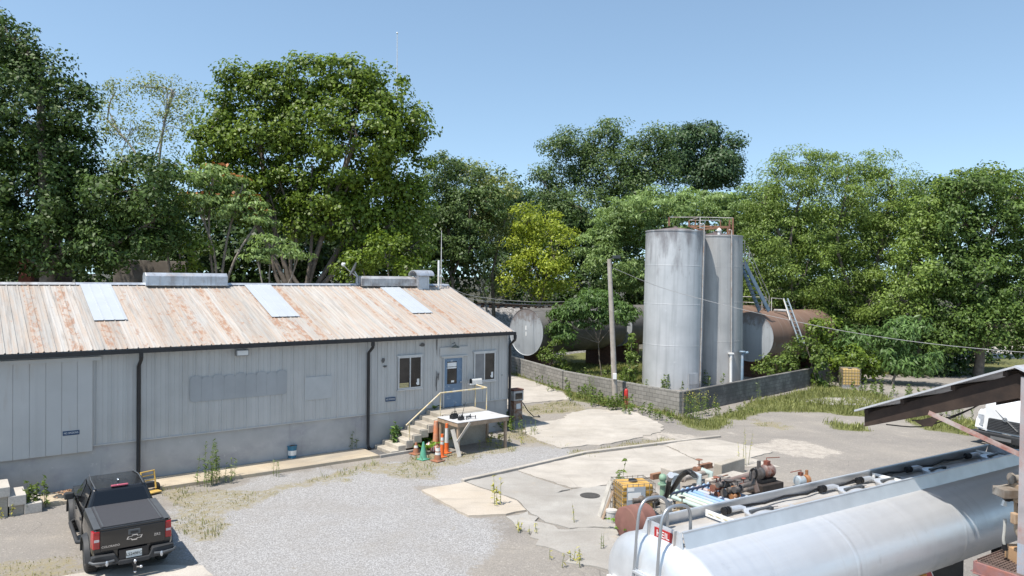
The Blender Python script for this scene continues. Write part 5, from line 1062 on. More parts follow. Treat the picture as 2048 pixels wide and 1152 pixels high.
mb = MB(); T2 = mir(T_); mb.prism([A_ + Vector((0,0,.004)), T2, T2 + Vector((0,0,.03)), A_ + Vector((0,0,.034))], TDn*CL); sh = obj('roof_sheet', mb, M_TIN, rk); sh.location = TDn * -.12
Tin = A_ + Rv * .955
for x in (0, 4.3, 8.6):
    for Q in (Tin, mir(Tin)):
        mb = MB(); e = TDn * x; mb.prism([A_ + e + Vector((0,0,-.08)), Q + e + Vector((0,0,-.07)), Q + e + Vector((0,0,-.27)), A_ + e + Vector((0,0,-.42))], TDn*.07); rf = obj('rafter', mb, M_RBRN, rk)
        mb = MB(); mb.prism([A_ + e + Vector((0,0,-.42)), Q + e + Vector((0,0,-.27)), Q + e + Vector((0,0,-.285)), A_ + e + Vector((0,0,-.435))], TDn*.13); obj('flange', mb, M_RBRN, rf)
for f in (.06, .36, .68, .93):
    for Q in (Rv, mir(T_) - A_):
        q = A_ + Q * f; mb = MB(); mb.bar(q + TDn*-.06 + Vector((0,0,-.045)), q + TDn*(CL-.2) + Vector((0,0,-.045)), .06, .07); obj('purlin', mb, M_RBRN, rk)
pz = A_ + Vector((0,0,-.2))
for x in (0, 8.5):
    e = TDn * x; mb = MB()
    for w in (-.085, .085): mb.bar(Vector((0,0,-.1)) + e + Rn.cross(Vector((0,0,1))).normalized()*w, Vector((0,0,apex.z-.12)) + e + Rn.cross(Vector((0,0,1))).normalized()*w, .012, .16, up=TDn)
    h_ = Rn.cross(Vector((0,0,1))).normalized(); mb = MB()
    mb.box((-.012,-.012,-.1),(.012,.012,.1)); mb = MB()
    sh_ = -Rv.copy(); sh_.z = 0; e = e + sh_.normalized()*.13; c0 = e + Vector((0,0,-.1)); c1_ = e + Vector((0,0,1.55)); c2_ = e + Vector((0,0,2.85)); c3 = e + Vector((0,0,apex.z - .12))
    for a, b, m, nm in ((c0, c1_, M_BLUE, 'lower_post'), (c1_, c2_, pm('post_pale_blue', (.30,.40,.50), .6, v=.2, sc=4, dirt=(.38,.22,.14), dcov=.55), 'post'), (c2_ , c3, pm('post_primer', (.34,.31,.31), .6, v=.2, sc=4, dirt=(.27,.13,.10), dcov=.58), 'upper_post')):
        mb = MB(); mb.bar(a, b, .13, .012, up=TDn); q = TDn*.07; mb.bar(a + q, b + q, .14, .012, up=TDn); mb.bar(a - q, b - q, .14, .012, up=TDn); mb.bar(a, b, .012, .128, up=TDn); obj(nm, mb, m, rk)
    bt_ = A_ + Rv*.52 + TDn*x + Vector((0,0,-.32)); bb = e + Vector((0,0,4.05))
    mb = MB(); mb.bar(bt_, bb, .07, .01, up=TDn); mb.bar(bt_ + TDn*.035, bb + TDn*.035, .01, .07, up=TDn); obj('brace', mb, M_PINK, rk)
mb = MB(); q = A_ + Rv*.52 + Vector((0,0,-.40)); mb.prism([q + Rn*.22, q - Rn*.22, q - Rn*.05 + Vector((0,0,-.15)), q + Rn*.1 + Vector((0,0,-.1))], TDn*.02); obj('gusset', mb, M_RBRN, rk)
wp = [A_ + Rv*.85 + Vector((0,0,-.33)), A_ + Rv*.62 + Vector((0,0,-.50)), A_ + Rv*.42 + Vector((0,0,-.48)), A_ + Rv*.25 + Vector((0,0,-.38))]
mb = MB(); mb.tube(smooth_path([p + TDn*.2 for p in wp]), .010, 5); obj('hanging_cable', mb, M_RUB, rk, smooth=60)
mb = MB(); mb.tube(smooth_path([A_ + Rv*.70 + Vector((0,0,-.36)) + TDn*.3, A_ + Rv*.5 + Vector((0,0,-.46)) + TDn*.3, A_ + Rv*.3 + Vector((0,0,-.40)) + TDn*.3]), .010, 5); obj('hanging_cable', mb, M_RUB, rk, smooth=60)
# loading platform
zP = 2.42; pc = G(1950, 1121, zP); pe2 = G(2034, 1149, zP); pd = (pe2 - pc); pd.z = 0; pd.normalize()
pt_ = thing('loading_platform', 'rusty grated loading platform on the post beside the tanker', 'platform', Vector((pc.x, pc.y, 0)), 0)
mb = MB(); ex = pd * 1.9; ey = TDn * 4.2; z = Vector((0,0,zP))
for k in range(39): q = z + ex * (k/38) ; mb.bar(q + TDn*.06, q + ey, .008, .03)
for k in range(60): q = z + ey * ((k+.5)/60) + Vector((0,0,-.004)); mb.bar(q + pd*.02, q + ex, .01, .022)
obj('grating', mb, pm('rusty_grating', (.17,.12,.10), .8, v=.3, sc=6), pt_)
mb = MB()
for a, b in ((z, z + ex), (z, z + ey), (z + ey, z + ex + ey), (z + ex, z + ex + ey)): mb.bar(a + Vector((0,0,-.09)), b + Vector((0,0,-.09)), .05, .15)
for a, b in ((z, z + ex), (z, z + ey)): mb.bar(a + Vector((0,0,-.17)), b + Vector((0,0,-.17)), .12, .012)
obj('platform_frame', mb, pm('platform_primer', (.20,.13,.14), .7, v=.3, sc=5, dirt=(.33,.12,.08), dcov=.55), pt_)
for q in (ex*.9 + ey*.05, ex*.9 + ey*.9): mb = MB(); mb.bar(q, q + z + Vector((0,0,-.16)), .12, .12); obj('leg', mb, M_BLUE, pt_)
# meters and drop hose on the rack post
lm = thing('loading_meter', 'rusty tan flow meter and valve stack with a pale drop hose on the rack post', 'flow meter', Vector((apex.x, apex.y, 0)), 0)
M_TANR = pm('rusty_tan_casting', (.33,.21,.12), .7, v=.3, sc=6, dirt=(.42,.36,.28), dcov=.52); M_OLD = pm('old_grey_casting', (.27,.25,.22), .7, v=.35, sc=7, dirt=(.14,.10,.07), dcov=.5)
def lq(px, py, Y=10.5): return AT(px, py, Y) - Vector((apex.x, apex.y, 0))
Ym = 10.75
mb = MB(); a, b = lq(2022, 962, Ym), lq(2038, 1002, Ym); mb.box((a.x, -.05, b.z), (b.x, .42, a.z)); c_ = lq(2037, 985, Ym); obj('meter_body', mb, M_TANR, lm, bevel=.03)
mb = MB(); mb.tube([lq(2026, 957, Ym), lq(2046, 957, Ym)], .055, 12); mb.lathe([(.085,0),(.085,.03)], 14, M=frame(lq(2021, 957, Ym), (0,0,1), z=(1,0,0))); obj('upper_valve', mb, M_OLD, lm, smooth=40)
mb = MB(); a, b = lq(1989, 972, Ym), lq(2021, 990, Ym); mb.box((a.x, .12, b.z), (b.x, .38, a.z)); mb.bar(lq(1986, 975, Ym), lq(2020, 968, Ym), .03, .02); obj('register_box', mb, M_OLD, lm, bevel=.02)
mb = MB(); mb.ball(lq(2015, 993, Ym), .075, 14); mb.tube([lq(2015, 993, Ym), lq(2035, 1000, Ym), lq(2040, 1030, Ym)], .05, 10); obj('strainer', mb, M_RUB, lm, smooth=40)
mb = MB(); mb.prism([lq(2006, 1012, Ym), lq(2014, 1014, Ym), lq(2012, 996, Ym)], (0,.05,0)); obj('paper_tag', mb, M_WHITE, lm)
mb = MB(); a, b = lq(2004, 1016, Ym), lq(2014, 1038, Ym); mb.box((a.x, .05, b.z), (b.x, .16, a.z)); obj('valve_block', mb, M_TANR, lm, bevel=.015)
mb = MB(); mb.tube(smooth_path([lq(2010, 1038, Ym), lq(2009, 1060, Ym), lq(2007, 1080, Ym), lq(2010, 1094, Ym)]), .022, 8); obj('drop_hose', mb, pm('pale_hose', (.42,.41,.37), .6, v=.1), lm, smooth=60)
mb = MB(); mb.tube([lq(2009, 1088, Ym), lq(2011, 1100, Ym)], .035, 10); obj('nozzle', mb, M_RUB, lm, smooth=40)
mb = MB(); mb.tube([lq(2033, 1000, Ym), lq(2033, 1060, Ym), lq(2040, 1075, Ym)], .035, 8); mb.tube([lq(2036, 1000, Ym), lq(2042, 1000, Ym), lq(2042, 1105, Ym)], .03, 8); obj('feed_pipe', mb, M_TANR, lm, smooth=50)
mb = MB(); mb.box(tuple(lq(2026, 1120, Ym) + Vector((0,-.1,-.15))), tuple(lq(2048, 1110, Ym) + Vector((.1,.2,.1)))); obj('junction_box', mb, pm('orange_tan_box', (.42,.26,.14), .6, v=.15), lm, bevel=.02)

# ------------------------------------------------------------------ white lorry tractor
fh = Vector((-.91, -.41, 0)).normalized(); fc = G(2003, 897)
sm_ = thing('semi_truck', 'white long-nosed semi truck facing the yard behind the loading rack', 'truck', fc, math.atan2(fh.y, fh.x)); sm_.scale = (1.15, 1.15, 1.02)
t = NT('white_truck_paint'); t.b.inputs['Coat Weight'].default_value = .4; M_TW = t.done(t.ramp(t.noise(2, 4), [(.3, (.66,.66,.655)), (.7, (.74,.74,.735))]), .35, 0, .5)
def hs(x, w, zb, zt, r): return [(x, w, zb), (x, w, zt - r), (x, w - r*.35, zt - r*.3), (x, w - r, zt), (x, -w + r, zt), (x, -w + r*.35, zt - r*.3), (x, -w, zt - r), (x, -w, zb)]
mb = MB(); mb.loft([hs(-.16, .68, .54, 1.64, .12), hs(-.28, .74, .52, 1.82, .16), hs(-.9, .82, .52, 2.0, .2), hs(-2.1, .97, .52, 2.16, .2)]); obj('hood', mb, M_TW, sm_, smooth=45)
for s in (1, -1):
    mb = MB(); rings = []
    for k in range(9): a = PI*(k/8)*.98; rings.append([(-.95 + .72*math.cos(a), s*.72, .60 + .78*math.sin(a)), (-.95 + .70*math.cos(a), s*1.10, .60 + .72*math.sin(a)), (-.95 + .60*math.cos(a), s*1.16, .60 + .58*math.sin(a)), (-.95 + .55*math.cos(a), s*.72, .60 + .55*math.sin(a))])
    mb.loft(rings); obj('wheel_arch', mb, M_TW, sm_, smooth=45)
    mb = MB(); mb.loft([[(-.22, s*.72, .54), (-.30, s*1.06, .54), (-.42, s*1.10, 1.16), (-.30, s*.72, 1.20)], [(-.6, s*.72, .54), (-.6, s*1.12, .54), (-.6, s*1.12, 1.28), (-.6, s*.72, 1.30)]]); obj('wing', mb, M_TW, sm_, smooth=45)
    mb = MB(); mb.prism([(-.225, s*.80, .70), (-.295, s*1.05, .70), (-.405, s*1.07, 1.10), (-.290, s*.80, 1.12)], (.012, s*.004, 0)); obj('headlight', mb, pm('headlight_lens', (.45,.47,.5), .1, .3, v=.2, sc=12), sm_)
    w_ = bpy.data.objects.new('wheel', None); COL.objects.link(w_); w_.parent = sm_; Mx = Matrix.Translation((-.95, s*.98, .5)) @ Matrix.Rotation(-s*PI/2, 4, 'X')
    mb = MB(); mb.lathe([(.28,-.14),(.47,-.15),(.5,-.1),(.5,.1),(.47,.15),(.28,.14)], 32, M=Mx); obj('tyre', mb, M_TYRE, w_, smooth=40)
    mb = MB(); mb.lathe([(.285,.1),(.27,.12),(.2,.05),(.1,.08),(.01,.09)], 20, M=Mx); obj('rim', mb, M_SHEET, w_, smooth=40)
    mb = MB(); mb.box((-2.35, s*1.28, 1.75), (-2.25, s*1.48, 2.25)); mb.bar((-2.3, s*1.05, 2.1), (-2.3, s*1.32, 2.1), .04, .04); obj('mirror', mb, M_RUB if s < 0 else pm('mirror_back_blue', (.05,.2,.42), .4), sm_, bevel=.02)
    mb = MB(); mb.box((-.0, s*.80, .34), (.03, s*.96, .44)); obj('fog_lamp', mb, M_CLR, sm_, bevel=.01)
mb = MB(); mb.prism([(-.135, .60, .60), (-.135, -.60, .60), (-.235, -.54, 1.58), (-.235, .54, 1.58)], (.02, 0, .004)); gr = obj('grille', mb, M_BLACK, sm_, bevel=.01)
for k in range(16):
    f = (k+.7)/16.4; z = .60 + .98*f; w = .60 - .06*f; x = -.113 - .10*f; mb = MB(); mb.bar((x, w - .04, z), (x, -w + .04, z), .012, .018); obj('grille_bar', mb, pm('grille_grey', (.11,.115,.12), .4, .4), gr)
mb = MB(); mb.bar((-.098, .46, .74), (-.190, -.40, 1.46), .02, .045, up=(1,0,0)); obj('grille_diagonal', mb, M_CHR, gr)
mb = MB(); Mx = frame((-.130, .02, 1.10), (0,1,0), z=(1,0,.13)); mb.lathe([(.055,0),(.085,0),(.085,.02),(.055,.02),(.055,0)], 24, M=Mx, caps=False); obj('emblem', mb, M_CHR, gr, smooth=40)
mb = MB(); mb.loft([[(.0, .90, .24), (.02, .90, .50), (-.12, .90, .52), (-.12, .90, .24)], [(-.0, .0, .22), (.05, .0, .52), (-.12, .0, .54), (-.12, 0, .22)], [(.0, -.90, .24), (.02, -.90, .50), (-.12, -.90, .52), (-.12, -.90, .24)]]); mb.box((-.3, .9, .25), (.0, 1.14, .50)); mb.box((-.3, -1.14, .25), (.0, -.9, .50)); obj('bumper', mb, M_TRIM, sm_, bevel=.02)
mb = MB(); mb.box((.052, -.35, .30), (.062, .35, .42)); obj('bumper_plate', mb, pm('bumper_grey', (.14,.14,.14), .5), sm_)
mb = MB(); mb.box((-4.4, -1.18, .9), (-2.1, 1.18, 2.2)); mb.loft([[(-2.1, 1.18, 2.2), (-2.1, -1.18, 2.2), (-2.1, -1.18, 2.21), (-2.1, 1.18, 2.21)], [(-4.4, 1.18, 2.2), (-4.4, -1.18, 2.2), (-3.0, -1.08, 2.95), (-3.0, 1.08, 2.95)]], caps=True) if False else None
obj('cab', mb, M_TW, sm_, bevel=.05)
mb = MB(); mb.loft([[(-2.12, y, 2.205) for y in (1.1, -1.1)] + [(-4.4, y, 2.205) for y in (-1.15, 1.15)], [(-2.75, y, 2.95) for y in (.98, -.98)] + [(-4.4, y, 3.05) for y in (-1.1, 1.1)]]); cb = obj('cab_top', mb, M_TW, sm_, bevel=.05)
mb = MB(); mb.prism([(-2.17, 1.0, 2.24), (-2.17, -1.0, 2.24), (-2.70, -.92, 2.86), (-2.70, .92, 2.86)], (.02, 0, .015)); obj('windscreen', mb, M_SMK, cb)
ex = MB(); ex.tube([(-4.6, 1.0, .8), (-4.6, 1.0, 3.3), (-4.72, 1.0, 3.5)], .09, 12); obj('exhaust_stack', ex, pm('stack_tan', (.5,.43,.30), .5, .3), sm_, smooth=50)

# ------------------------------------------------------------------ pipe manifold beside the tanker
mo = G(1333, 993); PA = math.atan2(TD.y, TD.x)
def PL(px, py, z=0.0):
    q = G(px, py, z) - mo; return Vector((q.dot(TD), q.dot(TP), z))
pr0 = thing('pipe_rack', 'row of pale blue and green fuel pipes on a low rack by the amber tote', 'pipes', mo, PA)
cols = [(.44,.56,.50), (.50,.50,.45), (.45,.58,.49), (.30,.40,.52), (.22,.36,.55), (.36,.42,.50), (.44,.38,.38), (.25,.38,.55), (.38,.46,.56)]
P8 = [(1333, 990), (1343, 987), (1353, 984), (1364, 982), (1374, 979.5), (1384, 977.5), (1395, 975), (1407, 972.5), (1416, 969.5)]
pa0 = None
for k, (px, py) in enumerate(P8):
    q = PL(px, py, .34); mb = MB(); mb.tube([q, q + Vector((0, -3.4, 0))], .062, 12); mb.lathe([(.085, 0), (.085, .05)], 12, M=frame(q + Vector((0,-.06,0)), (1,0,0), z=(0,1,0)))
    obj('pipe', mb, pm('pipe_paint', cols[k], .5, v=.12, sc=2, dirt=(.40,.26,.17), dcov=.68), pr0, smooth=50)
qa, qb = PL(1333, 986, .44), PL(1424, 965, .44); mb = MB(); mb.bar(qa + Vector((0,-.12,0)), qb + Vector((.1,-.12,0)), .06, .05); obj('clamp_beam', mb, pm('navy_beam', (.04,.055,.10), .5), pr0)
for y in (-.5, -2.2): mb = MB(); mb.bar((qa.x - .1, qa.y + y, .22), (qb.x + .2, qa.y + y, .22), .1, .1); obj('sleeper', mb, M_LUM, pr0)
mb = MB(); mb.box((qa.x - 1.2, -3.6, -.2), (qb.x + 3.4, .95, .012)); pd_ = obj('concrete_pad', mb, M_PADO, None); pd_.location = mo; pd_.rotation_euler = (0,0,PA); pd_['kind'] = 'structure'
def valve(par, p, col, s=1.0):
    m = col; mb = MB(); mb.ball(p, .10*s, 12); mb.tube([p - Vector((.16*s,0,0)), p + Vector((.16*s,0,0))], .065*s, 12)
    for d in (-.16, .16): mb.lathe([(.11*s, -.018), (.11*s, .018)], 14, M=frame(p + Vector((d*s,0,0)), (0,0,1), z=(1,0,0)))
    mb.tube([p, p + Vector((0,0,.30*s))], .02*s, 8); mb.lathe([(.10*s,0),(.12*s,.012),(.10*s,.024)], 16, M=Matrix.Translation(p + Vector((0,0,.30*s)))); return obj('valve', mb, m, par, smooth=40)
M_RVAL = pm('red_valve', (.22,.06,.04), .6, v=.3, dirt=(.2,.1,.06), dcov=.55); M_OVAL = pm('orange_valve', (.30,.14,.06), .6, v=.3, dirt=(.2,.1,.06), dcov=.6); M_GVAL = pm('green_valve', (.22,.34,.24), .6, v=.2); M_DPIPE = pm('dark_dirty_pipe', (.085,.075,.07), .6, v=.35, sc=8, dirt=(.25,.2,.16), dcov=.6)
# pumps
def pump(label, px, py, rz, mbody, mmotor, s=1.0, block=True):
    p = G(px, py); t_ = thing('fuel_pump_set', label, 'pump', p, rz); z0 = 0
    if block: mb = MB(); mb.box((-.58*s, -.36*s, -.1), (.58*s, .36*s, .40*s)); obj('plinth', mb, pm('oily_concrete', (.035,.026,.021), .8, v=.4, sc=6), t_, bevel=.02); z0 = .42*s
    X = lambda x, z: Matrix.Translation((x, 0, z)) @ Matrix.Rotation(PI/2, 4, 'Y')
    mb = MB(); mb.lathe([(.05,-.42*s),(.20*s,-.40*s),(.23*s,-.34*s),(.23*s,.0),(.20*s,.03),(.10*s,.05),(.06,.2)], 22, M=X(.05*s, z0 + .36*s)); mo_ = obj('motor', mb, mmotor, t_, smooth=40)
    for k in range(5): mb = MB(); mb.lathe([(.232*s,0),(.25*s,.01),(.232*s,.02)], 22, M=X(-.28*s + k*.07*s, z0 + .36*s), caps=False); obj('cooling_ring', mb, mmotor, mo_, smooth=30)
    mb = MB(); mb.lathe([(.05,-.1*s),(.20*s,-.09*s),(.24*s,-.02),(.24*s,.07*s),(.18*s,.10*s),(.10*s,.12*s)], 22, M=X(.32*s, z0 + .34*s)); mb.tube([(.36*s,0,z0+.34*s), (.36*s,0,z0+.78*s)], .07*s, 12); obj('casing', mb, mbody, t_, smooth=40)
    mb = MB(); mb.box((-.36*s,-.2*s,z0), (.42*s,.2*s,z0+.12*s)); obj('bedplate', mb, M_BLACK, t_); mb = MB(); mb.box((-.15*s, -.08*s, z0+.58*s), (.02*s, .10*s, z0+.74*s)); mb.tube([(-.05*s,0,z0+.74*s), (-.05*s,0,z0+.84*s), (-.7*s,.05,z0+.80*s)], .014, 6); obj('terminal_box', mb, M_RVAL, t_)
    return t_, z0
pump('oily red and silver pump with motor on a dark plinth beside the pipes', 1530, 985, PA + PI, pm('pump_dark_casting', (.10,.09,.085), .5, .3, v=.4, sc=8), pm('pump_silver_red', (.24,.20,.19), .5, .3, v=.4, sc=5, dirt=(.16,.06,.04), dcov=.5, dsc=6), .84)
pump('pale blue round pump with orange fittings near the tanker top', 1603, 976, PA, M_OVAL, pm('pale_blue_motor', (.34,.40,.44), .6, v=.25, dirt=(.28,.2,.14), dcov=.6, dsc=5), .68, False)
vm = thing('valve_manifold', 'cluster of rusty red and orange valves and dark pipes between the pipes and the pump', 'valves', mo, PA)
for px, py, z, m, s in ((1433, 975, .62, M_RVAL, .95), (1441, 988, .42, M_RVAL, .9), (1456, 984, .5, M_DPIPE, 1.1), (1469, 993, .4, M_OVAL, .9), (1441, 969, .8, M_DPIPE, .7)): valve(vm, PL(px, py, z), m, s)
mb = MB(); a = PL(1437, 967, .75); b = PL(1505, 948, .85); mb.tube([a, b, b + Vector((.1,-.1,-.5))], .075, 12); obj('suction_pipe', mb, pm('brown_pipe', (.20,.15,.13), .6, v=.3), vm, smooth=50)
mb = MB(); a = PL(1456, 980, .6); b = PL(1507, 966, .72); mb.tube([a, b, b + Vector((.05,.05,.35))], .07, 12); obj('delivery_pipe', mb, M_DPIPE, vm, smooth=50)
mb = MB(); a = PL(1440, 956, .75); mb.tube([a + Vector((0,0,-.75)), a], .025, 8); mb.bar(a + Vector((-.38,-.05,.03)), a + Vector((.38,.05,.03)), .05, .02); obj('tee_handle', mb, M_RUST, vm)
for k, (px, py, lb) in enumerate(((1404, 992, ''), (1398, 1003, ''))): valve(vm, PL(px - 40, py + 22, .5), pm('bronze_valve', (.40,.30,.18), .5, .4, v=.3), .8)
lnv = thing('hose_manifold', 'dark loading hoses with green valve by the amber tote', 'hose', mo, PA)
hp = lambda *L: smooth_path([PL(x, y, z) for x, y, z in L], 6)
mb = MB(); mb.tube(hp((1306, 1010, .12), (1320, 1004, .2), (1333, 990, .65), (1337, 970, 1.0), (1341, 950, 1.45)), .068, 10); obj('hose', mb, M_RUB, lnv, smooth=60)
mb = MB(); mb.tube(hp((1338, 985, .7), (1347, 975, .9), (1356, 962, 1.25), (1364, 950, 1.6), (1378, 944, 1.8), (1390, 952, 1.5)), .068, 10); obj('hose', mb, M_RUB, lnv, smooth=60)
for a, b in (((1339, 957, 1.3), (1342, 950, 1.5)), ((1388, 950, 1.55), (1391, 954, 1.4))): mb = MB(); mb.tube([PL(*a), PL(*b)], .082, 12); obj('hose_coupling', mb, M_GALV, lnv, smooth=40)
mb = MB(); q = PL(1325, 1000, 0); mb.tube([q + Vector((0,0,-.1)), q + Vector((0,0,.68))], .085, 12); mb.lathe([(.15,0),(.15,.04)], 14, M=Matrix.Translation(q + Vector((0,0,.45)))); mb.ball(q + Vector((0,0,.66)), .12); obj('green_riser', mb, M_GVAL, lnv, smooth=40)
q = PL(1320, 998, .62); mb = MB(); mb.tube([q + Vector((.0,.1,0)), q + Vector((-.75,.25,.0))], .075, 12); mb.ball(q + Vector((-.1,.1,.05)), .13); mb.ball(q + Vector((-.5,.2,.02)), .12); obj('cross_pipe', mb, M_DPIPE, lnv, smooth=40)
q = PL(1345, 990, 0); mb = MB(); mb.box((q.x-.12, q.y-.1, 0), (q.x+.22, q.y+.15, .62)); obj('switch_box', mb, pm('grey_box', (.36,.40,.42), .5, v=.1), lnv, bevel=.02)
for (A3, B3, r_) in (((1444, 979, .35), (1500, 962, .45), .06), ((1450, 992, .25), (1512, 974, .3), .055), ((1420, 966, .5), (1460, 956, .55), .05), ((1462, 992, .2), (1466, 968, .7), .05), ((1478, 986, .2), (1480, 972, .75), .045), ((1425, 982, .15), (1475, 999, .12), .06)):
    mb = MB(); mb.tube([PL(*A3), PL(*B3)], r_, 10); obj('branch_pipe', mb, M_DPIPE, vm, smooth=50)
for (px, py, z, m, s_) in ((1450, 972, .62, M_OLD, .7), (1475, 978, .7, M_DPIPE, .8), (1487, 970, .62, M_RVAL, .6), (1428, 985, .3, M_OLD, .8), (1420, 996, .3, M_OVAL, .7)): valve(vm, PL(px, py, z), m, s_)
mb = MB(); mb.tube(smooth_path([PL(1500, 960, .9), PL(1502, 942, 1.1), PL(1510, 938, 1.2), PL(1514, 950, 1.0), PL(1508, 964, .7)], 5), .035, 8); obj('loop_hose', mb, M_RUB, vm, smooth=60)
for k_, (x0_, y0_, x1_, y1_) in enumerate(((1345, 1002, 1372, 1013), (1326, 1003, 1350, 1016))): mb = MB(); mb.tube([PL(x0_, y0_, .06), PL(x1_, y1_, .06)], .03, 6); obj('drain_line', mb, M_RUB, vm, smooth=50)
wv = thing('spigot_stand', 'pale pipe spigots with rusty valves at the end of the dark beam', 'pipes', G(1414, 970), PA)
for dx, hgt, m in ((-.35, .34, pm('pale_blue_spigot', (.40,.47,.50), .5, v=.1)), (.15, .36, pm('pale_green_spigot', (.42,.50,.46), .5, v=.1))):
    mb = MB(); mb.tube([(dx, 0, -.1), (dx, 0, hgt), (dx - .15, .25, hgt + .06)], .09, 12); obj('spigot', mb, m, wv, smooth=50)
mb = MB(); mb.tube([(-1.0,.1,.32), (.1,.15,.36)], .085, 12); mb.lathe([(.13,0),(.13,.05)], 14, M=frame((-.98,.1,.32), (0,0,1), z=(1,0,0))); obj('elbow_pipe', mb, pm('dirty_white_pipe', (.45,.42,.38), .6, v=.25, dirt=(.2,.15,.12), dcov=.5), wv, smooth=50)
valve(wv, Vector((.0, .35, .42)), M_RUST, 1.0)
# long steel edge, plinths, bits
mb = MB(); a, b = G(1303, 958), G(1422, 934); mb.bar(a + Vector((0,0,.06)), b + Vector((0,0,.06)), .14, .2); tag(obj('steel_edging', mb, M_RUST), 'long rusty steel angle edging the concrete slab', 'edging')
for (pa, pb, h, w, lb) in (((1345, 968), (1402, 957), .42, .55, 'low pale concrete plinth behind the dark hose'), ((1443, 960), (1490, 945), .5, .3, 'weathered concrete kerb block between the slab and the suction pipe'), ((1448, 990), (1505, 972), .35, .7, 'white-topped concrete plinth under the dark delivery pipe')):
    a, b = G(*pa), G(*pb); mb = MB(); d = b - a; L = d.length; mb.box((0, 0, -.1), (L, w, h)); o = obj('concrete_block', mb, M_STEP if 'weathered' in lb else M_PAD, bevel=.03); o.location = a; o.rotation_euler = (0,0,math.atan2(d.y, d.x)); tag(o, lb, 'concrete block')
bt_ = G(1283, 1080); br2 = thing('rusty_drum', 'large reddish-brown rusty drum lying in the weeds before the amber tote', 'drum', bt_ + Vector((.05,.1,0)), PA)
mb = MB(); Mx = Matrix.Translation((-.45, .15, .40)) @ Matrix.Rotation(PI/2, 4, 'Y'); mb.lathe([(.02,-.06),(.25,-.05),(.40,.0),(.42,.03),(.42,.30),(.43,.32),(.42,.34),(.42,.68),(.40,.71),(.02,.74)], 30, M=Mx); obj('shell', mb, pm('red_brown_rust', (.20,.095,.075), .85, v=.2, sc=4, dirt=(.15,.08,.06), dcov=.6), br2, smooth=30)
mb = MB()
for x in (-.2, .25): mb.box((x-.06,-.2,-.05), (x+.06,.5,.05))
for x in (-.2, .25): mbx = MB(); mbx.box((x-.06,-.2,-.05), (x+.06,.5,.06)); obj('chock', mbx, M_LUM, br2)
for nm, lb, px, py, r, h in (('plastic_pail', 'dirty white plastic pail beside the fuel pipes', 1332, 1030, .17, .42), ('plastic_pail', 'white plastic jug standing by the leaning board', 1223, 1046, .15, .36)):
    t_ = thing(nm, lb, 'pail', G(px, py)); mb = MB(); mb.lathe([(r*.86,0),(r*.98,h*.85),(r*1.06,h*.86),(r*1.06,h*.93),(r,h*.94),(r,h),(r*.2,h*1.02)], 22); obj('pail_body', mb, pm('dirty_white_plastic', (.50,.48,.45), .5, v=.12, dirt=(.35,.3,.25), dcov=.6), t_, smooth=40)
    mb = MB(); mb.tube([(r,0,h*.86), (0,-r*1.25,h*.6), (-r,0,h*.86)], .008, 5); obj('handle', mb, M_GALV, t_)
a = G(1198, 1035); mb = MB(); mb.bar(a, a + Vector((.32, .18, .95)), .22, .03, up=(.8,.2,-.4)); tag(obj('leaning_board', mb, pm('grey_weathered_board', (.45,.42,.37), .8, v=.2)), 'pale weathered board leaning beside the amber tote', 'board')
mb = MB(); a = G(1204, 1040); mb.bar(a, a + Vector((.30, .12, .75)), .12, .02, up=(.8,.2,-.4)); tag(obj('leaning_board', mb, M_LUM), 'short brown board leaning in front of the pale weathered board', 'board')
mb = MB(); mb.lathe([(.25,0),(.25,.008),(.0,.008)], 30); mb.lathe([(.30,0),(.30,.004),(.255,.004)], 30, caps=False); o = tag(obj('manhole_cover', mb, pm('cast_iron', (.06,.055,.05), .8, v=.3, sc=12)), 'dark round iron manhole cover in the concrete slab', 'manhole cover'); o.location = G(1180, 993) + Vector((0,0,.03))
# ------------------------------------------------------------------ hillside, wall, track behind the yard
hx = np.concatenate([[-300,-150,-90], np.arange(-60, 46, 1.5), [60, 100, 200, 400]]); hy = np.concatenate([np.arange(31, 110, 1.0), [130, 180, 300, 700, 1500]])
HX, HY = np.meshgrid(hx, hy)
def hill(X, Y):
    X = np.asarray(X, float); Y = np.asarray(Y, float)
    toe = np.interp(X, [-300,-60,-25,-8,0,8,16,26,60], [33,33,37,54,58,66,71,84,130]); top = np.interp(X, [-40,-20,0,20], [5.6,5.2,3.9,3.6])
    s = np.clip((Y - toe) / 4.2, 0, 1); return top * s*s*(3-2*s) - .03
HZ = hill(HX, HY) + (fbm(HX, HY, .4, 70) - .5) * .5 * (hill(HX, HY) > .5)
HZ = np.where(hill(HX, HY) < .0, -.25, HZ)
n1, n2 = len(hx), len(hy); ii = np.arange(n1*n2).reshape(n2, n1)
HF = np.stack([ii[:-1,:-1], ii[:-1,1:], ii[1:,1:], ii[1:,:-1]], -1).reshape(-1, 4)
t = NT('bank_soil'); soil = t.ramp(t.noise(.8, 7), [(.3, (.035,.032,.02)), (.7, (.075,.07,.04))])
v = t.vor(9, out='Color'); sp = t.t.nodes.new('ShaderNodeSeparateColor'); t.link(v, sp.inputs[0]); bal = t.ramp(sp.outputs[0], [(0, (.12,.115,.11)), (1, (.40,.385,.37))])
m_ = t.math('MULTIPLY', t.ramp(t.math('MULTIPLY_ADD', t.xyz(0), .05), [(.0, 0.0), (.08, 1.0)]), t.ramp(t.math('MULTIPLY', t.xyz(1), .01), [(.62, 1.0), (.72, 0.0)])); m_.node.inputs[0].links[0].from_node.inputs[0].links[0].from_node.inputs[2].default_value = .5
raw('hillside', np.stack([HX, HY, HZ], -1).reshape(-1, 3), HF, t.done(t.mix(m_, soil, bal), .95), None, True)['kind'] = 'structure'
def gz(x, y): return max(0.0, float(hill(x, y)))
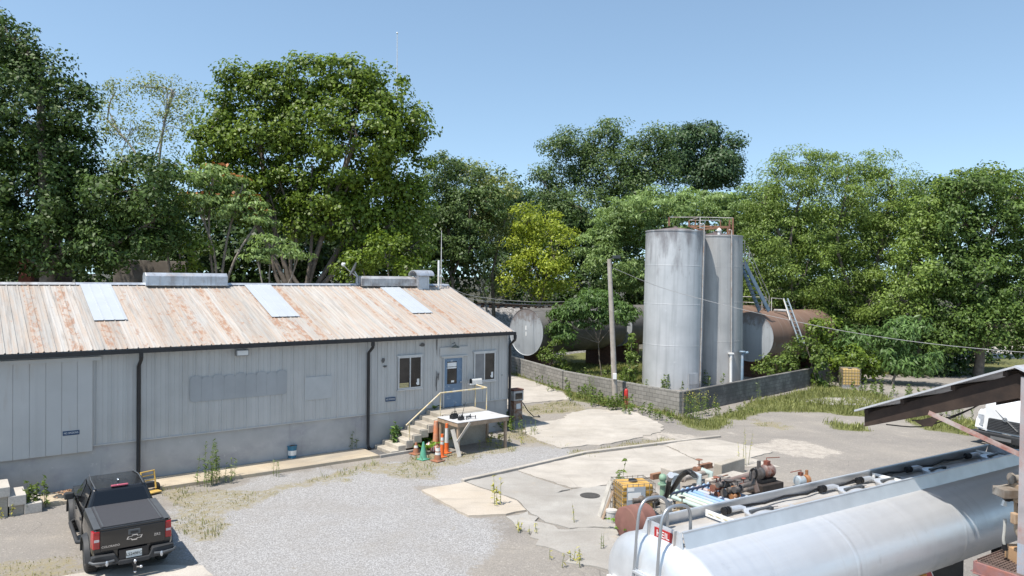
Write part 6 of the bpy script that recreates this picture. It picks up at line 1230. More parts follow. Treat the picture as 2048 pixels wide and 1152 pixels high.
tr = thing('railway_track', 'rusty railway track on the ballast bank behind the lying tanks', 'track', (0,0,0))
for dy in (0, 1.44):
    mb = MB(); P = [(x, float(np.interp(x, [-8,0,8,16], [54,58,66,71])) + 4.6 + dy) for x in np.arange(-7, 17, 2)]; mb.tube([(x, y, gz(x, y) + .22) for x, y in P], .07, 6); obj('rail', mb, M_RBRN, tr)
mb = MB()
for x in np.arange(-7, 16, .65): y = float(np.interp(x, [-8,0,8,16], [54,58,66,71])) + 5.3; mb.bar((x, y - 1.2, gz(x, y) + .06), (x, y + 1.2, gz(x, y) + .06), .22, .16)
tag(obj('sleeper', mb, M_RBRN, tr), kind='stuff')
M_OLDW = slabmat('old_retaining_concrete', (.10,.085,.07), (.17,.15,.125), .6)
def backwall(label, pa, pb, Y0, Y1, ztop_px, thick, m, nm='retaining_wall'):
    a = AT(pa, ztop_px[0], Y0); b = AT(pb, ztop_px[1], Y1); mb = MB(); d = Vector((b.x-a.x, b.y-a.y, 0)).normalized(); q = Vector((-d.y, d.x, 0)) * thick
    mb.prism([(a.x, a.y, 2.0), (b.x, b.y, 2.0), tuple(b), tuple(a)], q); return tag(obj(nm, mb, m, bevel=.02), label, 'wall')
backwall('old stained concrete wall among the trees behind the warehouse roof', 226, 372, 45.0, 44.5, (519, 523), .3, M_OLDW)
backwall('dark timber fence panel beneath the big oak behind the roof', 62, 145, 41.5, 42.5, (517, 520), .1, pm('dark_old_fence', (.075,.065,.06), .9, v=.3, streak=(.04,.035,.03)), 'fence_panel')
backwall('red-brown brick pillar beneath the big oak behind the roof', 36, 62, 41, 41.1, (512, 512), .4, pm('brick_red', (.16,.06,.04), .9, v=.3, sc=8), 'brick_pillar')
mb = MB(); mb.prism([(*p, -.3) for p in gp((1880,722),(2000,716),(2300,724),(2300,688),(1900,694))], (0,0,.31)); tag(obj('road', mb, M_PAD), kind='structure')
a = AT(796.5, 184, 330); b = AT(794.5, 66, 330); rm = thing('radio_mast', 'very thin distant radio mast against the sky above the big tree', 'mast', (a.x, a.y, 0))
mb = MB(); mb.tube([(0,0,0), (b.x-a.x, 0, b.z)], [.30, .16], 6); obj('mast', mb, pm('mast_pale', (.55,.55,.56), .5), rm); mb = MB(); mb.ball((b.x-a.x, 0, b.z), .45, 8); obj('beacon', mb, M_WHITE, rm)

# ------------------------------------------------------------------ foliage
def leafmat(name, lo, hi, trans=.3, rough=.45):
    lo = (lo[0]*1.08, lo[1]*1.2, lo[2]*1.05); hi = (min(.5, hi[0]*1.08), min(.5, hi[1]*1.2), hi[2]*1.05)
    t = NT(name); g = t.t.nodes.new('ShaderNodeNewGeometry'); c = t.ramp(g.outputs['Random Per Island'], [(.0, lo), (.75, hi), (1, tuple(min(1, x*1.25) for x in hi))])
    c = t.mix(t.ramp(t.noise(.35, 3), [(.35, 0.0), (.7, .5)]), c, tuple(x*.72 for x in lo))
    t.put(t.b.inputs['Base Color'], c); t.b.inputs['Roughness'].default_value = rough; t.b.inputs['Specular IOR Level'].default_value = .3
    tr = t.t.nodes.new('ShaderNodeBsdfTranslucent'); t.link(t.mix(1.0, c, (1.25,1.3,.7), 'MULTIPLY'), tr.inputs[0]); mx = t.t.nodes.new('ShaderNodeMixShader'); mx.inputs[0].default_value = trans
    t.link(t.b.outputs[0], mx.inputs[1]); t.link(tr.outputs[0], mx.inputs[2]); t.link(mx.outputs[0], t.out.inputs[0]); return t.m
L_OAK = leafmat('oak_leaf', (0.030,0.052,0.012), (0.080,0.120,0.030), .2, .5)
L_MAP = leafmat('maple_leaf', (0.065,0.098,0.014), (0.175,0.220,0.032), .3)
L_YEL = leafmat('yellowgreen_leaf', (0.17,0.20,0.022), (0.37,0.38,0.055), .35)
L_PAL = leafmat('pale_dry_leaf', (0.144,0.156,0.054), (0.300,0.300,0.120), .3)
L_OAKL = leafmat('paler_oak_leaf', (.045,.075,.016), (.125,.175,.042), .25, .5)  # paler green than the other oak leaf
L_MIM = leafmat('mimosa_leaf', (0.125,0.172,0.062), (0.265,0.33,0.13), .3)
L_FEA = leafmat('feathery_leaf', (0.100,0.138,0.030), (0.245,0.300,0.080), .32)
L_WAL = leafmat('walnut_leaf', (0.050,0.078,0.026), (0.130,0.172,0.062), .25)
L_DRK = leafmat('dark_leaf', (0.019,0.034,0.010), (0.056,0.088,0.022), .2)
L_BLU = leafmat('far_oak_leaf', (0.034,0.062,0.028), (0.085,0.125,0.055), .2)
L_AIL = leafmat('ailanthus_leaf', (0.060,0.100,0.032), (0.145,0.215,0.070), .3)
L_ORA = leafmat('seed_orange', (.20,.06,.02), (.36,.13,.05), .2)
L_WEED = leafmat('weed_leaf', (.06,.09,.018), (.16,.20,.05), .3)
M_BARK = pm('grey_bark', (.15,.125,.10), .9, v=.35, sc=4, streak=(.08,.065,.05)); M_BARKL = pm('pale_bark', (.23,.20,.165), .9, v=.3, sc=4, streak=(.12,.10,.08)); M_TWIG = pm('bare_grey_twig', (.30,.27,.24), .9, v=.2)
def nrm(a): return a / (np.linalg.norm(a, axis=-1, keepdims=True) + 1e-9)
def leafmesh(C, bias, size, asp, rng, tang=None, fold=.12):
    N = len(C); n = nrm(bias + rng.normal(0, .5, (N, 3))); r = rng.normal(0, 1, (N, 3)) if tang is None else tang + rng.normal(0, .35, (N, 3))
    t = nrm(r - n * np.sum(r*n, 1, keepdims=True)); b = np.cross(n, t); L = (size * rng.uniform(.45, 1.45, N))[:, None]; W = L * asp
    V = np.stack([C - t*L*.5, C + b*W*.5 + n*L*fold + t*L*.05, C + t*L*.5 - n*L*.05, C - b*W*.5 + n*L*fold + t*L*.05], 1).reshape(-1, 3)
    return V, np.arange(N*4).reshape(N, 4)
def crown_points(lobes, rng, dens, nper, sig, shell=.55, flat=.6):
    Cs, Bs, Ts, cl = [], [], [], []
    for c, r in lobes:
        area = 4*PI*((r[0]*r[1])**1.6/3 + (r[0]*r[2])**1.6/3 + (r[1]*r[2])**1.6/3)**(1/1.6); k = max(4, int(dens * area))
        d = nrm(rng.normal(0, 1, (k, 3))); bump = 1 + .16*np.sin(d[:,0]*5 + c[0]) * np.sin(d[:,1]*5 + c[1]) + .12*np.sin(d[:,2]*7 + c[2])
        rr_ = (shell + (1-shell) * rng.random(k)**.6) * bump; cc = c + d*rr_[:,None]*r; cl.append((c, cc, d))
        sg = sig * rng.uniform(.6, 1.35, k); off = nrm(rng.normal(0, 1, (k, nper, 3))) * (rng.random((k, nper, 1))**.42 * 1.75) * sg[:,None,None] * np.array([1,1,flat*1.1])
        Cs.append((cc[:,None,:] + off).reshape(-1, 3)); on = nrm(off); Bs.append((np.repeat(d*.45 + [-.12,-.15,.5], nper, 0).reshape(k, nper, 3) + on*.75).reshape(-1, 3)); Ts.append((nrm(off) + [0,0,-.45]).reshape(-1, 3))
    return np.concatenate(Cs), np.concatenate(Bs), np.concatenate(Ts), cl
def tree(name, label, Y, base_px, lobes, leaf, size=.22, asp=.6, dens=1.2, nper=26, sig=.42, seed=0, bark=None, trunk_r=.22, cat='tree', group=None, radial=False, shell=.55, flat=.6, twigs=5, forks=None, depth=1.0, extra=None, crownname='crown', gz_=None, stems=()):
    rng = np.random.default_rng(seed + 100); s = FPX / Y
    bx = (base_px - 1024) / s; bz = gz(bx, Y) if gz_ is None else gz_; base = np.array([bx, Y, bz]); W = []
    for i, L in enumerate(lobes):
        px, py, rx, ry = L[:4]; rx_, rz__ = rx / s, ry / s; ryy = (rx_ + rz__) / 2 * depth; dY = L[4] if len(L) > 4 else rng.uniform(-.5, .5) * ryy
        p = AT(px, py, Y + dY); W.append((np.array(p) - base, np.array([rx_, ryy, rz__])))
    t_ = thing(name, label, cat, tuple(base), 0, group)
    C, B, T, cl = crown_points(W, rng, dens*.62, int(nper*3.5), sig*1.12, shell, flat)
    V, F = leafmesh(C, B, size*.82, asp, rng, T if radial else None)
    raw(crownname, V, F, leaf, t_)
    if extra:
        k = rng.choice(len(C), int(len(C) * extra[1]), replace=False); k = k[B[k][:,2] > .75] if extra[2] else k
        V, F = leafmesh(C[k] + [0,-.1,.12], B[k], size*.9, .5, rng); tag(raw(extra[3], V, F, extra[0], t_), kind='stuff')
    mb = MB(); r0 = trunk_r; top = min(w[0][2] - w[1][2]*.3 for w in W)
    ctr = sum((w[0] for w in W)) / len(W); fk = Vector((ctr[0]*.25, ctr[1]*.25, max(.8, min(top, ctr[2]*.55))))
    if forks: fk = Vector((forks[0]/s - (base_px-1024)/s*0, 0, forks[1])) 
    if trunk_r > 0:
        mid = fk * .5 + Vector((rng.normal(0, .1), rng.normal(0, .1), 0)); mb.tube([(0,0,-.4), (0,0,.3), tuple(mid), tuple(fk)], [r0*1.3, r0*1.05, r0*.9, r0*.8], 10)
        nodes = [(fk, r0*.78)]; order = sorted(cl, key=lambda q: (Vector(q[0]) - fk).length)
        for c, cc, d in order:
            e = Vector(c); best = min(nodes, key=lambda q: (q[0] - e).length + (.25*(q[0] - fk).length) + (3 if q[0].z > e.z + .5 else 0)); st_, rs_ = best
            if len(nodes) > 1 and best is not nodes[0] and rs_ < .035: best = nodes[0]; st_, rs_ = best
            L_ = (e - st_).length; m1 = st_.lerp(e, .5) + Vector((rng.normal(0, .06)*L_, rng.normal(0, .06)*L_, .07*L_)); P = smooth_path([st_, m1, e], 4); n_ = len(P); re_ = max(.022, rs_ * (.52 if best is nodes[0] else .62))
            mb.tube(P, [max(.02, rs_*.72 + (re_ - rs_*.72)*i/(n_-1)) for i in range(n_)], 7); nodes.append((e, re_))
            for j in range(min(twigs, len(cc))):
                q = e.lerp(Vector(cc[rng.integers(len(cc))]), .92); m2 = e.lerp(q, .5) + Vector((0,0,.05*(q-e).length)); a_ = m1.lerp(e, rng.uniform(.3, 1)); mb.tube([a_, m2, q], [max(.012, re_*.5), max(.01, re_*.3), .008], 5)
        for S_ in stems:
            P = smooth_path([Vector(AT(x, y, Y - .2 - .12*i)) - Vector(base) for i, (x, y) in enumerate(S_)], 4); n_ = len(P); mb.tube(P, [.13 - .09*i/(n_-1) for i in range(n_)], 8)
        obj('trunk', mb, bark or M_BARK, t_, smooth=60)
    return t_
tree('oak_tree', 'huge dark glossy oak filling the corner above the warehouse roof', 37, 95, [(-60,110,120,110),(15,75,42,55),(80,140,52,50),(140,215,50,55),(30,220,100,90),(130,310,70,80),(-60,300,150,130),(50,390,130,100),(170,420,110,95),(265,370,85,75),(310,440,55,60),(-80,470,150,90),(140,495,110,45),(230,490,80,45),(30,505,100,40)], L_OAK, .25, .55, 1.5, 30, .40, 1, trunk_r=.42, twigs=3)
tree('oak_tree', 'dark oak at the picture edge shading the end of the ridge', 30, -330, [(-330,120,200,180),(-240,330,180,150),(-420,330,200,170)], L_OAK, .3, .55, .8, 20, .5, 2, trunk_r=.4, twigs=2) if False else None
tree('dying_tree', 'thin half-dead tree with bare grey limbs between the two biggest trees', 62, 320, [(230,185,42,32),(290,175,40,30),(345,180,50,36),(215,240,35,40),(265,255,50,45),(330,250,55,50),(380,230,30,40),(240,320,50,40),(300,340,50,50)], L_PAL, .26, .5, .55, 15, .55, 3, M_TWIG, .2, twigs=30, shell=.3)
tree('maple_tree', 'tallest leafy tree with a rounded bright green crown and several trunks', 44, 605, [(478,165,34,40),(535,185,55,55),(615,160,62,50),(700,150,50,45),(762,185,52,52),(805,245,48,52),(440,235,42,52),(425,305,48,55),(520,285,85,80),(620,270,90,90),(715,270,90,90),(800,330,55,65),(822,420,42,55),(745,385,80,60),(560,375,60,45),(640,390,75,42),(470,370,50,45),(700,440,60,40),(530,430,60,36),(620,445,60,36),(780,450,50,50),(820,500,40,40),(720,500,50,36)], L_MAP, .26, .7, 1.5, 28, .40, 4, M_BARK, .30, twigs=4, forks=(-5, 4.2), stems=(((598,572),(581,536),(586,445),(565,380),(548,330)), ((590,520),(592,493),(593,386),(600,330)), ((612,575),(619,530),(624,461),(621,394),(625,330)), ((624,470),(632,445),(656,380),(668,330)), ((630,520),(653,456),(678,407),(707,354)), ((650,460),(686,426),(726,402),(760,380)), ((560,572),(545,520),(552,440),(540,390))))
tree('mimosa_tree', 'small mimosa with reddish seed clusters before the tallest tree', 40, 436, [(425,355,55,26),(485,372,36,22),(390,405,42,24),(445,415,55,24),(500,410,30,22),(370,345,30,20),(520,440,30,24)], L_MIM, .30, .38, 1.5, 24, .34, 5, M_BARKL, .13, radial=True, flat=.3, twigs=5, extra=(L_ORA, .10, True, 'seed_clusters'), forks=(0, 4.4))
tree('mimosa_sapling', 'young mimosa with level feathery fronds just above the ridge', 39, 540, [(545,490,46,16),(600,500,34,14),(515,510,22,14)], L_MIM, .30, .34, 1.6, 20, .26, 6, M_BARKL, .08, radial=True, flat=.3, twigs=4)
tree('sapling', 'slim leafy sapling before the old concrete wall', 39, 352, [(345,455,34,34),(390,500,40,36),(320,430,24,24),(345,400,30,24),(365,540,22,14)], L_MAP, .22, .6, 1.4, 22, .30, 7, M_BARKL, .08, twigs=4)
tree('sapling', 'bushy sapling at the right foot of the tallest tree behind the ridge vent', 41, 775, [(770,505,52,34),(720,520,40,26),(815,535,30,22),(700,545,30,16)], L_MAP, .22, .62, 1.5, 24, .30, 8, M_BARK, .08, twigs=3)
tree('vine_tree', 'shaggy vine-hung tree just beyond the whip antenna', 55, 900, [(890,335,38,34),(925,360,52,40),(870,400,45,50),(940,420,60,52),(880,480,50,55),(985,400,32,36),(940,500,45,45)], L_WAL, .26, .5, 1.4, 26, .40, 9, trunk_r=.2, twigs=3)
tree('ragged_tree', 'ragged olive tree with pale top to the right of the vine-hung tree', 56, 985, [(960,355,45,30),(1000,390,36,36),(965,410,45,36),(1010,440,28,40)], L_PAL, .26, .5, 1.2, 22, .42, 10, trunk_r=.16, twigs=3)
tree('thin_yellow_tree', 'thin pale yellow tree with bare twigs near the gable', 56, 972, [(955,455,36,34),(985,480,34,40),(945,520,32,36),(990,545,36,36),(960,580,36,22),(1010,590,26,20),(985,425,20,26)], L_PAL, .20, .45, .75, 20, .40, 11, M_TWIG, .10, twigs=14)
tree('yellow_green_tree', 'bright yellow-green bushy tree above the railway bank', 54, 1080, [(1055,440,36,30),(1095,455,36,34),(1050,490,42,36),(1105,500,46,40),(1070,535,52,40),(1130,540,28,34),(1100,575,42,24),(1035,565,26,26)], L_YEL, .26, .5, 1.3, 26, .42, 12, trunk_r=.13, twigs=3)
tree('walnut_tree', 'loose blue-green walnut tree on the skyline left of the dark oak', 78, 1170, [(1112,300,34,28),(1160,290,45,36),(1220,262,34,24),(1195,300,45,40),(1085,360,24,26),(1130,350,55,40),(1210,350,60,50),(1105,400,40,30),(1170,420,75,45),(1240,400,40,40)], L_WAL, .34, .5, .85, 24, .62, 13, trunk_r=.3, twigs=4)
tree('walnut_tree', 'narrower walnut tree between the loose walnut and the dark skyline oak', 74, 1300, [(1280,290,32,26),(1318,278,30,28),(1290,330,45,36),(1330,330,34,40),(1300,375,55,36),(1255,330,25,36)], L_WAL, .34, .5, .95, 24, .60, 14, trunk_r=.26, twigs=4)
tree('skyline_oak', 'dark rounded oak standing alone highest behind the tanks', 92, 1415, [(1365,285,30,26),(1405,270,36,22),(1450,295,30,30),(1385,320,40,30),(1435,330,40,30),(1465,345,20,26),(1410,355,50,26),(1350,320,24,30)], L_BLU, .40, .6, 1.1, 26, .7, 15, trunk_r=.4, twigs=3)
tree('dome_mimosa', 'broad dome-shaped pale green mimosa behind the upright tanks', 61, 1330, [(1310,415,95,36),(1400,410,80,30),(1245,445,65,45),(1200,490,45,40),(1330,460,100,50),(1450,430,60,40),(1225,530,55,40),(1500,440,40,40),(1280,560,50,30)], L_MIM, .32, .36, 1.5, 26, .42, 16, trunk_r=.24, radial=True, flat=.35, twigs=2)
tree('feathery_tree', 'tall feathery light green tree right behind the blue tank stair', 56, 1590, [(1605,325,40,34),(1560,360,46,36),(1645,350,40,36),(1530,400,46,46),(1600,400,70,55),(1560,470,72,60),(1640,470,55,60),(1535,545,60,60),(1610,550,70,60),(1580,620,75,45),(1655,600,40,50)], L_FEA, .25, .34, 1.25, 34, .48, 17, trunk_r=.24, radial=True, flat=.5, twigs=3)
tree('feathery_tree', 'wide feathery light green tree over the pale amber tote', 57, 1725, [(1700,340,40,30),(1745,335,40,30),(1785,365,40,30),(1690,400,50,45),(1750,410,60,50),(1825,375,24,20),(1800,440,46,50),(1700,480,62,55),(1765,500,60,60),(1690,560,56,55),(1750,590,66,50),(1690,630,60,36)], L_FEA, .25, .34, 1.25, 34, .48, 18, trunk_r=.24, radial=True, flat=.5, twigs=3)
tree('olive_bush_tree', 'yellowish ragged tree between the feathery trees and the edge oak', 52, 1840, [(1860,415,36,26),(1835,470,36,42),(1870,480,30,40),(1820,540,46,46),(1860,580,40,40),(1800,600,40,36)], L_YEL if False else L_FEA, .28, .5, 1.2, 24, .44, 19, trunk_r=.15, twigs=3)
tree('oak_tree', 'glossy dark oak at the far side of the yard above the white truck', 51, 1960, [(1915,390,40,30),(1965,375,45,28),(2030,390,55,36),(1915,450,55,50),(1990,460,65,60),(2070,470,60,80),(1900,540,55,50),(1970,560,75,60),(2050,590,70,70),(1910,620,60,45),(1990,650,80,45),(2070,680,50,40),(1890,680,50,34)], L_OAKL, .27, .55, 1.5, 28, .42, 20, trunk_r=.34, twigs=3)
tree('oak_tree', 'lighter green oak overtopping the glossy dark oak at the yard edge', 60, 1950, [(1930,365,45,24),(1985,350,34,20),(2045,380,50,34),(1890,380,30,24),(1880,430,40,40)], L_MAP, .30, .6, 1.2, 24, .5, 21, trunk_r=.3, twigs=3)
tree('ailanthus', 'ailanthus with long drooping fronds left of centre in the dark thicket', 47.5, 1720, [(1722,672,30,22),(1700,690,24,18)], L_AIL, .42, .22, 2.2, 22, .34, 22, M_BARKL, .06, radial=True, flat=.5, twigs=4)
tree('ailanthus', 'larger ailanthus with long drooping fronds above the canopy tip', 46.5, 1790, [(1780,690,34,26),(1815,665,36,24),(1845,722,34,22),(1790,728,22,16)], L_AIL, .46, .22, 2.2, 22, .36, 23, M_BARKL, .08, radial=True, flat=.5, twigs=4)
tree('leaning_tree', 'fallen-over leafy limb draped across the dark lying tank', 48.6, 1205, [(1122,640,26,30),(1150,618,34,26),(1190,598,46,18),(1225,618,34,22),(1128,668,18,24),(1180,640,36,18),(1250,630,20,20)], L_AIL, .32, .32, 2.6, 24, .30, 24, M_BARK, .045, radial=True, flat=.5, twigs=8)
tree('wall_vine', 'bright vine spilling over the end of the dark shaded block wall', 45.0, 1632, [(1632,705,20,26),(1640,742,18,24),(1612,690,14,16)], L_WEED, .24, .7, 2.6, 20, .22, 25, trunk_r=.03, cat='plant')
tree('thicket_bush', 'leafy bush behind the block wall, beside the leaning ladder', 48, 1680, [(1690,720,44,30),(1660,700,30,22),(1735,735,34,26),(1650,660,30,26)], L_MAP, .24, .65, 1.9, 24, .30, 26, trunk_r=.05, cat='bush')
tree('thicket_bush', 'low leafy bush at the foot of the rust-streaked lying tank', 46.2, 1560, [(1560,728,36,16),(1590,712,22,20),(1530,735,24,12)], L_WEED, .20, .6, 2.4, 20, .24, 27, trunk_r=.03, cat='bush')
tree('pole_vine', 'leafy vine column climbing just right of the utility pole', 45.5, 1262, [(1262,690,10,22),(1258,720,13,22),(1256,748,15,20)], L_WEED, .2, .6, 3.2, 20, .18, 28, trunk_r=.03, cat='plant')
tree('tank_bush', 'weedy bush under the pale end of the dark lying tank', 48, 1100, [(1108,700,18,18),(1085,712,18,12),(1125,715,12,16)], L_WEED, .18, .55, 2.6, 20, .2, 29, trunk_r=.03, cat='bush')
# background masses nobody could count
def mass(name, lobes, leaf, size, dens, nper, sig, seed):
    rng = np.random.default_rng(seed); W = []
    for px, py, rx, ry, Y in lobes: s = FPX/Y; W.append((np.array(AT(px, py, Y)), np.array([rx/s, min(rx, ry)/s*.9, ry/s])))
    C, B, T, cl = crown_points(W, rng, dens, nper, sig); V, F = leafmesh(C, B, size, .6, rng); return tag(raw(name, V, F, leaf), kind='stuff')
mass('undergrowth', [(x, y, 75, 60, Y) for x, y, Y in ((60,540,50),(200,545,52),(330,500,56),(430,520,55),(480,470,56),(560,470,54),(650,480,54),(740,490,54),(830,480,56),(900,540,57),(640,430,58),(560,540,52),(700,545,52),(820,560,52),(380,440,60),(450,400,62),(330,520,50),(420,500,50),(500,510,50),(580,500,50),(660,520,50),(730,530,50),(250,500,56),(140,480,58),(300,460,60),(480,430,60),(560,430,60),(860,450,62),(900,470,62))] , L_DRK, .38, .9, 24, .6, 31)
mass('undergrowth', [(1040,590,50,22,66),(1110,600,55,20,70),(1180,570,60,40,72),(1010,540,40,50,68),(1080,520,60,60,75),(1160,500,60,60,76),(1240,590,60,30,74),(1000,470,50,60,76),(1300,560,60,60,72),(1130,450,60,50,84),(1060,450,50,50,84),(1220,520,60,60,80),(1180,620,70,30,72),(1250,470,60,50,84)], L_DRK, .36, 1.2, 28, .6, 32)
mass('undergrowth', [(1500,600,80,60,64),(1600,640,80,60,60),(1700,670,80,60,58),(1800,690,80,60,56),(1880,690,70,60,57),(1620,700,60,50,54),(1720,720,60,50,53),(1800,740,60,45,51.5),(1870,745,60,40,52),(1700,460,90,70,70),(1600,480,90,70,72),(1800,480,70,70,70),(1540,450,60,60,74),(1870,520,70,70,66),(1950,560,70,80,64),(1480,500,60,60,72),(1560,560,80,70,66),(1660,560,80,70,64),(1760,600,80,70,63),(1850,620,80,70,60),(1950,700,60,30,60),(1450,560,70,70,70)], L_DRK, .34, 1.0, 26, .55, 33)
mass('treeline', [(x, y, 60, 50, 120) for x, y in ((1010,430),(1060,425),(1110,430),(960,420),(1000,395),(1480,420),(1860,410),(1900,420),(1840,440),(700,480),(800,470),(880,460),(300,420),(200,450))], L_BLU, .6, .35, 24, 1.0, 34)

# ------------------------------------------------------------------ grass, weeds, tall stems
def ground_at(X, Y, A):
    i = np.clip(np.searchsorted(xs, X) - 1, 0, nx-1); j = np.clip(np.searchsorted(ys, Y) - 1, 0, ny-1); return A[j, i]
def blades(name, N, attr_, thr, hmin, hmax, leaf, seed, box=(-20, 32, 13, 58), w=.012, nb=5, spread=.09):
    rng = np.random.default_rng(seed); X = rng.uniform(box[0], box[1], N); Y = rng.uniform(box[2], box[3], N)
    m = ground_at(X, Y, attr_) * (.05 + 1.9*fbm(X, Y, 1.1, seed+3, 3)) > thr + rng.uniform(-.15, .15, N); q = np.stack([X, Y], 1) - np.array([B0.x, B0.y])
    lx = q @ np.array([BU.x, BU.y]); ly_ = q @ np.array([BV.x, BV.y]); m &= ~((lx < .1) & (ly_ > -.6) & (ly_ < DEP + .3)); X, Y = X[m], Y[m]; n = len(X)
    hh = (hmin + (hmax - hmin) * rng.random(n)**2) * (.2 + 1.5*fbm(X, Y, .9, seed+9, 2)); P = np.repeat(np.stack([X, Y, np.full(n, -.02)], 1), nb, 0); H_ = np.repeat(hh, nb) * rng.uniform(.5, 1.15, n*nb)
    P[:, :2] += rng.normal(0, spread, (n*nb, 2)); a = rng.uniform(0, 2*PI, n*nb); lean = rng.normal(0, .33, (n*nb, 2)) * H_[:, None]; ww = (w * rng.uniform(.7, 1.5, n*nb))[:, None]; d = np.stack([np.cos(a), np.sin(a), 0*a], 1)
    mid = P + np.stack([lean[:,0]*.35, lean[:,1]*.35, H_*.6], 1); tip = P + np.stack([lean[:,0], lean[:,1], H_], 1)
    V = np.stack([P - d*ww, P + d*ww, mid + d*ww*.8, tip, mid - d*ww*.8], 1).reshape(-1, 3); k = np.arange(n*nb)[:, None]*5
    me_f = np.concatenate([k + [0,1,2,4]], 1); F = np.concatenate([me_f, k + [4,2,3,3]], 0)
    V2 = np.concatenate([V]); me = bpy.data.meshes.new(name); me.vertices.add(len(V2)); me.vertices.foreach_set('co', V2.astype(np.float32).ravel())
    nq = len(k); loops = np.concatenate([(k + [0,1,2,4]).ravel(), (k + [4,2,3]).ravel()]).astype(np.int32); st = np.concatenate([np.arange(nq)*4, nq*4 + np.arange(nq)*3]).astype(np.int32)
    me.loops.add(len(loops)); me.loops.foreach_set('vertex_index', loops); me.polygons.add(len(st)); me.polygons.foreach_set('loop_start', st); me.update(calc_edges=True)
    return tag(link(name, me, leaf, None), kind='stuff')
L_GR = leafmat('grass_blade', (.12,.12,.04), (.32,.30,.13), .3, .5); L_DG = leafmat('dry_grass_blade', (.17,.15,.06), (.38,.32,.17), .25, .6)
blades('grass', 56000, np.where(GY < 56, a_grass, 0), .50, .06, .34, L_GR, 41, (-2, 30, 26, 60), .014, 5, .10)
blades('dry_grass', 46000, a_dry, .56, .02, .11, L_DG, 42, (-16, 14, 14, 40), .007, 4, .09)
blades('sparse_grass', 30000, np.maximum(a_dry*.75, a_grass*.5) * (fbm(GX, GY, .9, 77, 3) > .5), .40, .05, .24, L_GR, 43, (-16, 30, 14, 50), .009, 4, .07)
def weed(label, px, py, n, h, spread, leaf, seed, lw=.10, la=.28, name='tall_weed', dens=16, tip=None, group='tall weeds in the yard', z=0.0):
    lw *= 1.35; dens *= 1.3; rng = np.random.default_rng(seed); p = G(px, py, z); t_ = thing(name, label, 'weed', p, 0, group); Cs, Bs, Ts = [], [], []; mb = MB(); tips = []
    for i in range(n):
        x, y = rng.normal(0, spread, 2); hh = h * rng.uniform(.6, 1.1); lx, ly_ = rng.normal(0, .07, 2)*hh; mb.tube([(x, y, -.03), (x + lx*.4, y + ly_*.4, hh*.5), (x + lx, y + ly_, hh)], [.009, .007, .003], 5)
        k = int(dens * hh) + 3; f = rng.uniform(.08, 1, k); a = rng.uniform(0, 2*PI, k); d = np.stack([np.cos(a), np.sin(a), .25 + 0*a], 1); l = lw * (1.15 - .75*f)
        Cs.append(np.stack([x + lx*f, y + ly_*f, hh*f], 1) + d*l[:,None]*.5); Bs.append(np.tile([0,-.2,1.], (k, 1))); Ts.append(d); tips.append(np.array([x+lx, y+ly_, hh]))
    C, B, T = np.concatenate(Cs), np.concatenate(Bs), np.concatenate(Ts); V, F = leafmesh(C, B, lw, la, rng, T); raw('leaves', V, F, leaf, t_); obj('stem', mb, M_STEM, t_)
    if tip:
        q = np.concatenate([t + rng.normal(0, .05, (14, 3))*[1,1,2.2] for t in tips]); V, F = leafmesh(q, np.tile([0,0,1.], (len(q),1)), .05, .7, rng); raw('flowers', V, F, tip, t_)
    return t_
M_STEM = pm('weed_stem', (.16,.18,.07), .8, v=.2); L_GOLD = leafmat('goldenrod', (.30,.24,.05), (.45,.38,.10), .2)
W_ = weed
W_('tall cluster of green stalks on the walkway edge nearest the pickup', 414, 972, 9, 1.25, .22, L_WEED, 1, .10, .2, dens=26)
W_('short thin stalks beside the tallest stalks on the walkway edge', 440, 962, 9, .75, .3, L_WEED, 2, .09, .2, dens=20)
W_('two pale stalks midway along the walkway edge below the bucket', 552, 950, 3, .5, .08, L_WEED, 3, .08, .2)
W_('stray green stalks at the bucket side of the drain gravel', 708, 898, 3, .6, .1, L_WEED, 4, .09, .25, z=.1)
W_('broad leafy weeds at the foot of the wall left of the entry stairs', 795, 897, 7, .95, .18, L_AIL, 5, .16, .45, dens=20)
W_('bushy green weeds in front of the block steps', 66, 1021, 12, .8, .16, L_WEED, 6, .10, .3, dens=26)
W_('small bright weed in the shade left of the bushy block-step weeds', 33, 1022, 6, .5, .08, L_WEED, 7, .12, .4)
W_('yellowing low weeds at the frame edge by the block steps', 6, 1030, 12, .3, .25, L_GOLD, 8, .08, .3)
W_('yellow-flowered tall weeds against the dark face at the tank wall corner', 1380, 838, 12, 1.15, .22, L_WEED, 9, .10, .25, tip=L_GOLD, dens=22)
W_('yellow-flowered tall weeds a step right of the tank wall corner', 1406, 829, 9, 1.05, .22, L_WEED, 10, .10, .25, tip=L_GOLD, dens=22)
W_('single dark tall stalk midway along the dark block wall', 1516, 804, 3, 1.1, .1, L_WEED, 11, .09, .2)
W_('leafy weeds at the foot of the silver upright tank', 1325, 778, 12, .95, .5, L_WEED, 12, .12, .4, dens=20)
W_('leafy weeds between the two upright tanks', 1412, 772, 8, .9, .4, L_WEED, 13, .12, .4)
W_('tall thin stalks by the step in the block wall', 1183, 806, 5, 1.5, .12, L_WEED, 14, .08, .2, dens=20)
W_('thick green weeds at the base of the utility pole', 1238, 818, 16, .8, .4, L_WEED, 15, .12, .35, dens=24)
W_('green weeds between the path and the higher block wall', 1140, 780, 16, .8, .8, L_WEED, 16, .12, .35, dens=22)
W_('fresh weeds along the higher block wall near the warehouse corner', 1075, 750, 14, .7, .9, L_WEED, 17, .12, .35, dens=22)
W_('lone brown weed with forked stems on the tan concrete slab', 992, 1012, 4, .85, .07, L_GOLD, 18, .10, .25)
W_('thin dead stalk on the grey slab before the leaning board', 1149, 1046, 2, .5, .03, L_GOLD, 19, .05, .2)
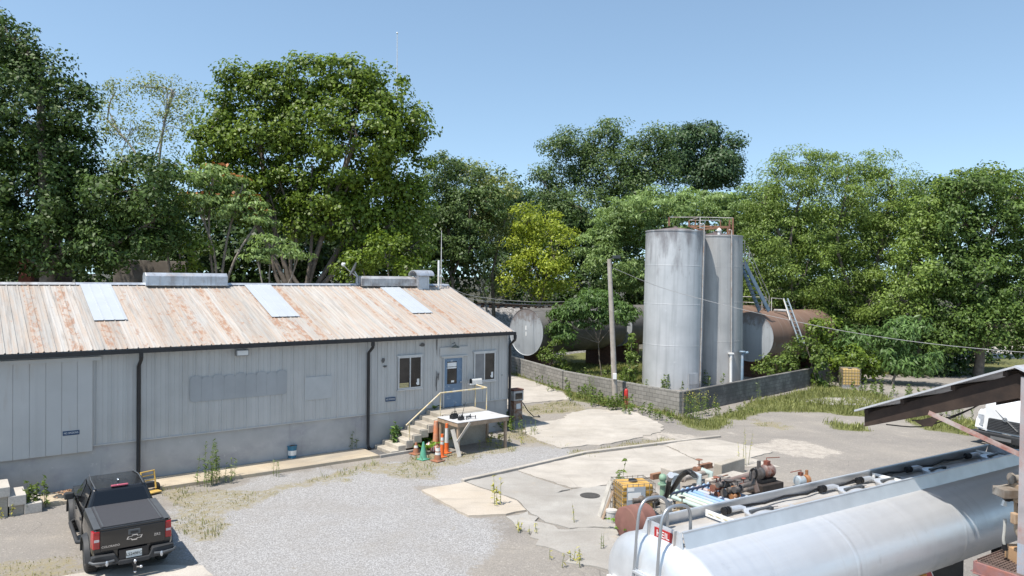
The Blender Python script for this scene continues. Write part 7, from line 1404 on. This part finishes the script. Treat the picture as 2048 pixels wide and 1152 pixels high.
W_('thin dark stalk at the slab joint left of the tanker', 1208, 1098, 2, .55, .03, L_WEED, 20, .05, .2)
W_('leafy stalk rising behind the amber tote', 1240, 1000, 3, 1.2, .1, L_WEED, 21, .13, .4, dens=10)
W_('tall bare stalks behind the dark pump plinth', 1486, 932, 4, 1.3, .12, L_GOLD, 22, .06, .2)
W_('dry weeds along the broken slab edge near the tanker', 1150, 1122, 8, .28, .22, L_GOLD, 23, .08, .25)
W_('dry weeds where the slab edge meets the gravel', 1050, 1062, 8, .22, .2, L_GOLD, 24, .07, .25)
W_('scruffy weeds under the front edge of the plywood platform', 985, 890, 12, .45, .4, L_GOLD, 25, .09, .3)
W_('green weeds behind the platform legs at the wall corner', 1000, 862, 14, .7, .4, L_WEED, 26, .12, .4, dens=22)
W_('tall grassy stalks beyond the platform by the concrete pad', 1045, 866, 8, .7, .3, L_WEED, 27, .08, .2)
W_('weeds around the pale amber tote', 1668, 772, 14, .8, .6, L_WEED, 28, .12, .35, dens=20)
W_('tall green weeds between the pale amber tote and the canopy tip', 1745, 786, 18, .75, 1.0, L_WEED, 29, .12, .35, dens=20)
W_('yellow-green weeds near the thicket right of the pale tote', 1800, 792, 18, .6, .9, L_GOLD if False else L_WEED, 30, .11, .35, dens=20)
W_('thin stalks on the driveway before the pale tote', 1700, 806, 8, .6, .8, L_WEED, 31, .06, .2)
W_('tall green weeds under the canopy beam by the white truck', 1905, 838, 16, .8, .6, L_WEED, 32, .09, .25, dens=20)
W_('green weeds at the nose of the white truck', 1925, 862, 12, .4, .5, L_WEED, 33, .08, .3)
W_('thin stalks on the bare yard before the dark block wall', 1415, 846, 10, .75, .5, L_WEED, 34, .06, .2)
W_('pale weeds standing inside the tank wall left of the silver tank', 1240, 772, 14, 1.1, .5, L_WEED, 35, .12, .3, dens=24)
W_('leafy weeds inside the tank wall under the dark lying tank', 1150, 765, 14, .9, 1.0, L_WEED, 36, .12, .3, dens=22)
W_('low leafy weeds against the higher block wall above the path bend', 1105, 765, 16, .55, .6, L_WEED, 41, .12, .35, dens=22)
W_('rank green weeds where the higher block wall meets the lower one', 1165, 795, 18, .7, .6, L_WEED, 42, .12, .35, dens=22)
W_('pale green weeds between the wall step and the utility pole', 1205, 810, 14, .6, .45, L_WEED, 43, .12, .35, dens=22)
W_('weeds right of the fire extinguisher along the pale wall', 1278, 826, 16, .5, .45, L_WEED, 44, .11, .35, dens=22)
W_('short weeds at the pale wall close to the tank-wall corner', 1325, 838, 14, .4, .45, L_WEED, 45, .10, .35, dens=22)
W_('low tangled weeds along the foot of the dark block wall', 1460, 822, 16, .35, .7, L_WEED, 46, .09, .3, dens=20)
def fern(label, px, py, n, L, leaf, seed, z=0.0):
    rng = np.random.default_rng(seed); t_ = thing('fern', label, 'fern', G(px, py, z), 0, 'ferns'); Cs, Ts, Bs, S = [], [], [], []; mb = MB()
    for i in range(n):
        a = rng.uniform(0, 2*PI); l = L*rng.uniform(.7, 1.15); P = [Vector((math.cos(a)*l*f*.8, math.sin(a)*l*f*.8, l*(.95*f - .62*f*f))) for f in np.linspace(0, 1, 9)]; mb.tube(P, .006, 4)
        s_ = np.array([-math.sin(a), math.cos(a), 0])
        for k in range(22):
            f = .15 + .85*k/22; p = np.array(P[0].lerp(P[-1], 0)) if False else np.array([math.cos(a)*l*f*.8, math.sin(a)*l*f*.8, l*(.95*f - .62*f*f)])
            for sd in (1, -1): w = .17*L*(1.15 - f); Cs.append(p + sd*s_*w*.5); Ts.append(sd*s_ + np.array([0,0,-.15])); Bs.append([0,0,1.5]); S.append(w)
    V, F = leafmesh(np.array(Cs), np.array(Bs), .15*L, .32, rng, np.array(Ts)*3); raw('fronds', V, F, leaf, t_); obj('stem', mb, M_STEM, t_); return t_
L_FERN = leafmat('fern_frond', (.09,.16,.02), (.22,.32,.05), .35)
fern('bright fern spreading beside the steps behind the green cone', 852, 902, 13, .95, L_FERN, 1)
fern('fern between the orange marker posts and the platform', 880, 894, 11, 1.1, L_FERN, 2)
fern('small fern growing from the landing edge by the blue door', 869, 818, 8, .42, L_FERN, 3, zd)
fern('yellow-green fern in front of the rusty drum', 1258, 1066, 12, .75, L_FERN, 4)
